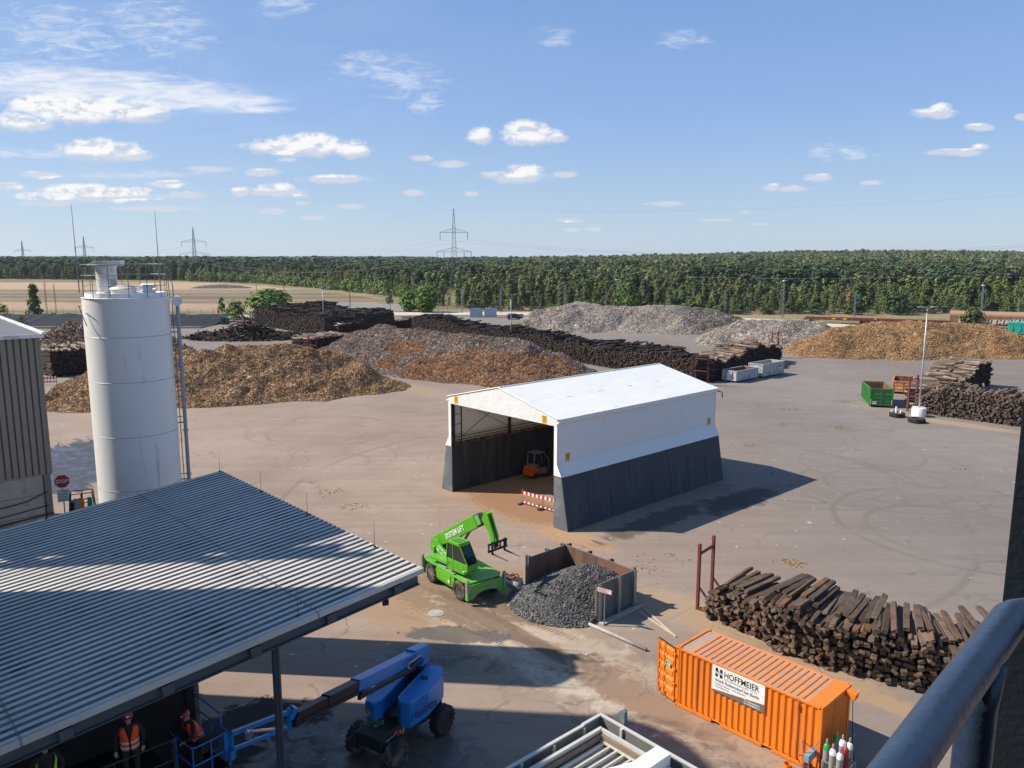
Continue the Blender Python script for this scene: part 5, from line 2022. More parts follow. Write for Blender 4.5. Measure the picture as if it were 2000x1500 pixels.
b.cyl((-1.2, .55, 1.5), (-1.2, .55, 2.35), .05, n=8)
b.build('exhaust', DARKST, th)
# boom
bp, bt = Vector((-2.0, -.02, 2.12)), Vector((2.25, -.02, 4.72))
dirb = (bt - bp).normalized()
upb = Vector((0, -1, 0)).cross(dirb)
upb = dirb.cross(Vector((0, 1, 0))) * -1
if upb.z < 0:
    upb = -upb
b = MB(TM)
b.bar(bp - dirb * .12, bp + dirb * 3.95, .46, .70, up=upb)
bm_ = b.build('boom', GREEN, th, bevel=.025)
b = MB(TM)
b.bar(bp + dirb * 3.95, bp + dirb * 4.3, .38, .56, up=upb)
b.build('boom_section', GREEND, bm_, bevel=.015)
b = MB(TM)
b.bar(bp + dirb * 4.3, bp + dirb * 4.75, .32, .46, up=upb)
for k in range(4):
    b.bar(bp + dirb * (3.9 + .1 * k) + upb * .28, bp + dirb * (3.96 + .1 * k) + upb * .32, .34, .05, up=upb)
    b.bar(bp + dirb * (3.9 + .1 * k) - upb * .28, bp + dirb * (3.96 + .1 * k) - upb * .34, .34, .05, up=upb)
b.build('boom_hoses', DARKST, bm_)
b = MB(TM)
tip = bp + dirb * 4.75
hd = Vector((.62, 0, -1.42))
he = tip + hd
b.prism([(tip.x - .22, tip.z - .22), (tip.x - .05, tip.z + .26), (tip.x + .22, tip.z + .20), (he.x + .13, he.z + .45), (he.x + .12, he.z - .1), (he.x - .12, he.z - .1), (he.x - .18, he.z + .5)], 'xz', -.20, -.10)
b.prism([(tip.x - .22, tip.z - .22), (tip.x - .05, tip.z + .26), (tip.x + .22, tip.z + .20), (he.x + .13, he.z + .45), (he.x + .12, he.z - .1), (he.x - .12, he.z - .1), (he.x - .18, he.z + .5)], 'xz', .06, .16)
b.span(tip.x - .05, tip.x + .18, -.1, .06, tip.z + .05, tip.z + .2)
b.build('boom_head', GREEN, th, bevel=.012)
b = MB(TM)
b.cyl((tip.x - .1, -.02, tip.z - .15), (he.x - .16, -.02, he.z + .12), .06, n=8)
b.cyl((-.6, -.02, 1.65), (.75, -.02, 3.45), .08, n=10)
b.build('hydraulic_ram', CHROME, th)
fx_ = he.x + .22
b = MB(TM)
for z in (he.z - .22, he.z + .16):
    b.span(fx_ - .06, fx_ + .02, -.70, .70, z - .05, z + .05)
for y in (-.64, -.2, .2, .64):
    b.span(fx_ - .05, fx_ + .0, y - .04, y + .04, he.z - .22, he.z + .16)
b.span(fx_ - .3, fx_ - .06, -.16, .12, he.z - .15, he.z + .1)
for y in (-.45, .45):
    b.span(fx_ + .021, fx_ + .07, y - .055, y + .055, he.z - .40, he.z + .30)
b.build('fork_carriage', BLACKM, th)
for y in (-.45, .45):
    b = MB(TM)
    b.prism([(fx_ + .02, he.z - .40), (fx_ + 1.22, he.z - .44), (fx_ + 1.22, he.z - .43), (fx_ + .02, he.z - .34)], 'xz', y - .055, y + .055)
    b.build('fork', paint('worn_fork_steel', (.16, .13, .11), .6, .4, var=.3) if y < 0 else bpy.data.materials['worn_fork_steel'], th)
bx = Vector((0, -1, 0))
mid = bp + dirb * 1.05 + upb * -.15
text('boom_lettering', 'SYSTEM LIFT', .42, WTXT, bm_, TM @ face_mat(mid + Vector((0, -.252, 0)), dirb, upb), .004, .008, .80)
d_l = Vector((1.55, 0, -.72)).normalized()
u_l = Vector((.72, 0, 1.55)).normalized()
b = MB(TM)
b.prism([(-1.75, 2.02), (-1.62, 2.24), (-.10, 1.68), (-.16, 1.50)], 'xz', -.517, -.502)
b.build('turret_panel', GREEN, th)
text('turret_lettering', 'SYSTEM LIFT', .17, WTXT, th, TM @ face_mat(Vector((-1.50, -.522, 2.06)), d_l, u_l), .003, .004, .85)
text('turret_number', '030 - 411 171', .20, WTXT, th, TM @ face_mat(Vector((-1.66, -.522, 1.86)), d_l, u_l), .003, .006, .85)

# ================================================================ blue boom lift
BLUE = paint('lift_blue_paint', (.012, .175, .47), .32, var=.08, scale=.8, dirt=(.03, .08, .22), dirt_amt=.15)
bl_ = thing('boom_lift', (-4.25, 27.7, 0), R(56.3), 'blue telescopic boom lift on a black wheeled chassis reaching under the canopy', 'boom lift')
for x in (-1.32, 1.32):
    for y in (-.95, .95):
        wheel(bl_, x, y, .56, .44, DARKST, side=1 if y < 0 else -1, steer=.15 if x < 0 else 0, tyre=TYRE if (x < 0) else TYREC)
b = MB()
b.prism([(-1.75, .66), (1.75, .66), (1.75, 1.12), (1.45, 1.32), (-1.45, 1.32), (-1.75, 1.14)], 'xz', -.62, .62)
b.span(-1.45, -1.2, -.8, .8, .44, .72)
b.span(1.2, 1.45, -.8, .8, .44, .72)
chs = b.build('chassis', DARKST, bl_, bevel=.03)
CHG = paint('arrow_green', (.012, .28, .085), .5, var=.05)
CHR = paint('arrow_red', (.42, .02, .025), .5, var=.05)


def arrow(mat, M, s):
    for nm, k, z in (('arrow_border', 1.18, 0), ('arrow', 1.0, .004)):
        b = MB(M)
        p = [(-.5, -.16), (.02, -.16), (.02, -.34), (.5, 0), (.02, .34), (.02, .16), (-.5, .16)]
        b.prism([(x * s * k, y * s * k) for x, y in p], 'xy', z, z + .004)
        b.build(nm, WTXT if k > 1.1 else mat, chs)


arrow(CHG, Matrix.Translation((-1.10, .05, 1.322)), .42)
arrow(CHR, face_mat((-.92, -.623, 1.02), (-1, 0, 0), (0, 0, -1)), .38)
arrow(CHG, face_mat((.55, -.623, 1.04), (1, 0, 0), (0, 0, 1)), .38)
b = MB(face_mat((-.55, -.623, 1.02), (1, 0, 0), (0, 0, 1)))
b.prism([(-.1, -.16), (0, -.16), (.1, .16), (0, .16)], 'xy', 0, .006)
b.build('yellow_flash', YELLOW, chs)
text('chassis_lettering', 'Haulotte', .2, WTXT, chs, face_mat((-.36, -.623, .96), (1, 0, 0), (0, 0, 1)), .003, .002, .8)
b = MB(face_mat((-1.5, -.623, .98), (1, 0, 0), (0, 0, 1)))
for k, (x0, w1) in enumerate(((0, .05), (.08, .1), (.21, .06), (.3, .05))):
    b.span(x0, x0 + w1, 0, .1, 0, .004)
b.build('chassis_mark', WTXT, chs)
# turntable: own axis
PA = at(815, 1278, 28.7)
PB = at(575, 1400, 21.3)
hz = (PB - PA).xy.normalized()
TCEN = PA.xy - hz * -1.15
ta = math.atan2(hz.y, hz.x) - R(56.3)
inv = (Matrix.Translation((-4.25, 27.7, 0)) @ Matrix.Rotation(R(56.3), 4, 'Z')).inverted()
tc_ = inv @ Vector((TCEN.x, TCEN.y, 0))
TT_ = Matrix.Translation(tc_ + Vector((0, 0, .42))) @ Matrix.Rotation(ta, 4, 'Z')
b = MB(TT_)
b.cyl((0, 0, .88), (0, 0, 1.12), .55, n=24)
b.span(-1.2, 1.0, -.34, .30, 1.1, 1.3)
b.span(-1.25, -.85, -.30, .26, 1.3, 2.2)
b.build('turntable', BLACKM, bl_)
b = MB(TT_)
b.prism([(-1.35, .30), (1.05, .30), (1.32, .55), (1.25, .92), (.35, 1.18), (-1.0, 1.18), (-1.5, .85)], 'xy', 1.12, 2.14)
cw = b.build('cowl', BLUE, bl_, bevel=.05)
b = MB(TT_)
b.span(-.55, -.30, .58, .72, 2.141, 2.165)
b.span(-.48, -.36, .50, .80, 2.141, 2.17)
b.build('cowl_latch', BLACKM, cw)
b = MB(TT_)
b.prism([(-.75, -.34), (1.0, -.34), (1.36, -.52), (1.30, -.92), (.8, -1.12), (-.6, -1.12)], 'xy', 1.12, 1.86)
cw2 = b.build('cowl', BLUE, bl_, bevel=.05)
b = MB(TT_)
b.prism([(-1.62, -1.0), (-1.1, -1.0), (-1.1, 1.1), (-1.5, .95), (-1.62, .6)], 'xy', 1.0, 2.1)
b.build('counterweight', paint('lift_grey', (.11, .12, .135), .6, var=.1), bl_, bevel=.04)
tn = Vector((.26, .90, 0)).normalized()
lp0, lp1 = Vector((1.25, .92)), Vector((.35, 1.18))
dd_ = (lp1 - lp0).normalized()
text('cowl_lettering', 'Haulotte', .46, paint('dark_blue_lettering', (.006, .03, .16), .5, var=.05), cw,
     TT_ @ face_mat((1.22, .936, 1.38), (dd_.x, dd_.y, 0), (0, 0, 1)), .003, .004, .85)
b = MB(TT_ @ face_mat((1.335, -.68, 1.42), (.15, -1, 0), (0, 0, 1)))
for k in (0, .16):
    b.prism([(-.10 + k, -.12), (0 + k, .0), (.10 + k, .12), (.16 + k, .12), (.06 + k, 0), (-.02 + k, -.12)], 'xy', 0, .006)
b.build('yellow_flash', YELLOW, cw2)
# telescopic boom in world coordinates brought into the lift's frame
BMX = inv
dB = (PB - PA).normalized()
LB = (PB - PA).length
b = MB(BMX)
b.bar(PA - dB * .55, PA + dB * (LB * .58), .40, .46)
bo = b.build('boom', BLUE, bl_, bevel=.03)
b = MB(BMX)
P_ = lambda t, u=0, z=0: PA + dB * t + Vector((0, 0, z)) + Vector((-dB.y, dB.x, 0)).normalized() * u
b.bar(P_(-.62, 0, .05), P_(.6, 0, .16), .46, .50, w2=.42, h2=.30)
b.bar(P_(-.5, 0, -.15), P_(.2, 0, -.75), .5, .36)
b.build('boom_foot', BLUE, bl_, bevel=.03)
b = MB(BMX)
b.bar(PA + dB * (LB * .58), PA + dB * (LB * .80), .33, .38)
b2 = b.build('boom_section', BLACKM, bo, bevel=.015)
b = MB(BMX)
b.bar(PA + dB * (LB * .80), PA + dB * LB, .27, .31)
b.bar(P_(LB - .4, 0, -.1), P_(LB + .1, 0, -.12), .3, .3)
b.build('boom_section', BLACKM, bo, bevel=.012)
b = MB(BMX)
sd = .24
b.tube([P_(.1, sd, -.1), P_(1.2, sd + .04, -.25), P_(LB * .5, sd + .03, -.25), P_(LB * .58, sd, -.2)], .05, 6)
b.tube([P_(.6, sd + .05, .05), P_(1.0, sd + .05, -.02), P_(1.05, sd + .05, -.22)], .035, 6)
b.bar(P_(.7, sd, -.32), P_(LB * .6, sd, -.32), .1, .14)
b.bar(P_(LB * .55, .18, -.2), P_(LB * .97, .16, -.15), .06, .1)
for k in range(6):
    b.bar(P_(1 + k * .75, sd, -.22), P_(1.06 + k * .75, sd, -.42), .08)
b.build('cable_track', BLACKM, bo)
b = MB(BMX)
b.tube([P_(.35, sd + .08, .12), P_(.9, sd + .09, .06), P_(1.35, sd + .09, .03), P_(1.45, sd + .09, -.12), P_(1.3, sd + .09, -.2)], .028, 6)
b.build('hose', paint('pale_hose', (.40, .38, .34), .6), bo)
J0 = at(565, 1393, 21.2)
J1 = at(452, 1440, 19.25)
up_ = Vector((0, 0, 1))
b = MB(BMX)
b.bar(PB + Vector((0, 0, .12)), J0 + Vector((0, 0, .05)), .26, .34)
b.bar(J0 + Vector((0, 0, .16)), J0 + Vector((0, 0, -.5)), .13, .18)
b.bar(J0 + Vector((0, 0, .05)), J1 + Vector((0, 0, .10)), .11, .13)
b.bar(J0 + Vector((0, 0, -.42)), J1 + Vector((0, 0, -.36)), .09, .10)
b.bar(J1 + Vector((0, 0, .12)), J1 + Vector((0, 0, -.42)), .08, .12)
jb = b.build('jib', BLUE, bl_, bevel=.012)
b = MB(BMX)
b.cyl(J0 + Vector((-.2, -.15, -.4)), J1 + Vector((.3, .25, .0)), .05, n=8)
b.box(*(J1 + Vector((.35, .33, -.16))), .16, .10, .2)
b.build('hydraulic_ram', CHROME, jb)
# basket
E1 = Vector((.64, .77, 0)).normalized()
E2 = Vector((-.77, .64, 0))
BO = Vector((-8.16, 18.38, 4.86))
BMAT = BMX @ Matrix(((E1.x, E2.x, 0, BO.x), (E1.y, E2.y, 0, BO.y), (0, 0, 1, BO.z), (0, 0, 0, 1)))
bw, bd, bh = 1.0, 1.75, 1.1
b = MB(BMAT)
for (x, y) in ((0, 0), (bw, 0), (bw, bd), (0, bd), (bw, bd * .5), (0, bd * .5), (bw * .5, 0)):
    b.cyl((x, y, 0), (x, y, bh), .022, n=6)
for z in (bh, bh * .55):
    b.tube([(0, .08, z), (.08, 0, z), (bw - .08, 0, z), (bw, .08, z), (bw, bd - .08, z), (bw - .08, bd, z), (.08, bd, z), (0, bd - .08, z), (0, .08, z)], .024, 6)
b.tube([(bw, .35, bh), (bw + .02, .4, bh + .34), (bw + .02, 1.2, bh + .40), (bw, bd, bh + .42), (bw, bd, bh)], .022, 6)
b.tube([(bw + .02, .4, bh + .34), (bw + .02, .4, bh)], .02, 6)
bk_ = b.build('basket_rail', BLUE, bl_)
b = MB(BMAT)
b.span(0, bw, 0, bd, -.06, .0)
b.span(0, bw, -.02, .02, 0, .14)
b.span(bw - .02, bw + .02, 0, bd, 0, .14)
b.build('basket_floor', BLACKM, bk_)
b = MB(BMAT)
b.span(.25, .75, .05, .28, bh - .30, bh + .02)
b.build('control_box', BLACKM, bk_)
b = MB(BMAT)
b.span(bw - .16, bw - .06, -.06, .02, .42, bh)
b.box(bw - .02, -.14, .50, .18, .12, .26, .3)
b.build('foot_switch', BLUE, bk_)
# ================================================================ forklift inside the hall
hallM = Matrix.Translation((-.9, 56.03, 0)) @ Matrix.Rotation(AX, 4, 'Z')
FLP = G(1051, 930)
fk = thing('forklift', (FLP.x, FLP.y, 0), AX + PI / 2 - .12, 'orange and grey forklift parked inside the fabric hall', 'forklift')
ORGF = paint('forklift_orange', (.80, .12, .02), .4, var=.08, dirt=(.25, .08, .04), dirt_amt=.2)
for x, r in ((-.65, .27), (.85, .36)):
    for y in (-.46, .46):
        wheel(fk, x, y, r, .26, RIM, side=1 if y < 0 else -1, tread=False, tyre=TYREC)
b = MB()
b.prism([(-1.22, .28), (-.45, .28), (-.45, .95), (-.95, .98), (-1.18, .86)], 'xz', -.56, .56)
b.build('counterweight', ORGF, fk, bevel=.06)
b = MB()
b.span(-.45, 1.0, -.5, .5, .3, .62)
b.span(-.9, -.2, -.42, .42, .98, 1.12)
b.build('chassis', paint('forklift_grey', (.22, .21, .20), .5), fk, bevel=.03)
b = MB()
for y in (-.46, .46):
    b.tube([(-.82, y, 1.0), (-.72, y, 2.12), (.25, y, 2.14), (.72, y, 1.5), (.85, y, .62)], .035, 6)
for k in range(7):
    b.bar((-.72 + k * .16, -.46, 2.14), (-.72 + k * .16, .46, 2.14), .04)
b.build('overhead_guard', STEELG, fk)
b = MB()
b.span(-.45, .02, -.25, .25, 1.0, 1.15)
b.span(-.5, -.38, -.25, .25, 1.1, 1.6)
b.tube([(.55, 0, .7), (.35, 0, 1.25)], .03, 6)
b.build('seat', BLACK, fk)
b = MB()
for y in (-.30, .30):
    b.span(1.12, 1.24, y - .05, y + .05, .08, 2.3)
for z in (.5, 1.3, 2.25):
    b.span(1.14, 1.22, -.3, .3, z - .04, z + .04)
b.cyl((1.1, 0, .2), (1.1, 0, 1.9), .05, n=8)
ms = b.build('mast', BLACKM, fk)
b = MB()
b.span(1.26, 1.31, -.45, .45, .2, .3)
b.span(1.26, 1.31, -.45, .45, .55, .65)
for y in (-.28, .28):
    b.span(1.311, 1.35, y - .05, y + .05, .1, .65)
    b.span(1.33, 2.3, y - .05, y + .05, .08, .12)
b.build('fork', BLACKM, fk)
b = MB()
for y in (-.4, .4):
    b.cyl((-1.225, y, .88), (-1.2, y, .88), .05, n=8)
b.build('tail_lamp', REDP, fk)

# ================================================================ red and white barriers before the hall
m, nt, b_, out = new_mat('red_white_stripes')
tc = nt.node('ShaderNodeTexCoord').outputs['Object']
sx_ = nt.node('ShaderNodeSeparateXYZ')
nt.put(sx_.inputs[0], tc)
fr = nt.m('LESS_THAN', nt.m('FRACT', nt.m('DIVIDE', nt.m('ADD', sx_.outputs[0], 40), .40)), .5)
nt.put(b_.inputs['Base Color'], nt.mix(fr, (.72, .70, .67), (.52, .02, .03)))
b_.inputs['Roughness'].default_value = .5
STRIPE = m
q0 = G(1019, 984)
for k, lab in enumerate(('red and white striped barrier before the hall opening, nearest the middle', 'red and white striped barrier before the hall partly behind the slate wall end')):
    p = q0 + Vector((math.cos(R(-42)), math.sin(R(-42)), 0)) * (k * 2.02)
    t = thing('barrier', (p.x, p.y, 0), R(-42), lab, 'barrier', 'striped barriers before the hall')
    b = MB()
    b.span(.0, 1.98, -.02, .02, .78, 1.02)
    b.span(.0, 1.98, -.02, .02, .12, .24)
    b.build('striped_board', STRIPE, t)
    for x in (.04, 1.94):
        b = MB()
        b.span(x - .02, x + .02, .021, .05, .06, 1.16)
        b.build('post', STEELG, t)
    for x in (.04, 1.94):
        b = MB()
        b.span(x - .12, x + .12, -.4, .4, 0, .1)
        b.build('rubber_foot', BLACK, t, bevel=.02)

# ================================================================ orange container
OR = paint('container_orange', (.76, .19, .012), .45, var=.06, scale=.7, dirt=(.42, .12, .025), dirt_amt=.26, dirt_scale=1.6, streak=True)
ORD = paint('container_roof_dust', (.36, .25, .19), .85, var=.12, scale=1.2, dirt=(.55, .24, .06), dirt_amt=.35)
CL, CWD, CHT = 6.19, 2.34, 2.60
ct = thing('shipping_container', (6.74, 30.18, 0), R(-46.6), 'orange shipping container with company board and one door swung open', 'shipping container')


def corrug(b, x0, x1, y, z0, z1, depth, pitch, T=None):
    n = max(1, round((x1 - x0) / pitch))
    p = (x1 - x0) / n
    for k in range(n):
        a = x0 + k * p
        for u0, d0, u1, d1 in ((0, 0, .26, 0), (.26, 0, .5, 1), (.5, 1, .76, 1), (.76, 1, 1, 0)):
            vs = [(a + u0 * p, y + d0 * depth, z0), (a + u1 * p, y + d1 * depth, z0), (a + u1 * p, y + d1 * depth, z1), (a + u0 * p, y + d0 * depth, z1)]
            if T is not None:
                vs = [T @ Vector(v) for v in vs]
            b.quad(*vs)


b = MB()
corrug(b, .16, CL - .16, .018, .17, CHT - .09, .05, .268)
corrug(b, .16, CL - .16, CWD - .018, .17, CHT - .09, -.05, .268)
TE = Matrix.Translation((CL - .02, 0, 0)) @ Matrix.Rotation(PI / 2, 4, 'Z')
corrug(b, .15, CWD - .15, .0, .17, CHT - .1, .05, .23, TE)
b.build('side_wall', OR, ct)
b = MB()
for x in (0, CL - .16):
    for y in (0, CWD - .16):
        b.span(x, x + .16, y, y + .16, .12, CHT - .11)
b.span(.16, CL - .16, .0, .06, CHT - .10, CHT - .02)
b.span(.16, CL - .16, CWD - .06, CWD, CHT - .10, CHT - .02)
for (x0, x1) in ((.16, 1.75), (2.15, 3.95), (4.35, CL - .16)):
    b.span(x0, x1, -.012, .10, .03, .17)
    b.span(x0, x1, CWD - .1, CWD + .012, .03, .17)
b.span(.16, CL - .16, .02, .1, .12, .17)
b.span(0.0, .12, .16, CWD - .16, CHT - .14, CHT - .0)
b.span(0.0, .12, .16, CWD - .16, .04, .16)
b.span(CL - .1, CL, .16, CWD - .16, CHT - .13, CHT - .01)
b.span(CL - .1, CL, .16, CWD - .16, .04, .17)
b.build('frame', OR, ct, bevel=.008)
for x in (-.004, CL - .176):
    for y in (-.004, CWD - .176):
        for z in (0, CHT - .11):
            b = MB()
            b.span(x, x + .18, y, y + .18, z, z + .12)
            cc_ = b.build('corner_casting', OR, ct, bevel=.012)
b = MB()
for x in (.085, CL - .085):
    for z in (.06, CHT - .05):
        b.ell((x, -.004, z), .03, .006, .042, 10, 6)
    for y in (.085, CWD - .085):
        b.ell((x, y, CHT + .01), .04, .028, .005, 10, 6)
b.build('casting_hole', BLACKM, ct)
b = MB()
b.span(.12, CL - .1, .06, CWD - .06, CHT - .075, CHT - .045)
rf = b.build('roof', ORD, ct)
b = MB()
n = 19
for k in range(n):
    x = .72 + (CL - 1.55) * k / (n - 1)
    b.prism([(x - .065, CHT - .046), (x - .035, CHT - .012), (x + .035, CHT - .012), (x + .065, CHT - .046)], 'xz', .16, CWD - .16)
b.span(CL - .62, CL - .10, .061, CWD - .061, CHT - .046, CHT - .035)
b.build('roof_rib', OR, rf)
b = MB()
b.span(.05, CL - .05, .05, CWD - .05, .13, .165)
b.build('floor', BLACKM, ct)
b = MB()
b.span(.12, .16, .16, CWD - .16, .17, CHT - .15)
b.build('dark_opening', BLACKM, ct)
# open door leaf
dr = MB(Matrix.Rotation(R(163), 4, 'Z'))
dr.span(.02, 1.12, -.02, .02, .17, CHT - .12)
do = dr.build('door', OR, ct)
b = MB(Matrix.Rotation(R(163), 4, 'Z'))
for k in range(5):
    z0 = .34 + k * .44
    b.prism([(-.021 + .0, z0 - .02), (-.0, z0 - .02), (.065, z0 + .06), (.065, z0 + .25), (.0, z0 + .33), (-.021, z0 + .33)][1:5], 'yz', .10, 1.02)
    b.prism([(.02, z0 - .02), (.075, z0 + .06), (.075, z0 + .25), (.02, z0 + .33)], 'yz', .10, 1.02)
b.span(.02, .08, .021, .05, .17, CHT - .12)
b.span(1.05, 1.12, .021, .05, .17, CHT - .12)
b.span(.08, 1.05, .021, .045, .17, .25)
b.span(.08, 1.05, .021, .045, CHT - .22, CHT - .12)
b.build('door_panel', OR, do)
b = MB(Matrix.Rotation(R(163), 4, 'Z'))
for x in (.62, .98):
    b.cyl((x, .11, .1), (x, .11, CHT - .06), .02, n=8)
    for z in (.3, .9, 1.5, 2.2):
        b.span(x - .05, x + .05, .07, .12, z - .03, z + .03)
for z in (.3, .95, 1.6, 2.25):
    b.span(-.03, .12, .0, .07, z - .04, z + .04)
b.bar((.62, .13, 1.0), (.86, .13, .82), .03)
b.build('lock_rod', OR, do)
b = MB(Matrix.Rotation(R(163), 4, 'Z'))
b.span(.24, .56, .082, .09, 1.55, 1.76)
es = b.build('exit_sign', CHG, do)
b = MB(Matrix.Rotation(R(163), 4, 'Z'))
b.span(.27, .33, .0905, .094, 1.60, 1.72)
b.span(.235, .565, .081, .0825, 1.54, 1.77)
b.bar((.37, .092, 1.66), (.44, .092, 1.66), .003, .05)
b.bar((.50, .092, 1.62), (.50, .092, 1.70), .003, .03, up=(0, 1, 0))
b.build('exit_sign_mark', WTXT, es)
b = MB(Matrix.Rotation(R(163), 4, 'Z'))
b.span(1.12, 1.14, -.03, .05, .17, CHT - .12)
b.span(.0, 1.14, -.03, .05, CHT - .12, CHT - .10)
b.span(.0, 1.14, -.03, .05, .15, .17)
b.build('door_gasket', BLACK, do)
# company board
BX0, BX1, BZ0, BZ1 = 1.72, 3.98, 1.42, 2.52
board = MB()
board.span(BX0, BX1, -.012, -.004, BZ0, BZ1)
bo_ = board.build('company_board', paint('board_white', (.80, .79, .77), .4, var=.015), ct)
BM = face_mat((BX0, -.0125, BZ0), (1, 0, 0), (0, 0, 1))
b = MB(BM)
b.prism([(0, 0), (BX1 - BX0, 0), (BX1 - BX0, .33), (0, .06)], 'xy', 0, .003)
b.build('grey_band', paint('board_grey', (.135, .145, .135), .5, var=.03), bo_)
b = MB(BM)
b.prism([(0, .06), (BX1 - BX0, .33), (BX1 - BX0, .35), (0, .08)], 'xy', 0.0, .0028)
b.build('orange_line', OR, bo_)
INK = paint('board_black', (.012, .013, .010), .5, var=.05)
INKG = paint('board_ink_grey', (.10, .105, .10), .5, var=.05)
b = MB(BM @ Matrix.Translation((.14, .66, 0)))
b.span(.0, .115, .22, .36, 0, .004)
b.prism([(.0, .0), (.115, .0), (.115, .10), (.0, .13)], 'xy', 0, .004)
b.prism([(.20, .22), (.315, .19), (.315, .345), (.20, .345)], 'xy', 0, .004)
b.span(.20, .315, -.01, .12, 0, .004)
b.prism([(.0, .195), (.20, .19), (.315, .155), (.315, .172), (.2, .206), (.0, .208)], 'xy', 0, .004)
b.prism([(.0, .15), (.115, .122), (.315, .135), (.315, .147), (.115, .14), (.0, .168)], 'xy', 0, .004)
b.span(.115, .16, .22, .255, 0, .004)
b.build('board_emblem', INK, bo_)
text('board_name', 'HOFFMEIER', .35, INK, bo_, BM @ Matrix.Translation((.52, .74, 0)), .003, .005, .84)
text('board_line', 'INDUSTRIEANLAGEN GMBH + CO. KG', .085, INKG, bo_, BM @ Matrix.Translation((.52, .635, 0)), .003, .0, .98)
text('board_place', 'Werk R\u00fcdersdorf bei Berlin', .172, INKG, bo_, BM @ Matrix.Translation((.13, .455, 0)), .003, .004, .98)
text('board_address', 'Frankfurter Chaussee \u00b7 15562 R\u00fcdersdorf', .088, INKG, bo_, BM @ Matrix.Translation((.13, .335, 0)), .003, .001, .9)
text('board_web', 'www.hoffmeier.de', .088, INKG, bo_, BM @ Matrix.Translation((.13, .225, 0)), .003, .001, .95)
text('board_phone', 'Tel.: 033638/8976-0', .085, WTXT, bo_, BM @ Matrix.Translation((1.42, .15, .003)), .003, .001, .95)
text('board_fax', 'Fax: 033638/8976-11', .085, WTXT, bo_, BM @ Matrix.Translation((1.42, .05, .003)), .003, .001, .95)
b = MB()
b.span(CL - .95, CL - .88, -.03, .01, CHT - .42, CHT - .2)
b.build('lock_bracket', OR, ct)
b = MB()
b.box(CL + .2, CWD - .35, CHT - .17, .36, .30, .26, ry=.2)
b.build('floodlight_box', OR, ct, bevel=.02)
b = MB()
pts = [(CL + .2, CWD - .3, CHT - .3), (CL + .25, CWD - .35, 1.8), (CL + .5, CWD - .8, .9), (CL + 1.1, CWD - 1.9, .25), (CL + 1.8, CWD - 3.1, .03)]
b.tube(pts, .014, 5)
b.build('power_cable', BLACK, ct)
# ================================================================ gas bottles, rack and cart beside the container
BOTG = paint('bottle_grey', (.27, .26, .25), .45, var=.06)
CAPG = paint('bottle_green', (.03, .30, .07), .4, var=.05)
CAPW = paint('bottle_white', (.78, .77, .74), .4, var=.03)
CAPR = paint('bottle_red', (.30, .02, .025), .4, var=.05)
GREYV = paint('valve_guard_grey', (.33, .32, .30), .5, .3)
BOT = [((1615, 1457), CAPG, BOTG, 'grey gas bottle with green shoulder nearest the orange container'),
       ((1634, 1440), CAPG, BOTG, 'grey gas bottle with green shoulder standing tallest at the back of the rack'),
       ((1627, 1467), CAPW, BOTG, 'grey gas bottle with white shoulder between the two front bottles of the rack'),
       ((1641, 1475), CAPW, BOTG, 'grey gas bottle with white shoulder in the very front of the rack'),
       ((1646, 1449), CAPW, BOTG, 'grey gas bottle with white shoulder behind the dark red bottle'),
       ((1652, 1464), CAPR, CAPR, 'dark red gas bottle among the grey ones'),
       ((1660, 1455), CAPW, BOTG, 'grey gas bottle with white shoulder at the right end of the rack')]
for (px, capm, bodm, lab) in BOT:
    p = G(px[0], px[1], 1.42)
    t = thing('gas_bottle', (p.x, p.y, .06), random.uniform(0, 6), lab, 'gas bottle', 'gas bottles in the rack')
    b = MB()
    b.lathe([(.105, 0), (.115, .03), (.115, 1.24)], 18)
    b.build('body', bodm, t, auto=40)
    b = MB()
    b.lathe([(.1155, 1.235), (.112, 1.32), (.09, 1.40), (.05, 1.45), (0, 1.455)], 18)
    b.build('shoulder', capm, t, auto=60)
    b = MB()
    b.lathe([(.038, 1.45), (.042, 1.47), (.04, 1.60), (.03, 1.63), (0, 1.635)], 12)
    b.build('valve_guard', GREYV, t, auto=60)
pc = G(1640, 1462, 1.42)
rk = thing('bottle_rack', (pc.x, pc.y, 0), R(-47), 'steel transport rack holding the gas bottles', 'rack')
b = MB()
for (x, y) in ((-.42, -.36), (.42, -.36), (.42, .36), (-.42, .36)):
    b.bar((x, y, 0), (x, y, .95), .05)
for z in (.12, .5, .92):
    for (p, q) in (((-.42, -.36, z), (.42, -.36, z)), ((.42, -.36, z), (.42, .36, z)), ((.42, .36, z), (-.42, .36, z)), ((-.42, .36, z), (-.42, -.36, z))):
        b.bar(p, q, .04)
b.bar((-.42, -.36, .12), (.42, -.36, .9), .03)
b.bar((.42, -.36, .9), (.9, -.2, .05), .05)
b.build('frame', STEELG, rk)
b = MB()
b.span(-.45, .45, -.4, .4, .02, .06)
b.build('floor_plate', STEELG, rk)
cp = G(1578, 1492, .55)
ca_ = thing('hand_cart', (cp.x, cp.y, 0), R(-47), 'hand cart with blue grey tool box and hose leaning at the container side', 'hand cart')
b = MB()
for y in (-.25, .25):
    b.tube([(-.1, y, .1), (-.05, y, .9), (-.15, y, 1.5) if y < 0 else (.25, y, 1.45)], .022, 6)
b.bar((-.1, -.25, .12), (-.1, .25, .12), .04)
b.bar((-.05, -.25, .85), (-.05, .25, .85), .03)
b.span(-.1, .35, -.25, .25, .08, .11)
b.build('frame', STEELG, ca_)
b = MB()
b.box(.06, 0, .92, .2, .62, .28)
bx_ = b.build('tool_box', paint('box_blue_grey', (.20, .30, .36), .5, var=.1), ca_, bevel=.01)
b = MB()
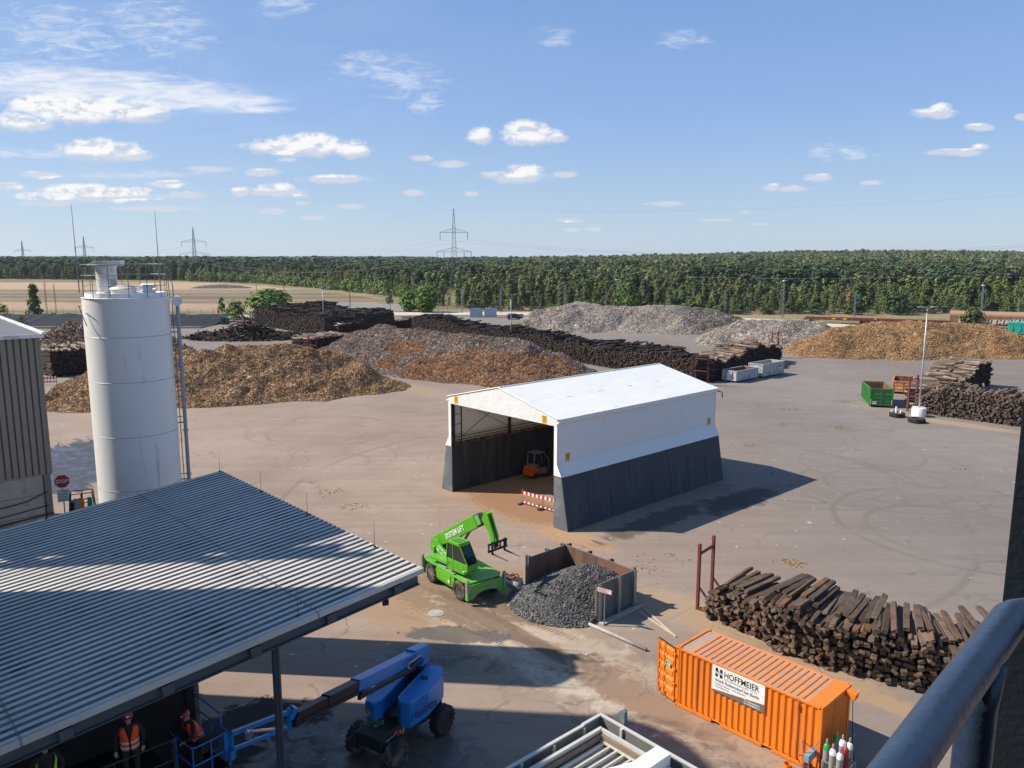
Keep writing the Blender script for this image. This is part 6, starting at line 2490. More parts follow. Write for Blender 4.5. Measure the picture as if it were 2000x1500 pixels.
for k, (y, w1, z) in enumerate(((-.22, .1, .95), (-.10, .05, .92), (-.02, .09, .96), (.10, .06, .9), (.18, .1, .93))):
    b.box(-.045, y, z, .006, w1, .10, 0, .3 * (k % 2))
b.build('box_marks', BLACKM, bx_)
b = MB()
b.tube([(-.05 + .22 * math.cos(a), -.3 + .05 * math.sin(2 * a), .8 + .2 * math.sin(a)) for a in np.linspace(0, 6.2, 16)], .018, 6)
b.tube([(-.15, -.25, 1.5), (.1, .05, 1.2), (.3, .3, .8), (.3, .3, .2)], .015, 5)
b.build('hose', paint('red_hose', (.25, .02, .015), .6), ca_)
for y in (-.33, .33):
    wheel(ca_, -.12, y, .19, .08, RIM, side=1 if y < 0 else -1, tread=False, tyre=TYREC)
hm = G(1539, 1500, .1)
t = thing('safety_bucket', (hm.x, hm.y, 0), 0, 'small orange bucket on the ground by the hand cart', 'bucket')
b = MB()
b.lathe([(.10, 0), (.14, .28), (.15, .28), (.13, .02), (0, .02)], 16)
b.build('bucket_wall', OR, t, auto=50)
b = MB()
b.tube([(.145 * math.cos(a), .04, .28 + .12 * math.sin(a)) for a in np.linspace(0, PI, 9)], .006, 5)
b.build('handle', STEELG, t)

# ================================================================ red end frame of the near stack
FR = G(1362, 1190)
rf_ = thing('rack_frame', (FR.x, FR.y, 0), R(50), 'dark red steel end frame standing left of the near sleeper stack', 'steel frame')
HF = 3.6


def hbeam(b, p, q, s=.14):
    b.bar(p, q, s, .012)
    p, q = Vector(p), Vector(q)
    d = (q - p).normalized()
    x = d.cross(Vector((0, 0, 1)) if abs(d.z) < .9 else Vector((0, 1, 0))).normalized()
    for sg_ in (-1, 1):
        b.bar(p + x * s * .5 * sg_, q + x * s * .5 * sg_, .014, s)


for x in (0, 1.62):
    b = MB()
    hbeam(b, (x, 0, 0), (x, 0, HF))
    b.build('post', REDP, rf_)
    b = MB()
    b.bar((x, 0, 1.3), (x, -1.1, .12), .09)
    b.build('brace', REDP, rf_)
b = MB()
hbeam(b, (.07, 0, 3.05), (1.55, 0, 3.05), .10)
hbeam(b, (0, -.1, .08), (0, -3.6, .08), .14)
hbeam(b, (1.62, -.1, .08), (1.62, -3.6, .08), .14)
b.build('base_beam', REDP, rf_)


def small_frame(px, py, h, w_, rz, lab):
    p = G(px, py)
    t = thing('rack_frame', (p.x, p.y, 0), rz, lab, 'steel frame')
    for x in (0, w_):
        b = MB()
        hbeam(b, (x, 0, 0), (x, 0, h), .2)
        b.build('post', REDP, t)
    for z in (.6, h * .5, h - .4):
        b = MB()
        b.bar((.1, 0, z), (w_ - .1, 0, z), .1)
        b.build('cross_bar', REDP, t)


small_frame(1353, 752, 4.3, 2.2, AX + .2, 'red steel end frame at the corner of the very long black sleeper stack')
small_frame(1772, 803, 4.2, 2.2, R(40), 'red steel end frame between green skip and right sleeper stack')
small_frame(604, 690, 3.3, 2.4, AX + .1, 'red steel end frame of the short stack left of the grey brown heap')
small_frame(1506, 700, 4.9, 2.4, R(45), 'red steel end frame rising behind the right end of the pale topped stack')

# ================================================================ open skip containers


def skip(name, p, rz, L, W, H, mo, mi, label, group=None, ribs=7, hook=True, marks=False, doors=False):
    t = thing(name, (p.x, p.y, 0), rz, label, 'skip container', group)
    z0 = .28
    b = MB()
    b.span(0, L, 0, .06, z0, H)
    b.span(0, L, W - .06, W, z0, H)
    b.span(0, .06, .06, W - .06, z0, H)
    b.span(L - .06, L, .06, W - .06, z0, H)
    b.span(.06, L - .06, .06, W - .06, z0, z0 + .08)
    sh = b.build('body', mo, t)
    b = MB()
    b.span(.062, L - .062, .061, .075, z0 + .09, H - .05)
    b.span(.062, L - .062, W - .075, W - .061, z0 + .09, H - .05)
    b.span(L - .075, L - .061, .08, W - .08, z0 + .09, H - .05)
    b.span(.061, .075, .08, W - .08, z0 + .09, H - .05)
    b.span(.08, L - .08, .08, W - .08, z0 + .081, z0 + .095)
    b.build('lining', mi, sh)
    b = MB()
    for k in range(ribs + 1):
        x = .05 + (L - .1) * k / ribs
        for y0, y1 in ((-.07, -.001), (W + .001, W + .07)):
            b.span(x - .05, x + .05, y0, y1, z0, H - .06)
    for y0, y1 in ((-.08, .0), (W, W + .08)):
        b.span(-.02, L + .02, y0, y1, H - .11, H + .01)
        b.span(0, L, y0 * .9, y1 if y0 < 0 else y1 - .01, z0 - .02, z0 + .1)
    for x0, x1 in ((-.08, -.001), (L + .001, L + .08)):
        b.span(x0, x1, -.05, W + .05, H - .11, H + .005)
        b.span(x0, x1, .0, .1, z0, H - .11)
        b.span(x0, x1, W - .1, W, z0, H - .11)
        b.span(x0 * .9, x1 if x0 < 0 else x1 - .01, .1, W - .1, z0, z0 + .1)
        if doors:
            b.span(x0, x1 - .01, W / 2 - .05, W / 2 + .05, z0 + .1, H - .11)
            for z in (.7, 1.15, 1.55):
                b.span(x0 * .7 if x0 < 0 else x0, x1 * 1 if x0 < 0 else x1 * .99, .1, W - .1, z, z + .06)
    b.build('rib', mo, sh)
    b = MB()
    for y in (W * .28, W * .72):
        b.span(.1, L - .1, y - .06, y + .06, .1, z0)
    for x in (.5, L - .5):
        b.cyl((x, W * .22, .1), (x, W * .78, .1), .1, n=10)
    b.build('skid', DARKST, t)
    if hook:
        b = MB()
        b.span(-.16, -.08, W * .3, W * .36, .1, H - .15)
        b.span(-.16, -.08, W * .64, W * .70, .1, H - .15)
        b.span(-.18, -.08, W * .3, W * .7, H - .3, H - .16)
        b.cyl((-.16, W * .4, H - .05), (-.16, W * .6, H - .05), .04, n=8)
        b.build('hook_frame', mo, t)
        b = MB()
        b.span(-.12, -.09, W * .37, W * .63, .3, H - .32)
        b.build('hook_plate', WHITEP, t)
    if marks:
        b = MB()
        b.span(-.095, -.0851, W - .75, W - .28, .42, .56)
        b.span(-.095, -.0851, W - .75, W - .28, .62, .76)
        b.build('number_plate', WHITEP, t)
        b = MB()
        for y in (.02, W - .14):
            for k in range(4):
                b.span(-.09, -.083, y, y + .12, .4 + k * .16, .48 + k * .16)
        b.build('warning_stripe', WHITEP, t)
        b = MB()
        for y in (.02, W - .14):
            for k in range(4):
                b.span(-.09, -.083, y, y + .12, .48 + k * .16, .56 + k * .16)
        b.build('warning_stripe', REDP, t)
    return t


SKW = paint('skip_grey_white', (.42, .43, .45), .5, var=.08, dirt=(.22, .20, .18), dirt_amt=.3)
SKIN = paint('skip_rust_inside', (.15, .075, .045), .85, var=.3)
SKG = paint('skip_green', (.030, .195, .038), .5, var=.12, dirt=(.06, .12, .05), dirt_amt=.35)
SKO = paint('skip_weathered_orange', (.50, .175, .045), .75, var=.25, dirt=(.60, .42, .28), dirt_amt=.55, dirt_scale=2.0)
SKL = paint('skip_beige_inside', (.36, .33, .28), .8, var=.15)
p = G(1438, 748)
ds = R(43)
t1 = skip('skip_container', p, ds, 6.0, 2.4, 1.75, SKW, SKIN, 'light grey open skip with rusty inside, left of the pair by the black stack', None, 8)
p = G(1489, 739)
t2 = skip('skip_container', p, ds, 6.4, 2.4, 2.15, SKW, SKL, 'light grey open skip with pale inside, right of the pair by the black stack', None, 6, hook=False)
b = MB()
for k in range(5):
    b.box(-.09, .35 + .12 * (k % 2), 1.8 - k * .3, .02, .5, .06, 0, .5)
b.build('ladder_rung', BLACKM, t2)
b = MB()
b.span(4.4, 5.6, -.085, -.081, 1.35, 1.6)
b.build('red_mark', paint('faded_red', (.45, .10, .10), .6), t2)
b = MB()
b.span(4.4, 5.6, -.085, -.081, 1.1, 1.27)
b.build('pale_mark', WHITEP, t2)
p = G(1742, 797)
skip('skip_container', p, R(75), 6.0, 2.55, 2.35, SKG, RUST, 'green open skip container with striped corners on the right of the yard', None, 7, False, True, True)
p = G(1781, 771)
skip('skip_container', p, R(62), 5.5, 2.4, 1.75, SKO, RUST, 'weathered orange open skip container behind the green one', None, 6, False, False, True)

# ================================================================ big tyres used as stands


def big_tyre(p, lab, r=.86):
    t = thing('tractor_tyre', (p.x, p.y, 0), 0, lab, 'tyre')
    b = MB()
    b.lathe([(r * .55, .08), (r * .6, .0), (r * .9, .0), (r, .1), (r, .42), (r * .9, .52), (r * .6, .52), (r * .55, .44), (r * .55, .08)], 36)
    b.build('carcass', TYREC, t, auto=40)
    b = MB()
    for k in range(22):
        a = 2 * PI * k / 22
        b.box(r * 1.0 * math.cos(a), r * 1.0 * math.sin(a), .26, .10, .09, .44, a, .35)
    b.build('tread', TYREC, t)
    return t


big_tyre(G(1752, 814), 'big black tyre lying flat with white pipe ends inside', .80)
big_tyre(G(1790, 825), 'big black tyre lying flat before the white lamp base', .86)
p = G(1752, 814)
for k, (dx, dy, lx, ly, hh) in enumerate(((-.3, .1, -.5, .1, .75), (-.05, .2, .05, .1, 1.15), (.2, -.05, .35, -.1, .8), (.0, -.2, .0, -.3, .5), (.3, .2, .6, .2, .7))):
    b = MB()
    b.cyl((p.x + dx, p.y + dy, .02), (p.x + dx + lx * .6, p.y + dy + ly * .6, hh), .10, n=12)
    tag(b.build('pipe_end', WHITEP, None, auto=40), 'short white plastic pipe end standing in the big tyre', 'pipe', 'white pipe ends in the tyre')

# ================================================================ lamps
LAMPM = paint('lamp_pole_grey', (.42, .44, .45), .45, .4, var=.08)


def lamp(p, h, rz, lab, base=None):
    t = thing('yard_lamp', (p.x, p.y, 0), rz, lab, 'lamp post', None)
    b = MB()
    b.tube([(0, 0, 0), (0, 0, h * .5), (0, 0, h)], [.11, .085, .055], 10)
    b.build('pole', LAMPM, t, smooth=True)
    b = MB()
    b.bar((-.55, 0, h), (.55, 0, h), .06)
    b.build('cross_arm', LAMPM, t)
    for s_ in (-1, 1):
        b = MB()
        b.prism([(s_ * .5, h + .02), (s_ * 1.25, h + .05), (s_ * 1.25, h + .11), (s_ * .5, h + .12)], 'xz', -.17, .17)
        b.build('lamp_head', LAMPM, t, bevel=.015)
    if base:
        b = MB()
        b.lathe([(.78, 0), (.78, 1.0), (.74, 1.05), (.2, 1.06), (0, 1.06)], 28)
        b.build('round_base', WHITEP, t, auto=40)
    return t


lamp(G(1794, 813), 12.6, R(10), 'tall grey lamp post on a white round base before the right sleeper stack', True)
lamp(G(998, 682), 10.9, R(5), 'grey lamp post behind the grey brown shredded heap')
lamp(G(633, 650), 11.2, R(5), 'grey lamp post before the wide black sleeper stack on the left')

# ================================================================ concrete block, signs, cabins, curb, pond
p = G(618, 663)
t = thing('concrete_block', (p.x, p.y, 0), R(-8), 'grey concrete block with white painted marks beside the far lamp post', 'concrete block')
b = MB()
b.span(0, 4.4, 0, 1.2, 0, 1.5)
b.build('block', paint('dark_concrete', (.13, .125, .12), .9, var=.2), t, bevel=.04)
b = MB()
for k, x in enumerate((.4, .85, 1.3, 1.75, 2.2)):
    b.span(x, x + .32, -.012, -.004, .1, .75 + .1 * (k % 3))
b.span(.4, 2.6, -.016, -.0125, .85, 1.1)
b.build('painted_marks', WHITEP, t)
p = at(712, 652, 190)
t = thing('road_sign', (p.x, p.y, 0), 0, 'white round road sign on a pole before the black stacks', 'sign')
b = MB()
b.cyl((0, 0, 0), (0, 0, 5.2), .05, n=8)
b.build('post', STEELG, t)
b = MB()
b.cyl((0, -.08, 4.9), (0, -.05, 4.9), .62, n=20)
b.span(-.5, .5, -.08, -.05, 3.5, 4.1)
b.build('sign_plate', WHITEP, t)
PALEB = paint('pale_blue_panel', (.36, .43, .52), .5, var=.06)
for x0, lab in ((918, 'pale blue site cabin in front of the forest, left one of two'), (946, 'pale blue site cabin in front of the forest, right one of two')):
    p = G(x0, 620)
    t = thing('site_cabin', (p.x, p.y, 0), 0, lab, 'cabin')
    b = MB()
    b.span(.1, 3.6, .05, 2.3, .1, 2.65)
    b.build('wall', PALEB, t)
    b = MB()
    for x in (.0, 3.6):
        b.span(x, x + .1, 0, .1, 0, 2.75)
        b.span(x, x + .1, 2.25, 2.35, 0, 2.75)
    b.span(.1, 3.6, .0, .1, 2.65, 2.75)
    b.span(.1, 3.6, .0, .1, .0, .1)
    b.build('frame', STEELG, t)
    b = MB()
    for k in range(9):
        b.span(.3 + k * .38, .36 + k * .38, .03, .049, .12, 2.63)
    b.build('wall_rib', PALEB, t)


def car(p, rz, lab, mat, L=4.6, W=1.85, H=1.7):
    t = thing('parked_car', (p.x, p.y, 0), rz, lab, 'car')
    b = MB()
    b.prism([(0, .35), (L, .35), (L, .85), (L * .78, 1.0), (L * .62, H), (L * .12, H), (.03, 1.0)], 'xz', -W / 2, W / 2)
    b.build('body', mat, t, bevel=.08)
    b = MB()
    b.prism([(L * .70, 1.02), (L * .61, H - .1), (L * .14, H - .1), (L * .06, 1.02)], 'xz', -W / 2 - .01, W / 2 + .01)
    b.build('window', GLASS, t)
    for x in (.85, L - .9):
        for y in (-W / 2 + .1, W / 2 - .1):
            wheel(t, x, y, .34, .22, RIM, side=1 if y < 0 else -1, tread=False, tyre=TYREC)


car(G(990, 624), R(12), 'dark blue estate car parked beside the far lamp post', paint('car_dark_blue', (.012, .02, .04), .3))
car(G(1004, 622), R(5), 'small white car parked behind the dark car at the grey chip heap', WHITEP, 4.0, 1.7, 1.45)
# pond with black liner
LIN = paint('black_pond_liner', (.016, .018, .023), .75, spec=.2, var=.25, scale=.3, bump=.6, bscale=1.2)
t = thing('lined_pond', (0, 0, 0), 0, 'rain pond with wrinkled black liner beyond the scrap wood heap', 'pond')
rng = np.random.default_rng(3)
nx_, ny_ = 90, 14
gx, gy = np.meshgrid(np.linspace(-146, -80, nx_), np.linspace(0, 1, ny_))
Y_ = 205 + gy * 22 - (gx + 113) * .02
zz = .9 - 1.7 * np.sin(PI * np.clip(gy, 0, .93) * .9) ** .8 + .25 * (fbm(gx / 1.6, gy * 9, 3, 3) - .5)
zz = .1 + 1.9 * sstep((gy - .25) / .75) * (.85 + .3 * fbm(gx / 2.2, gy * 2, 8, 2)) + .3 * (fbm(gx / 1.1, gy * 5, 3, 3) - .5)
V = np.stack([gx, Y_, zz], -1).reshape(-1, 3)
ii = (np.arange(ny_ - 1)[:, None] * nx_ + np.arange(nx_ - 1)[None]).ravel()
np_mesh('liner', V, np.stack([ii, ii + 1, ii + nx_ + 1, ii + nx_], -1), LIN, t, smooth=True)
b = MB()
b.span(-146, -80, 202.6, 203.2, 0, .45)
b.build('pond_curb', CONC, t)
p = G(431, 634)
t = thing('transformer_box', (p.x, p.y, 0), .1, 'small dark green kiosk beside the pond liner', 'kiosk')
b = MB()
b.span(0, 2.0, 0, 1.6, 0, 1.7)
b.build('wall', paint('kiosk_green', (.02, .10, .05), .6), t)
b = MB()
b.prism([(-.15, 1.7), (2.15, 1.7), (1.0, 2.15)], 'xz', -.15, 1.75)
b.build('roof', paint('kiosk_roof', (.05, .16, .09), .6), t)
b = MB()
b.span(.5, 1.4, -.03, -.001, .1, 1.5)
b.build('door', DARKST, t)
p = G(92, 752)
t = thing('barrier', (p.x, p.y, 0), R(20), 'small red and white barrier beside the grey shed corner', 'barrier')
b = MB()
b.span(-.9, 1.3, -.03, .03, .8, 1.2)
b.span(-.9, 1.3, -.03, .03, .35, .6)
b.build('striped_board', STRIPE, t)
for x in (-.8, 1.2):
    b = MB()
    b.span(x - .04, x + .04, .03, .1, 0, 1.3)
    b.build('post', STEELG, t)

# ================================================================ stop sign and lift cage by the shed
p = at(121, 940, 52.5)
t = thing('stop_sign', (p.x, p.y, 0), R(28), 'red octagonal stop sign with white board below beside the shed', 'traffic sign')
zc = p.z
b = MB()
b.cyl((0, .03, 0), (0, .03, zc + .4), .04, n=8)
b.build('post', STEELG, t)
OC = [(math.cos(R(22.5 + 45 * k)), math.sin(R(22.5 + 45 * k))) for k in range(8)]
b = MB()
b.prism([(x * .50, zc + y * .50) for x, y in OC], 'xz', -.02, -.0)
o = b.build('white_border', WHITEP, t)
b = MB()
b.prism([(x * .46, zc + y * .46) for x, y in OC], 'xz', -.026, -.0205)
o = b.build('sign_plate', paint('stop_red', (.50, .018, .025), .45, var=.05), t)
text('stop_text', 'STOP', .37, WHITEP, o, face_mat((0, -.027, zc - .125), (1, 0, 0), (0, 0, 1)), .002, .008, .82, 'CENTER')
b = MB()
b.span(-.36, .44, -.02, 0, zc - 1.45, zc - .56)
o = b.build('info_board', WHITEP, t)
b = MB()
for k, (x0, x1) in enumerate(((-.22, .30), (-.28, .30), (-.25, .22), (-.28, .32))):
    b.span(x0, x1, -.026, -.0205, zc - .75 - k * .18, zc - .72 - k * .18)
b.build('info_text', DARKST, o)
p = at(160, 975, 50.5)
t = thing('lift_cage', (p.x, p.y, 0), R(25), 'dark lift cage with orange and green jackets hung on it beside the stop sign', 'lift cage')
z0 = p.z - .75
b = MB()
w_, d_2, h_ = 1.5, .9, 1.25
for x in (-w_ / 2, 0, w_ / 2):
    for y in (-d_2 / 2, d_2 / 2):
        b.cyl((x, y, z0), (x * .86, y, z0 + h_), .035, n=6)
for z, k in ((h_, .86), (h_ * .5, .93), (.05, 1)):
    q = [(-w_ / 2 * k, -d_2 / 2, z0 + z), (w_ / 2 * k, -d_2 / 2, z0 + z), (w_ / 2 * k, d_2 / 2, z0 + z), (-w_ / 2 * k, d_2 / 2, z0 + z)]
    for i in range(4):
        b.cyl(q[i], q[(i + 1) % 4], .03, n=6)
b.build('cage_rail', BLACKM, t)
b = MB()
b.span(-.75, .75, -.45, .45, z0 - .05, z0 + .02)
b.span(-.25, .25, -.25, .25, 0, z0 - .05)
b.span(-.7, .1, -.35, .3, z0 + .02, z0 + .7)
b.build('cage_floor', BLACKM, t)
for nm, x, m_ in (('orange_jacket', -.02, OR), ('green_jacket', .48, CHG), ('grey_jacket', -.28, STEELG)):
    b = MB()
    b.prism([(x - .17, z0 + .25), (x + .17, z0 + .22), (x + .13, z0 + .95), (x - .12, z0 + 1.0)], 'xz', -.52, -.47)
    b.build(nm, m_, t, bevel=.02)

# ================================================================ small things on the ground
t = MB()
pp = [G(1150, 1222), G(1200, 1244), G(1262, 1272)]
t.tube([p_ + Vector((0, 0, .09)) for p_ in pp], .085, 10)
tag(t.build('pipe', CONC, None, smooth=True), 'pale concrete coloured pipe lying between ash bay and orange container', 'pipe')
t = MB()
a0, a1 = G(980, 1135), G(1030, 1160)
t.bar(a0 + Vector((0, 0, .1)), a1 + Vector((0, 0, .1)), .24, .2)
tag(t.build('kerb_stone', CONC, None, bevel=.02), 'low concrete kerb between telehandler and ash bay', 'kerb')
for (q0, q1, lab) in (((1234, 1168), (1320, 1245), 'longer pale wooden batten lying right of the ash bay'), ((1248, 1196), (1318, 1243), 'shorter pale wooden batten crossing the longer one right of the ash bay')):
    t = MB()
    t.bar(G(*q0) + Vector((0, 0, .03)), G(*q1) + Vector((0, 0, .04)), .055, .05)
    tag(t.build('wood_batten', paint('pale_wood', (.50, .42, .32), .8, var=.1) if 'pale_wood' not in bpy.data.materials else bpy.data.materials['pale_wood'], None), lab, 'batten')
p = G(1012, 1152)
t = thing('concrete_bucket', (p.x, p.y, 0), 0, 'grey drum standing at the left post of the ash bay', 'drum')
b = MB()
b.lathe([(.26, 0), (.3, .1), (.29, .5), (.25, .55), (.2, .5), (0, .48)], 16)
b.build('drum_shell', CONC, t, auto=40)
b = MB()
b.lathe([(.305, .2), (.315, .22), (.305, .24)], 16)
b.build('hoop', STEELG, t)
p = G(998, 1132)
t = MB(Matrix.Translation(p))
t.tube([(.42 * math.cos(a) * (1 + .1 * math.sin(3 * a)), .30 * math.sin(a), .1 + .16 * math.sin(a * 2) ** 2) for a in np.linspace(0, 5.6, 18)], .06, 6)
t.tube([(.3, -.1, .1), (.1, .1, .35), (-.2, .05, .12)], .05, 6)
tag(t.build('bent_hose', RUST, None, smooth=True), 'rusty bent hose lying behind the green telehandler blade', 'hose')
p = G(851, 1198)
t = MB(Matrix.Translation(p))
t.lathe([(.42, .003), (.42, .018), (.40, .02), (0, .02)], 24)
tag(t.build('manhole_cover', CONC, None), 'round manhole cover in the dirt before the telehandler', 'manhole cover')
# low black heap under the canopy
rng = np.random.default_rng(91)
cen, dim, rt, tin = [], [], [], []
for (px, py, r, n) in ((1548, 1099, .55, 90), (1648, 785, 1.0, 60), (1540, 800, 1.2, 60), (1645, 836, 1.0, 70), (1526, 828, .6, 40), (1875, 916, .5, 30), (1735, 841, .5, 30),
                       (640, 960, .9, 50), (690, 990, .9, 60), (1465, 870, .8, 40), (1250, 1105, 1.6, 40), (1310, 1085, 1.4, 30)):
    p = G(px, py)
    for k in range(int(n * (1.0 if px > 1400 else .6))):
        cen.append((p.x + rng.normal(0, r * .6), p.y + rng.normal(0, r * .5), .02))
        dim.append((rng.uniform(.06, .22), rng.uniform(.03, .08), .025))
        rt.append((rng.normal(0, .15), rng.normal(0, .15), rng.uniform(0, 6.28)))
        tin.append(np.array((.34, .22, .11)) * rng.uniform(.6, 1.2))
rt = np.array(rt)
BV, BF = boxes_np(np.array(cen), rot_np(rt[:, 0], rt[:, 1], rt[:, 2]), np.array(dim))
tag(np_mesh('bark_litter', BV, BF, CHIP, None, np.repeat(np.array(tin), 6, 0)), 'orange bark litter scattered in small patches on the yard', 'litter', kind='stuff')

# ================================================================ bottom-centre screening platform
PM = thing('screening_platform', (2.06, 16.64, 0), R(-48.2), 'grey steel platform with toe boards and white box beam at the bottom centre', 'platform')
GALV = paint('dull_white_steel', (.52, .505, .46), .5, .1, var=.08, dirt=(.40, .36, .30), dirt_amt=.25)
GALD = paint('weathered_steel', (.17, .17, .165), .6, .2, var=.2, dirt=(.10, .085, .07), dirt_amt=.4)
PZ = 8.0
b = MB()
# local x: to the lower right, local -y: to the lower left; the corner is at the origin
b.span(0, 7, -.04, .0, PZ - .34, PZ)
b.span(-.04, 0, -7, .0, PZ - .34, PZ)
b.build('outer_board', GALD, PM)
b = MB()
b.span(-.05, 7, -.055, .02, PZ + .001, PZ + .035)
b.span(-.055, .02, -.62, -.0551, PZ + .001, PZ + .035)
b.span(-.055, .02, -7, -.6201, PZ - .025, PZ + .012)
b.build('top_rail', GALV, PM)
for k in range(7):
    b = MB()
    b.span(.62 + k * .95, .68 + k * .95, -.10, -.041, PZ - .34, PZ)
    b.build('stiffener', GALV, PM)
    b = MB()
    b.span(.001, .06, -.66 - k * .95, -.6 - k * .95, PZ - .34, PZ - .03)
    b.build('stiffener', GALV, PM)
b = MB()
b.span(.26, 7, -.34, -.27, PZ - .14, PZ - .06)
b.span(.20, .28, -7, -.27, PZ - .14, PZ - .06)
b.build('inner_rail', GALV, PM)
b = MB()
b.span(.285, 7, -.40, -.345, PZ - .36, PZ - .141)
b.span(.285, .34, -7, -.40, PZ - .36, PZ - .15)
b.build('inner_board', paint('dirty_brown_steel', (.20, .15, .11), .8, var=.3), PM)
b = MB()
for k in range(24):
    b.span(.40 + k * .20, .445 + k * .20, -7, -.41, PZ - .36, PZ - .28)
b.span(.36, 7, -.44, -.401, PZ - .30, PZ - .26)
b.build('floor_bar', GALV, PM)
b = MB()
b.span(.05, 7, -7, -.05, PZ - .44, PZ - .37)
b.build('floor_sheet', paint('gritty_floor', (.40, .36, .30), .9, var=.3, scale=3, dirt=(.13, .12, .11), dirt_amt=.4, dirt_scale=5), PM)
b = MB()
b.bar((1.9, -.50, PZ - .02), (.3, -4.5, PZ - .05), .22, .2)
b.bar((1.85, -.75, PZ - .28), (-.0, -2.0, PZ - .5), .08)
b.span(1.72, 2.08, -1.1, -.2, PZ - .1, PZ + .18)
b.build('box_beam', WHITEP, PM)
b = MB()
b.span(.5, .62, .05, .11, PZ - .9, PZ + .32)
b.prism([(.2, PZ - .7), (.62, PZ - .7), (.62, PZ + .34), (.56, PZ + .36), (.2, PZ + .02)], 'xz', .12, .16)
b.build('bracket_fin', paint('fin_blue_grey', (.12, .14, .16), .5), PM)
b = MB()
for (x, y) in ((.3, -.3), (6, -.3), (.3, -6)):
    b.span(x - .1, x + .1, y - .1, y + .1, 0, PZ - .96)
b.build('leg', GALD, PM)

# ================================================================ viewing platform: rail and column by the camera
NAVY = paint('dark_blue_rail_paint', (.030, .050, .090), .34, .15, var=.2, scale=7, dirt=(.010, .014, .022), dirt_amt=.3, dirt_scale=6, bump=.10, bscale=50)
hr = thing('hand_rail', (0, 0, 0), 0, 'dark blue tubular hand rail close in the lower right corner', 'hand rail')


def rp(px, py, z):
    return G(px, py, z)


ZR = CAMH - .45
a = rp(1762, 1500, ZR)
c = rp(1845, 1383, ZR)
e = rp(1990, 1184, ZR)
dr_ = (c - a).normalized()
rr_ = .0212
pts = [a - dr_ * .5, a, c, e - dr_ * .05]
side_ = Vector((.75, -.66, 0)).normalized()
for t_ in np.linspace(0, 1, 7)[1:]:
    pts.append(e - dr_ * .05 * (1 - t_) + side_ * .075 * t_ ** 1.6 + dr_ * .012 * math.sin(t_ * PI))
pts.append(e + side_ * .5)
b = MB()
b.tube(pts, rr_, 28)
b.build('rail_tube', NAVY, hr, smooth=True)
b = MB()
pb = rp(1918, 1282, ZR)
b.tube([pb + Vector((0, 0, -.005)), pb + Vector((0, 0, -.06)), pb + Vector((0, 0, -.5)), pb + Vector((0, 0, -1.1))], [.026, .021, .020, .020], 20)
b.build('baluster', NAVY, hr, smooth=True)
b = MB()
pb2 = pts[-1]
b.cyl(pb2, pb2 + Vector((0, 0, -1.1)), .020, n=16)
b.build('baluster', NAVY, hr, smooth=True)
b = MB()
z2 = ZR - .50
k0 = e + Vector((0, 0, -.5)) - dr_ * .06
b.tube([k0 - dr_ * .8, k0 - dr_ * .05, k0, k0 + side_ * .08, k0 + side_ * .5], .022, 14)
b.build('knee_rail', NAVY, hr, smooth=True)
b = MB()
b.bar(a - dr_ * .5 + Vector((.02, -.02, -1.1)), e + dr_ * .1 + Vector((.02, -.02, -1.1)), .012, .12)
b.build('toe_board', NAVY, hr)
colm = thing('steel_column', (0, 0, 0), 0, 'dark blue steel column at the right edge beside the hand rail', 'column')
b = MB()
p1 = G(1985, 900, CAMH - .12)
q = Vector((1.012, 1.53, 0))
b = MB(Matrix.Translation((q.x, q.y, 0)) @ Matrix.Rotation(R(-33), 4, 'Z'))
b.span(0, .30, 0, .014, 12, 19.2)
b.span(0.0, .30, .286, .30, 12, 19.2)
b.span(.143, .157, .014, .286, 12, 19.2)
NAVD = paint('dark_navy_steel', (.007, .014, .024), .55, .1, var=.3, scale=6, bump=.2, bscale=50)
b.build('flange', NAVD, colm)
dk = thing('viewing_platform', (0, 0, 0), 0, 'dark steel viewing platform behind the blue hand rail', 'platform')
b = MB()
b.span(-1.4, 1.6, -2.5, .55, CAMH - 1.72, CAMH - 1.62)
b.span(1.2, 2.6, -.3, .8, CAMH - 1.5, CAMH - .55)
b.build('deck', NAVD, dk)
b = MB()
b.span(-1.8, -1.6, -3.5, .35, CAMH - 1.7, CAMH + 3)  # unseen wall put in left of the viewpoint to keep sun off the rail
b.span(-1.8, 2.8, -3.7, -3.5, CAMH - 1.7, CAMH + 3)
b.build('side_wall', NAVD, dk)
b = MB()
b.span(-1.8, 2.8, -3.5, .05, CAMH + 1.6, CAMH + 1.7)
b.build('canopy_sheet', NAVD, dk)
b = MB()
for (x, y) in ((-1.3, .4), (1.5, .4), (1.5, -2.4), (-1.3, -2.4)):
    b.span(x - .1, x + .1, y - .1, y + .1, 0, CAMH - 1.72)
b.build('support_leg', NAVD, dk)
# ================================================================ pylons and wires
PYL = paint('pylon_steel', (.27, .30, .31), .5, .3, var=.1)


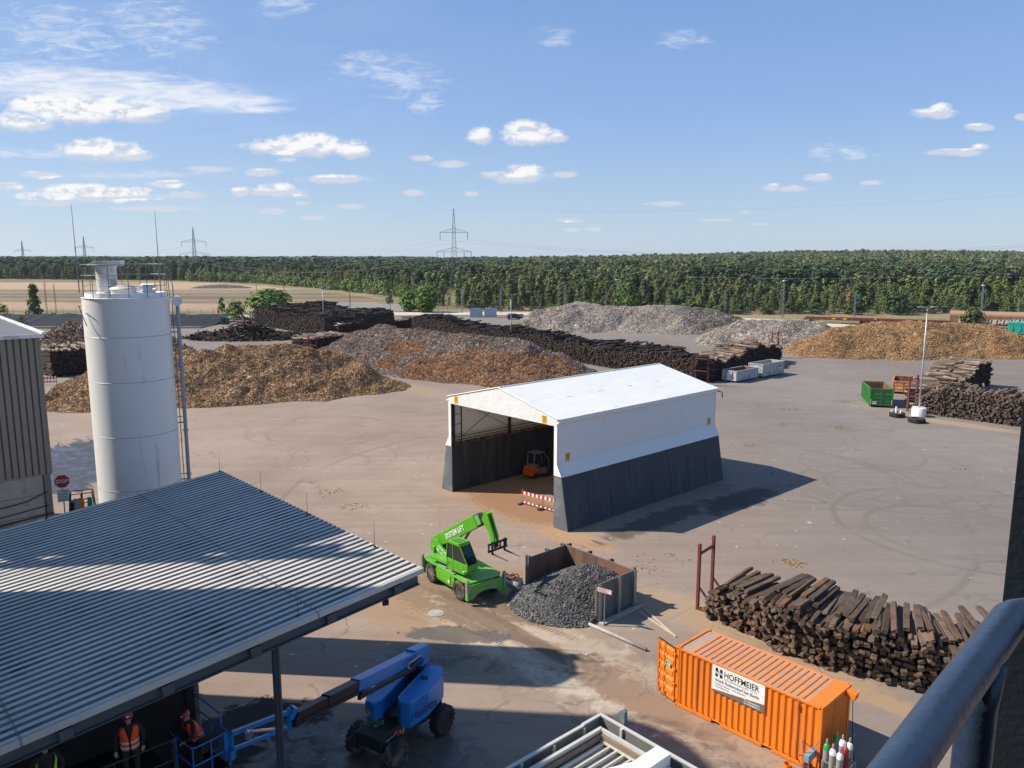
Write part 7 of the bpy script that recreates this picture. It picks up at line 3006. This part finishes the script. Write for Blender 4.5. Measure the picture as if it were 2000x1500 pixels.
def pylon(x, y, zb, h, rz, lab, thick=.17, aw=1.0):
    t = thing('pylon', (x, y, zb), rz, lab, 'pylon')
    k = h / 42.0
    b = MB()

    def half(z):
        return k * np.interp(z / k, [0, 10, 20.5, 31, 42], [2.7, 1.55, 1.1, .75, .12])
    lv = [0, 5, 9, 12.5, 15.5, 18, 20.5, 22.5, 24.5, 26.5, 28.5, 30.3, 32, 34, 36, 38, 40, 42]
    lv = [z * k for z in lv]
    cor = [(-1, -1), (1, -1), (1, 1), (-1, 1)]
    for i in range(len(lv) - 1):
        a, c = half(lv[i]), half(lv[i + 1])
        for j in range(4):
            p, q = cor[j], cor[(j + 1) % 4]
            b.bar((p[0] * a, p[1] * a, lv[i]), (p[0] * c, p[1] * c, lv[i + 1]), thick)
            b.bar((p[0] * a, p[1] * a, lv[i]), (q[0] * c, q[1] * c, lv[i + 1]), thick * .55)
            b.bar((q[0] * a, q[1] * a, lv[i]), (p[0] * c, p[1] * c, lv[i + 1]), thick * .55)
    b.build('lattice_mast', PYL, t)
    for zl, half_w, ins in ((20.6 * k, 8.8 * k, (8.6, 5.1)), (30.2 * k, 7.1 * k, (6.9,))):
        b = MB()
        for s_ in (-1, 1):
            for yy_ in (-.5 * k, .5 * k):
                b.bar((0, yy_ * 1.4, zl), (s_ * half_w * aw, yy_ * .25, zl), thick * .8)
                b.bar((0, yy_ * 1.4, zl + 2.3 * k), (s_ * half_w * aw, yy_ * .25, zl + .1), thick * .7)
            n = 6
            for i in range(n):
                f0, f1 = i / n, (i + 1) / n
                b.bar((s_ * half_w * aw * f0, 0, zl), (s_ * half_w * aw * f1, 0, zl + 2.3 * k * (1 - f1)), thick * .5)
        b.build('cross_arm', PYL, t)
        b = MB()
        for s_ in (-1, 1):
            for w_ in ins:
                b.cyl((s_ * w_ * k * aw, 0, zl), (s_ * w_ * k * aw, 0, zl - 3.6 * k), .13 * k + .03, n=6)
        b.build('insulator', PYL, t)
    return t


PZ_ = [(-29.0, 400.0, 0.0, 41.6), (-246.4, 620.0, 0.0, 40.4), (-369.0, 690.0, 0.0, 35.4), (-453.0, 740.0, 0.0, 32.4)]
LBL = ['tall lattice power pylon rising from the middle of the forest', 'lattice power pylon above the forest left of the middle, second largest',
       'small lattice power pylon seen above the white silo filter', 'smallest lattice power pylon far on the left horizon']
rz_ = R(5)
for (x, y, zb, h), lab, aw in zip(PZ_, LBL, (1, 1.38, 1.38, 1.36)):
    pylon(x, y, zb, h, rz_, lab, .17, aw)
# conductors
PZ_ = [(262.0, 255.0, 2.0, 44.0)] + PZ_
WIRE = paint('aluminium_wire', (.13, .145, .15), .6, .2, var=.05)


def wire(p, q, sag, r, n=40):
    pts = []
    for i in range(n + 1):
        t = i / n
        v = p.lerp(q, t)
        v.z -= 4 * sag * t * (1 - t)
        pts.append(v)
    return pts, r


def hangs(P):
    x, y, zb, h = P
    k = h / 42
    c, s = math.cos(rz_), math.sin(rz_)
    out = [Vector((x, y, zb + h))]
    for w_ in (-8.6, -5.1, 5.1, 8.6):
        out.append(Vector((x + w_ * k * c, y + w_ * k * s, zb + 17.0 * k)))
    for w_ in (-6.9, 6.9):
        out.append(Vector((x + w_ * k * c, y + w_ * k * s, zb + 26.6 * k)))
    return out


for i in range(len(PZ_) - 1):
    A, B = hangs(PZ_[i]), hangs(PZ_[i + 1])
    nm = ['right of the tallest pylon', 'between the tallest and the second pylon', 'between the second and third pylon', 'between the two smallest pylons'][i]
    L = (A[0] - B[0]).length
    t = thing('power_line', (0, 0, 0), 0, 'thin sagging power lines hanging ' + nm, 'power line')
    for j, (p, q) in enumerate(zip(A, B)):
        b = MB()
        pts, r = wire(p, q, L * (.018 if j == 0 else .028), .016 if j == 0 else .024)
        b.tube(pts, r, 4)
        b.build('earth_wire' if j == 0 else 'conductor', WIRE, t)

# ================================================================ lattice light masts along the railway
MAST = paint('mast_blue_grey', (.14, .19, .235), .5, .2, var=.1)
MASTR = paint('mast_rust_brown', (.17, .105, .075), .7, var=.2)


def lattice_mast(px, pt, pb, lab, mat=MAST, lampy=True, w_=.42, group=None):
    p = G(px, pb) if pb < 632 else at(px, pb, 205)
    top = at(px, pt, p.y).z
    t = thing('light_mast', (p.x, p.y, 0), .4, lab, 'light mast', group)
    b = MB()
    n = int(top / .9)
    for s_ in ((-1, -1), (1, -1), (1, 1), (-1, 1)):
        b.bar((s_[0] * w_ / 2, s_[1] * w_ / 2, 0), (s_[0] * w_ * .34, s_[1] * w_ * .34, top), .055)
    for i in range(n):
        z0, z1 = top * i / n, top * (i + 1) / n
        s_ = 1 if i % 2 else -1
        for y in (-1, 1):
            f0, f1 = w_ * (.5 - .16 * i / n), w_ * (.5 - .16 * (i + 1) / n)
            b.bar((s_ * f0, y * f0, z0), (-s_ * f1, y * f1, z1), .03)
            b.bar((y * f0, s_ * f0, z0), (y * f1, -s_ * f1, z1), .03)
    b.build('lattice', mat, t)
    if lampy:
        b = MB()
        b.box(0, 0, top + .12, .95, .45, .26)
        b.build('lamp_head', WHITEP, t)
    return t


for k, (px, pt, pb, lab) in enumerate([(1528, 549, 622, 'tallest lattice light mast before the forest above the lower grey chip heap'),
                                       (1915, 558, 622, 'lattice light mast behind the bushy pine on the right'),
                                       (1668, 571, 622, 'lattice mast behind the red flat wagons'),
                                       (1415, 567, 614, 'lattice mast before the forest above the right end of the far grey chip heap'),
                                       (1204, 547, 611, 'lattice light mast beside the pale pointed tree at the forest edge'),
                                       (1183, 563, 611, 'lattice mast just left of the pale pointed tree'),
                                       (1102, 556, 611, 'lattice mast before the forest above the left end of the far grey chip heap'),
                                       (978, 566, 611, 'lattice mast beside the right pale blue cabin'),
                                       (1987, 581, 622, 'lattice mast at the right edge above the brown freight wagon'),
                                       (903, 562, 611, 'thin lattice mast left of the pale blue cabins')]):
    lattice_mast(px, pt, pb, lab, MAST, k in (0, 1, 4), .42)
for (px, pt, pb, lab) in [(93, 550, 622, 'rust brown lattice mast right of the cone shaped tree'), (110, 556, 612, 'second rust brown lattice mast close to the silo'),
                          (341, 557, 612, 'rust brown lattice mast just right of the silo top'), (684, 564, 604, 'dark lattice mast behind the wide black sleeper stack'),
                          (503, 555, 600, 'thin rust brown mast behind the big rounded tree'), (556, 552, 590, 'thin rust brown mast on the far field right of the big rounded tree')]:
    lattice_mast(px, pt, pb, lab, MASTR, False, .36)

# ================================================================ fences
FEN = paint('fence_grey', (.22, .23, .22), .6, .2)


def fence(name, pts, h, lab, step=3.0, rails=(.95, .5)):
    t = thing(name, (0, 0, 0), 0, lab, 'fence')
    po, ra = MB(), MB()
    for (a, c) in zip(pts[:-1], pts[1:]):
        a, c = Vector((*a, 0)), Vector((*c, 0))
        n = max(1, int((c - a).length / step))
        for i in range(n + 1):
            p = a.lerp(c, i / n)
            po.bar(p, p + Vector((0, 0, h)), .09)
        for f in rails:
            ra.bar(a + Vector((0, 0, h * f)), c + Vector((0, 0, h * f)), .03)
        for i in range(n):
            p, q = a.lerp(c, i / n), a.lerp(c, (i + 1) / n)
            for j in range(6):
                u = p.lerp(q, j / 6)
                ra.bar(u, u + Vector((0, 0, h)), .012)
            for j in range(5):
                z = h * (.15 + .17 * j)
                ra.bar(p + Vector((0, 0, z)), q + Vector((0, 0, z)), .012)
    po.build('post', FEN, t)
    ra.build('wire_mesh', FEN, t)


fence('mesh_fence', [(-34, 266), (0, 264), (50, 251), (80, 245), (120, 243), (170, 246)], 2.0, 'long grey mesh fence along the forest edge')
fence('mesh_fence', [(-330, 253), (-200, 253), (-92, 254), (-62, 264)], 1.7, 'thin mesh fence beside the pale road on the left', 4.0)
fence('mesh_fence', [(-52, 340), (-68, 382), (-88, 418)], 2.0, 'mesh fence at the far end of the sandy sidings', 4.0)
fence('mesh_fence', [(-90, 214), (-78, 216), (-62, 233)], 1.6, 'thin mesh fence between green kiosk and wide black stack', 3.0)

# ================================================================ railway wagons and truck
WRED = paint('wagon_red', (.20, .032, .026), .6, var=.2, dirt=(.10, .04, .03), dirt_amt=.4)
WBRN = paint('wagon_brown', (.26, .145, .085), .7, var=.15, dirt=(.15, .09, .06), dirt_amt=.4)
GRAFM = paint('graffiti_white', (.62, .60, .55), .6, var=.1)


def bogie(t, x):
    b = MB()
    for dx in (-.9, .9):
        for y in (-.75, .75):
            b.cyl((x + dx, y - .07, .46), (x + dx, y + .07, .46), .45, n=14)
    b.span(x - 1.3, x + 1.3, -.95, -.85, .45, .75)
    b.span(x - 1.3, x + 1.3, .85, .95, .45, .75)
    b.build('bogie', DARKST, t)


def flat_wagon(p, q, lab):
    d = (q - p)
    L = d.length
    t = thing('flat_wagon', p, math.atan2(d.y, d.x), lab, 'rail wagon')
    b = MB()
    b.span(0, L, -1.4, 1.4, 1.0, 1.28)
    b.span(.2, L - .2, -1.44, -1.401, 1.2, 1.62)
    b.span(.2, L - .2, 1.401, 1.44, 1.2, 1.62)
    b.span(0, .15, -1.4, 1.4, 1.281, 1.75)
    b.span(L - .15, L, -1.4, 1.4, 1.281, 1.75)
    b.build('deck', WRED, t)
    b = MB()
    for k in range(int(L / 1.5)):
        b.span(.4 + k * 1.5, .5 + k * 1.5, -1.52, -1.441, .95, 1.65)
    b.build('stake', WRED, t)
    b = MB()
    for x in (L * .42, L * .58):
        b.span(x - .5, x + .5, -1.47, -1.445, 1.25, 1.58)
    b.build('yellow_plate', YELLOW, t)
    bogie(t, 2.2)
    bogie(t, L - 2.2)
    b = MB()
    for x in (-.45, L + .1):
        for y in (-.85, .85):
            b.cyl((x, y, 1.05), (x + .35, y, 1.05), .2, n=10)
    b.build('buffer', DARKST, t)


W0, W1 = at(1573, 632, 221), at(1706, 640, 214)
W2, W3 = at(1711, 640, 213.6), at(1858, 648, 206)
for v in (W0, W1, W2, W3):
    v.z = 0
flat_wagon(W0, W1, 'red flat rail wagon behind the chip heaps, left one of two')
flat_wagon(W2, W3, 'red flat rail wagon behind the orange chip heap, right one of two')
p0, p1 = Vector((115.5, 208, 0)), Vector((150, 190, 0))
d = p1 - p0
fw = thing('freight_wagon', p0, math.atan2(d.y, d.x), 'brown covered freight wagon with white graffiti behind the bushy pine', 'rail wagon')
L = d.length
b = MB()
b.span(0, L, -1.45, 1.45, 1.0, 3.0)
b.build('wagon_wall', WBRN, fw)
b = MB()
b.prism([(-1.52, 3.0), (-1.45, 3.55), (-.9, 4.1), (0, 4.3), (.9, 4.1), (1.45, 3.55), (1.52, 3.0)], 'yz', -.1, L + .1)
b.build('roof', paint('wagon_roof', (.33, .20, .125), .7, var=.12), fw, auto=30)
b = MB()
for k in range(int(L / 2.2) + 1):
    b.span(k * 2.2, k * 2.2 + .1, -1.50, -1.451, 1.0, 3.0)
    b.span(k * 2.2, k * 2.2 + .1, -1.56, -1.53, 3.0, 3.3)
b.build('rib', WBRN, fw)
rng = random.Random(12)
b = MB()
x = 2.0
while x < L - 2:
    w_ = rng.uniform(.7, 1.2)
    hh = rng.uniform(1.0, 1.45)
    for k in range(3):
        pa = (x + rng.uniform(0, w_), -1.515, 1.15 + rng.uniform(0, hh))
        pb_ = (x + rng.uniform(0, w_), -1.515, 1.15 + rng.uniform(0, hh))
        b.bar(pa, pb_, .22, .02, up=(0, 1, 0))
    b.bar((x, -1.515, 1.2), (x + w_ * .2, -1.515, 1.2 + hh), .24, .02, up=(0, 1, 0))
    b.bar((x + w_ * .8, -1.515, 1.2), (x + w_, -1.515, 1.2 + hh), .22, .02, up=(0, 1, 0))
    x += w_ + rng.uniform(.15, .6)
for v in range(0, len(b.v), 8):
    o_ = .0006 * (v // 8)
    for i in range(v, v + 8):
        b.v[i].y -= o_
b.build('graffiti', GRAFM, fw)
bogie(fw, 2.5)
bogie(fw, L - 2.5)
b = MB()
b.span(0, L, -1.2, 1.2, .75, .99)
b.build('underframe', DARKST, fw)
tp = Vector((112.5, 178.5, 0))
tt = thing('truck_trailer', tp, R(-35), 'turquoise green truck trailer with folded tarpaulin at the right edge', 'trailer')
TQ = paint('tarpaulin_turquoise', (.008, .30, .21), .45, var=.2, scale=.8, bump=.5, bscale=2)
b = MB()
b.span(0, 13, -1.25, 1.25, 1.1, 3.7)
b.build('tarpaulin', TQ, tt, bevel=.12)
b = MB()
for k in range(9):
    b.tube([(.6 + k * 1.5, -1.28, 1.3), (1.0 + k * 1.5, -1.33, 2.2), (.8 + k * 1.5, -1.27, 3.5)], [.03, .1, .03], 6)
b.span(-.05, 13.05, -1.3, 1.3, 3.4, 3.55)
b.build('tarpaulin_fold', TQ, tt)
b = MB()
b.span(0, 13, -1.2, 1.2, .9, 1.09)
for x in (9.5, 10.8, 12.1, 1.5):
    for y in (-1.05, 1.05):
        b.cyl((x, y - .15, .5), (x, y + .15, .5), .5, n=14)
b.build('axle_frame', DARKST, tt)
# rails the wagons stand on
b = MB()
for o_ in (-.75, .75):
    for (p, q) in ((W0 - (W3 - W0) * .3, W3 + (W3 - W0) * .5),):
        d = (q - p).normalized()
        n_2 = Vector((-d.y, d.x, 0))
        b.bar(p + n_2 * o_ + Vector((0, 0, .06)), q + n_2 * o_ + Vector((0, 0, .06)), .08, .12)
tag(b.build('railway_rails', RUST, None), 'pair of rusty rails under the red wagons', 'rails', kind='structure')
# ================================================================ people
SKIN = paint('skin', (.42, .25, .18), .6, var=.06)
CLOTH = paint('dark_work_clothes', (.018, .019, .022), .85, var=.2, bump=.3, bscale=14)
HIVO = paint('hi_vis_orange', (.95, .10, .012), .6, var=.05)
HIVG = paint('hi_vis_lime', (.42, .80, .04), .6, var=.05)
REFL = paint('reflective_band', (.62, .62, .64), .35, var=.04)
HELM = paint('red_brown_helmet', (.30, .055, .025), .35, var=.05)


def skin_mesh(name, nodes, edges, mat, parent, levels=2):
    """nodes: name -> (x, y, z, radius); one continuous surface grown on the joints"""
    ks = list(nodes)
    me = bpy.data.meshes.new(name)
    me.from_pydata([nodes[k][:3] for k in ks], [(ks.index(a), ks.index(b_)) for a, b_ in edges], [])
    o = bpy.data.objects.new(name, me)
    C.objects.link(o)
    md = o.modifiers.new('Skin', 'SKIN')
    md.use_smooth_shade = True
    for i, k in enumerate(ks):
        sv = me.skin_vertices[0].data[i]
        sv.radius = (nodes[k][3], nodes[k][4] if len(nodes[k]) > 4 else nodes[k][3])
        sv.use_root = (i == 0)
    ss = o.modifiers.new('Subdivision', 'SUBSURF')
    ss.levels = ss.render_levels = levels
    dg = bpy.context.evaluated_depsgraph_get()
    m2 = bpy.data.meshes.new_from_object(o.evaluated_get(dg))
    bpy.data.objects.remove(o)
    m2.materials.clear()
    m2.materials.append(mat)
    o = bpy.data.objects.new(name, m2)
    C.objects.link(o)
    o.parent = parent
    return o


def person(loc, rz, lab, vest, larm, rarm, lean=.0, helmet=True, head_turn=(0, 0), bands=True, stripes=False):
    """local frame: faces -y, x to its left; arms given as (elbow, wrist) points"""
    t = thing('person', loc, rz, lab, 'person')
    L_ = lean
    N = {'pelvis': (0, 0, .96, .15, .115), 'waist': (0, -.10 * L_, 1.10, .15, .11), 'chest': (0, -.30 * L_, 1.32, .175, .125), 'neckb': (0, -.42 * L_, 1.46, .085, .08),
         'neck': (0, -.46 * L_, 1.52, .055, .058)}
    E_ = [('pelvis', 'waist'), ('waist', 'chest'), ('chest', 'neckb'), ('neckb', 'neck')]
    for s_, nm in ((1, 'l'), (-1, 'r')):
        N['hip' + nm] = (s_ * .10, 0, .90, .105)
        N['knee' + nm] = (s_ * .12, -.03, .50, .072)
        N['ank' + nm] = (s_ * .12, .02, .10, .05)
        N['toe' + nm] = (s_ * .14, -.17, .05, .045)
        E_ += [('pelvis', 'hip' + nm), ('hip' + nm, 'knee' + nm), ('knee' + nm, 'ank' + nm), ('ank' + nm, 'toe' + nm)]
        el, wr = larm if s_ > 0 else rarm
        N['sh' + nm] = (s_ * .19, -.36 * L_, 1.41, .075)
        N['el' + nm] = (*el, .052)
        N['wr' + nm] = (*wr, .038)
        E_ += [('neckb', 'sh' + nm), ('sh' + nm, 'el' + nm), ('el' + nm, 'wr' + nm)]
    skin_mesh('body', N, E_, CLOTH, t)
    # head with face
    hx, hy, hz = 0, -.48 * L_, 1.63
    Mh = Matrix.Translation((hx, hy, hz)) @ Matrix.Rotation(head_turn[1], 4, 'Z') @ Matrix.Rotation(head_turn[0], 4, 'X')
    b = MB(Mh)
    b.ell((0, 0, .02), .078, .098, .118, 16, 12)
    b.ell((0, -.045, -.065), .052, .05, .05, 12, 8)
    b.add([(-.014, -.092, -.02), (.014, -.092, -.02), (0, -.098, .03), (0, -.122, -.018)], [(0, 1, 3), (0, 3, 2), (1, 2, 3), (0, 2, 1)])
    for s_ in (-1, 1):
        b.ell((s_ * .079, .005, .0), .012, .02, .03, 8, 6)
    b.cyl((0, .01, -.14), (0, .0, -.05), .05, n=12)
    hd_ = b.build('head', SKIN, t, smooth=True)
    b = MB(Mh)
    for s_ in (-1, 1):
        b.ell((s_ * .030, -.090, .025), .011, .008, .007, 8, 6)
    b.ell((0, -.092, -.062), .022, .008, .006, 8, 6)
    b.build('face_marks', CLOTH, hd_, smooth=True)
    b = MB(Mh)
    if helmet:
        b.lathe([(.118, .062), (.120, .07), (.112, .085), (.105, .13), (.075, .175), (.03, .192), (0, .194)], 20)
        b.prism([(-.09, -.10), (.09, -.10), (.07, -.165), (-.07, -.165)], 'xy', .062, .074)
        b.build('helmet', HELM, hd_, auto=40)
        b = MB(Mh)
        b.box(0, -.112, .11, .05, .014, .045, 0, -.25)
        b.build('helmet_badge', WTXT, hd_)
    else:
        b.ell((0, .015, .05), .086, .10, .10, 14, 8)
        b.build('hair', paint('dark_hair', (.02, .015, .01), .8), hd_, smooth=True)
    # hands: palm, four unequal bent fingers, thumb from the side
    for nm, (el, wr) in (('l', larm), ('r', rarm)):
        w_, e_ = Vector(wr), Vector(el)
        d = (w_ - e_).normalized()
        sx_ = d.cross(Vector((0, 0, 1)))
        sx_ = sx_.normalized() if sx_.length > .1 else Vector((1, 0, 0))
        dn = sx_.cross(d)
        s_ = 1 if nm == 'l' else -1
        H = {'wrist': (*w_, .030), 'palm': (*(w_ + d * .05), .036, .022), 'knuck': (*(w_ + d * .085), .036, .018)}
        HE_ = [('wrist', 'palm'), ('palm', 'knuck')]
        for i, (o_, ln) in enumerate(((-.030, .062), (-.010, .074), (.010, .070), (.030, .054))):
            k0 = w_ + d * .10 + sx_ * o_
            k1 = k0 + d * ln * .5 - dn * .012
            k2 = k0 + d * ln * .75 - dn * .042
            for j, kk in enumerate((k0, k1, k2)):
                H[f'f{i}{j}'] = (*kk, .0095 - .001 * j)
            HE_ += [('knuck', f'f{i}0'), (f'f{i}0', f'f{i}1'), (f'f{i}1', f'f{i}2')]
        t0 = w_ + d * .045 + sx_ * (-s_) * .038
        t1 = t0 + d * .035 + sx_ * (-s_) * .020 - dn * .015
        H['t0'] = (*t0, .011)
        H['t1'] = (*t1, .0095)
        HE_ += [('palm', 't0'), ('t0', 't1')]
        skin_mesh('hand', H, HE_, SKIN, t, 1)
    # vest: follows the trunk, open at the neck
    b = MB()
    rings = []
    for z, rx, ry, yo in ((.86, .190, .150, 0), (1.0, .185, .148, -.04 * L_), (1.15, .185, .145, -.14 * L_), (1.30, .205, .155, -.28 * L_), (1.40, .205, .140, -.36 * L_), (1.47, .16, .105, -.42 * L_)):
        rings.append([(rx * math.cos(a), yo + ry * math.sin(a), z) for a in np.linspace(-PI / 2 + (.10 if z < 1.2 else .10 + (z - 1.2) * 1.6), 3 * PI / 2 - (.10 if z < 1.2 else .10 + (z - 1.2) * 1.6), 25)])
    if stripes:
        keep = lambda j: j % 12 in (3, 4, 5)
    else:
        keep = lambda j: True
    vs = [p for r_ in rings for p in r_]
    fs = [(i * 25 + j, i * 25 + j + 1, (i + 1) * 25 + j + 1, (i + 1) * 25 + j) for i in range(5) for j in range(24) if keep(j)]
    b.add(vs, fs)
    v_ = b.build('vest', vest, t, smooth=True)
    sd_ = v_.modifiers.new('Solidify', 'SOLIDIFY')
    sd_.thickness = .012
    sd_.offset = 1
    if bands:
        b = MB()
        for z0, z1 in ((.90, .96), (1.03, 1.09)):
            ra_ = [[((.190 + .014) * math.cos(a), -.02 * L_ * (z > 1) + (.150 + .014) * math.sin(a), z) for a in np.linspace(-PI / 2 + .1, 3 * PI / 2 - .1, 25)] for z in (z0, z1)]
            b.add([p for r_ in ra_ for p in r_], [(j, j + 1, 25 + j + 1, 25 + j) for j in range(24)])
        o = b.build('reflective_band', REFL, v_, smooth=True)
        md = o.modifiers.new('Solidify', 'SOLIDIFY')
        md.thickness = .006
        md.offset = 1
    return t


# worker in the basket, leaning over the front rail
pw_ = BO + E1 * .50 + E2 * .72
person((pw_.x, pw_.y, BO.z), R(-35), 'worker in red helmet and orange vest leaning on the blue lift basket rail', HIVO,
       ((.34, -.30, 1.20), (.30, -.52, 1.16)), ((-.33, -.28, 1.16), (-.20, -.50, 1.06)), lean=.55, head_turn=(.35, .2))
# worker on the platform with the orange vest
WF = 6.15
pA = at(252, 1432, 17.0)
person((pA.x, pA.y, pA.z - 1.22), R(28), 'worker with bright orange vest and silver bands in the dark under the roof edge', HIVO,
       ((.30, .02, 1.15), (.27, -.14, .93)), ((-.30, .0, 1.16), (-.30, -.10, .90)), lean=.15, helmet=True)
pB = at(90, 1484, 15.6)
person((pB.x, pB.y, pB.z - 1.28), R(30), 'worker with lime green vest straps in the lower left corner under the roof', HIVG,
       ((.30, .02, 1.15), (.27, -.14, .93)), ((-.30, .0, 1.16), (-.30, -.10, .90)), lean=.2, helmet=False, bands=False, stripes=True)
pC = at(332, 1366, 20.6)
person((pC.x, pC.y, pC.z - 1.36), R(60), 'worker with lime shoulder patch behind the lift basket under the roof edge', HIVG,
       ((.36, -.22, 1.34), (.62, -.40, 1.30)), ((-.30, .0, 1.16), (-.25, -.15, .95)), lean=.3, helmet=False, bands=False, stripes=True)
# working platform they stand on
wp = thing('working_platform', (0, 0, 0), 0, 'dark working platform with rails under the canopy roof', 'platform')
fz = pA.z - 1.22
dE = Vector((-.736, -.677, 0))
dN = Vector((-.677, .736, 0))
o0 = Vector((pA.x, pA.y, 0)) - dN * .75 - dE * .6
b = MB()
Mw = Matrix(((dE.x, dN.x, 0, o0.x), (dE.y, dN.y, 0, o0.y), (0, 0, 1, 0), (0, 0, 0, 1)))
b.T = Mw
b.span(-.15, 9, 0, 3, fz - .12, fz)
b.build('deck', BLACKM, wp)
b = MB(Mw)
for k in range(8):
    b.cyl((-.15 + k * 1.3, .05, fz), (-.15 + k * 1.3, .05, fz + 1.05), .022, n=6)
for z in (.55, 1.05):
    b.cyl((-.15, .05, fz + z), (9, .05, fz + z), .022, n=6)
b.build('rail', DARKST, wp)
b = MB(Mw)
for x in (.1, 4, 8.5):
    for y in (.2, 2.8):
        b.span(x - .08, x + .08, y - .08, y + .08, 0, fz - .12)
b.build('leg', DARKST, wp)
w2 = MB()
fc = pC.z - 1.36
w2.box(pC.x, pC.y, fc - .06, 1.5, 1.5, .1, AX)
w2.build('deck', BLACKM, wp)
w2 = MB()
for (x, y) in ((-.65, 0), (.65, 0)):
    w2.cyl((pC.x + x, pC.y + y, 0), (pC.x + x, pC.y + y, fc), .06, n=8)
w2.build('leg', DARKST, wp)
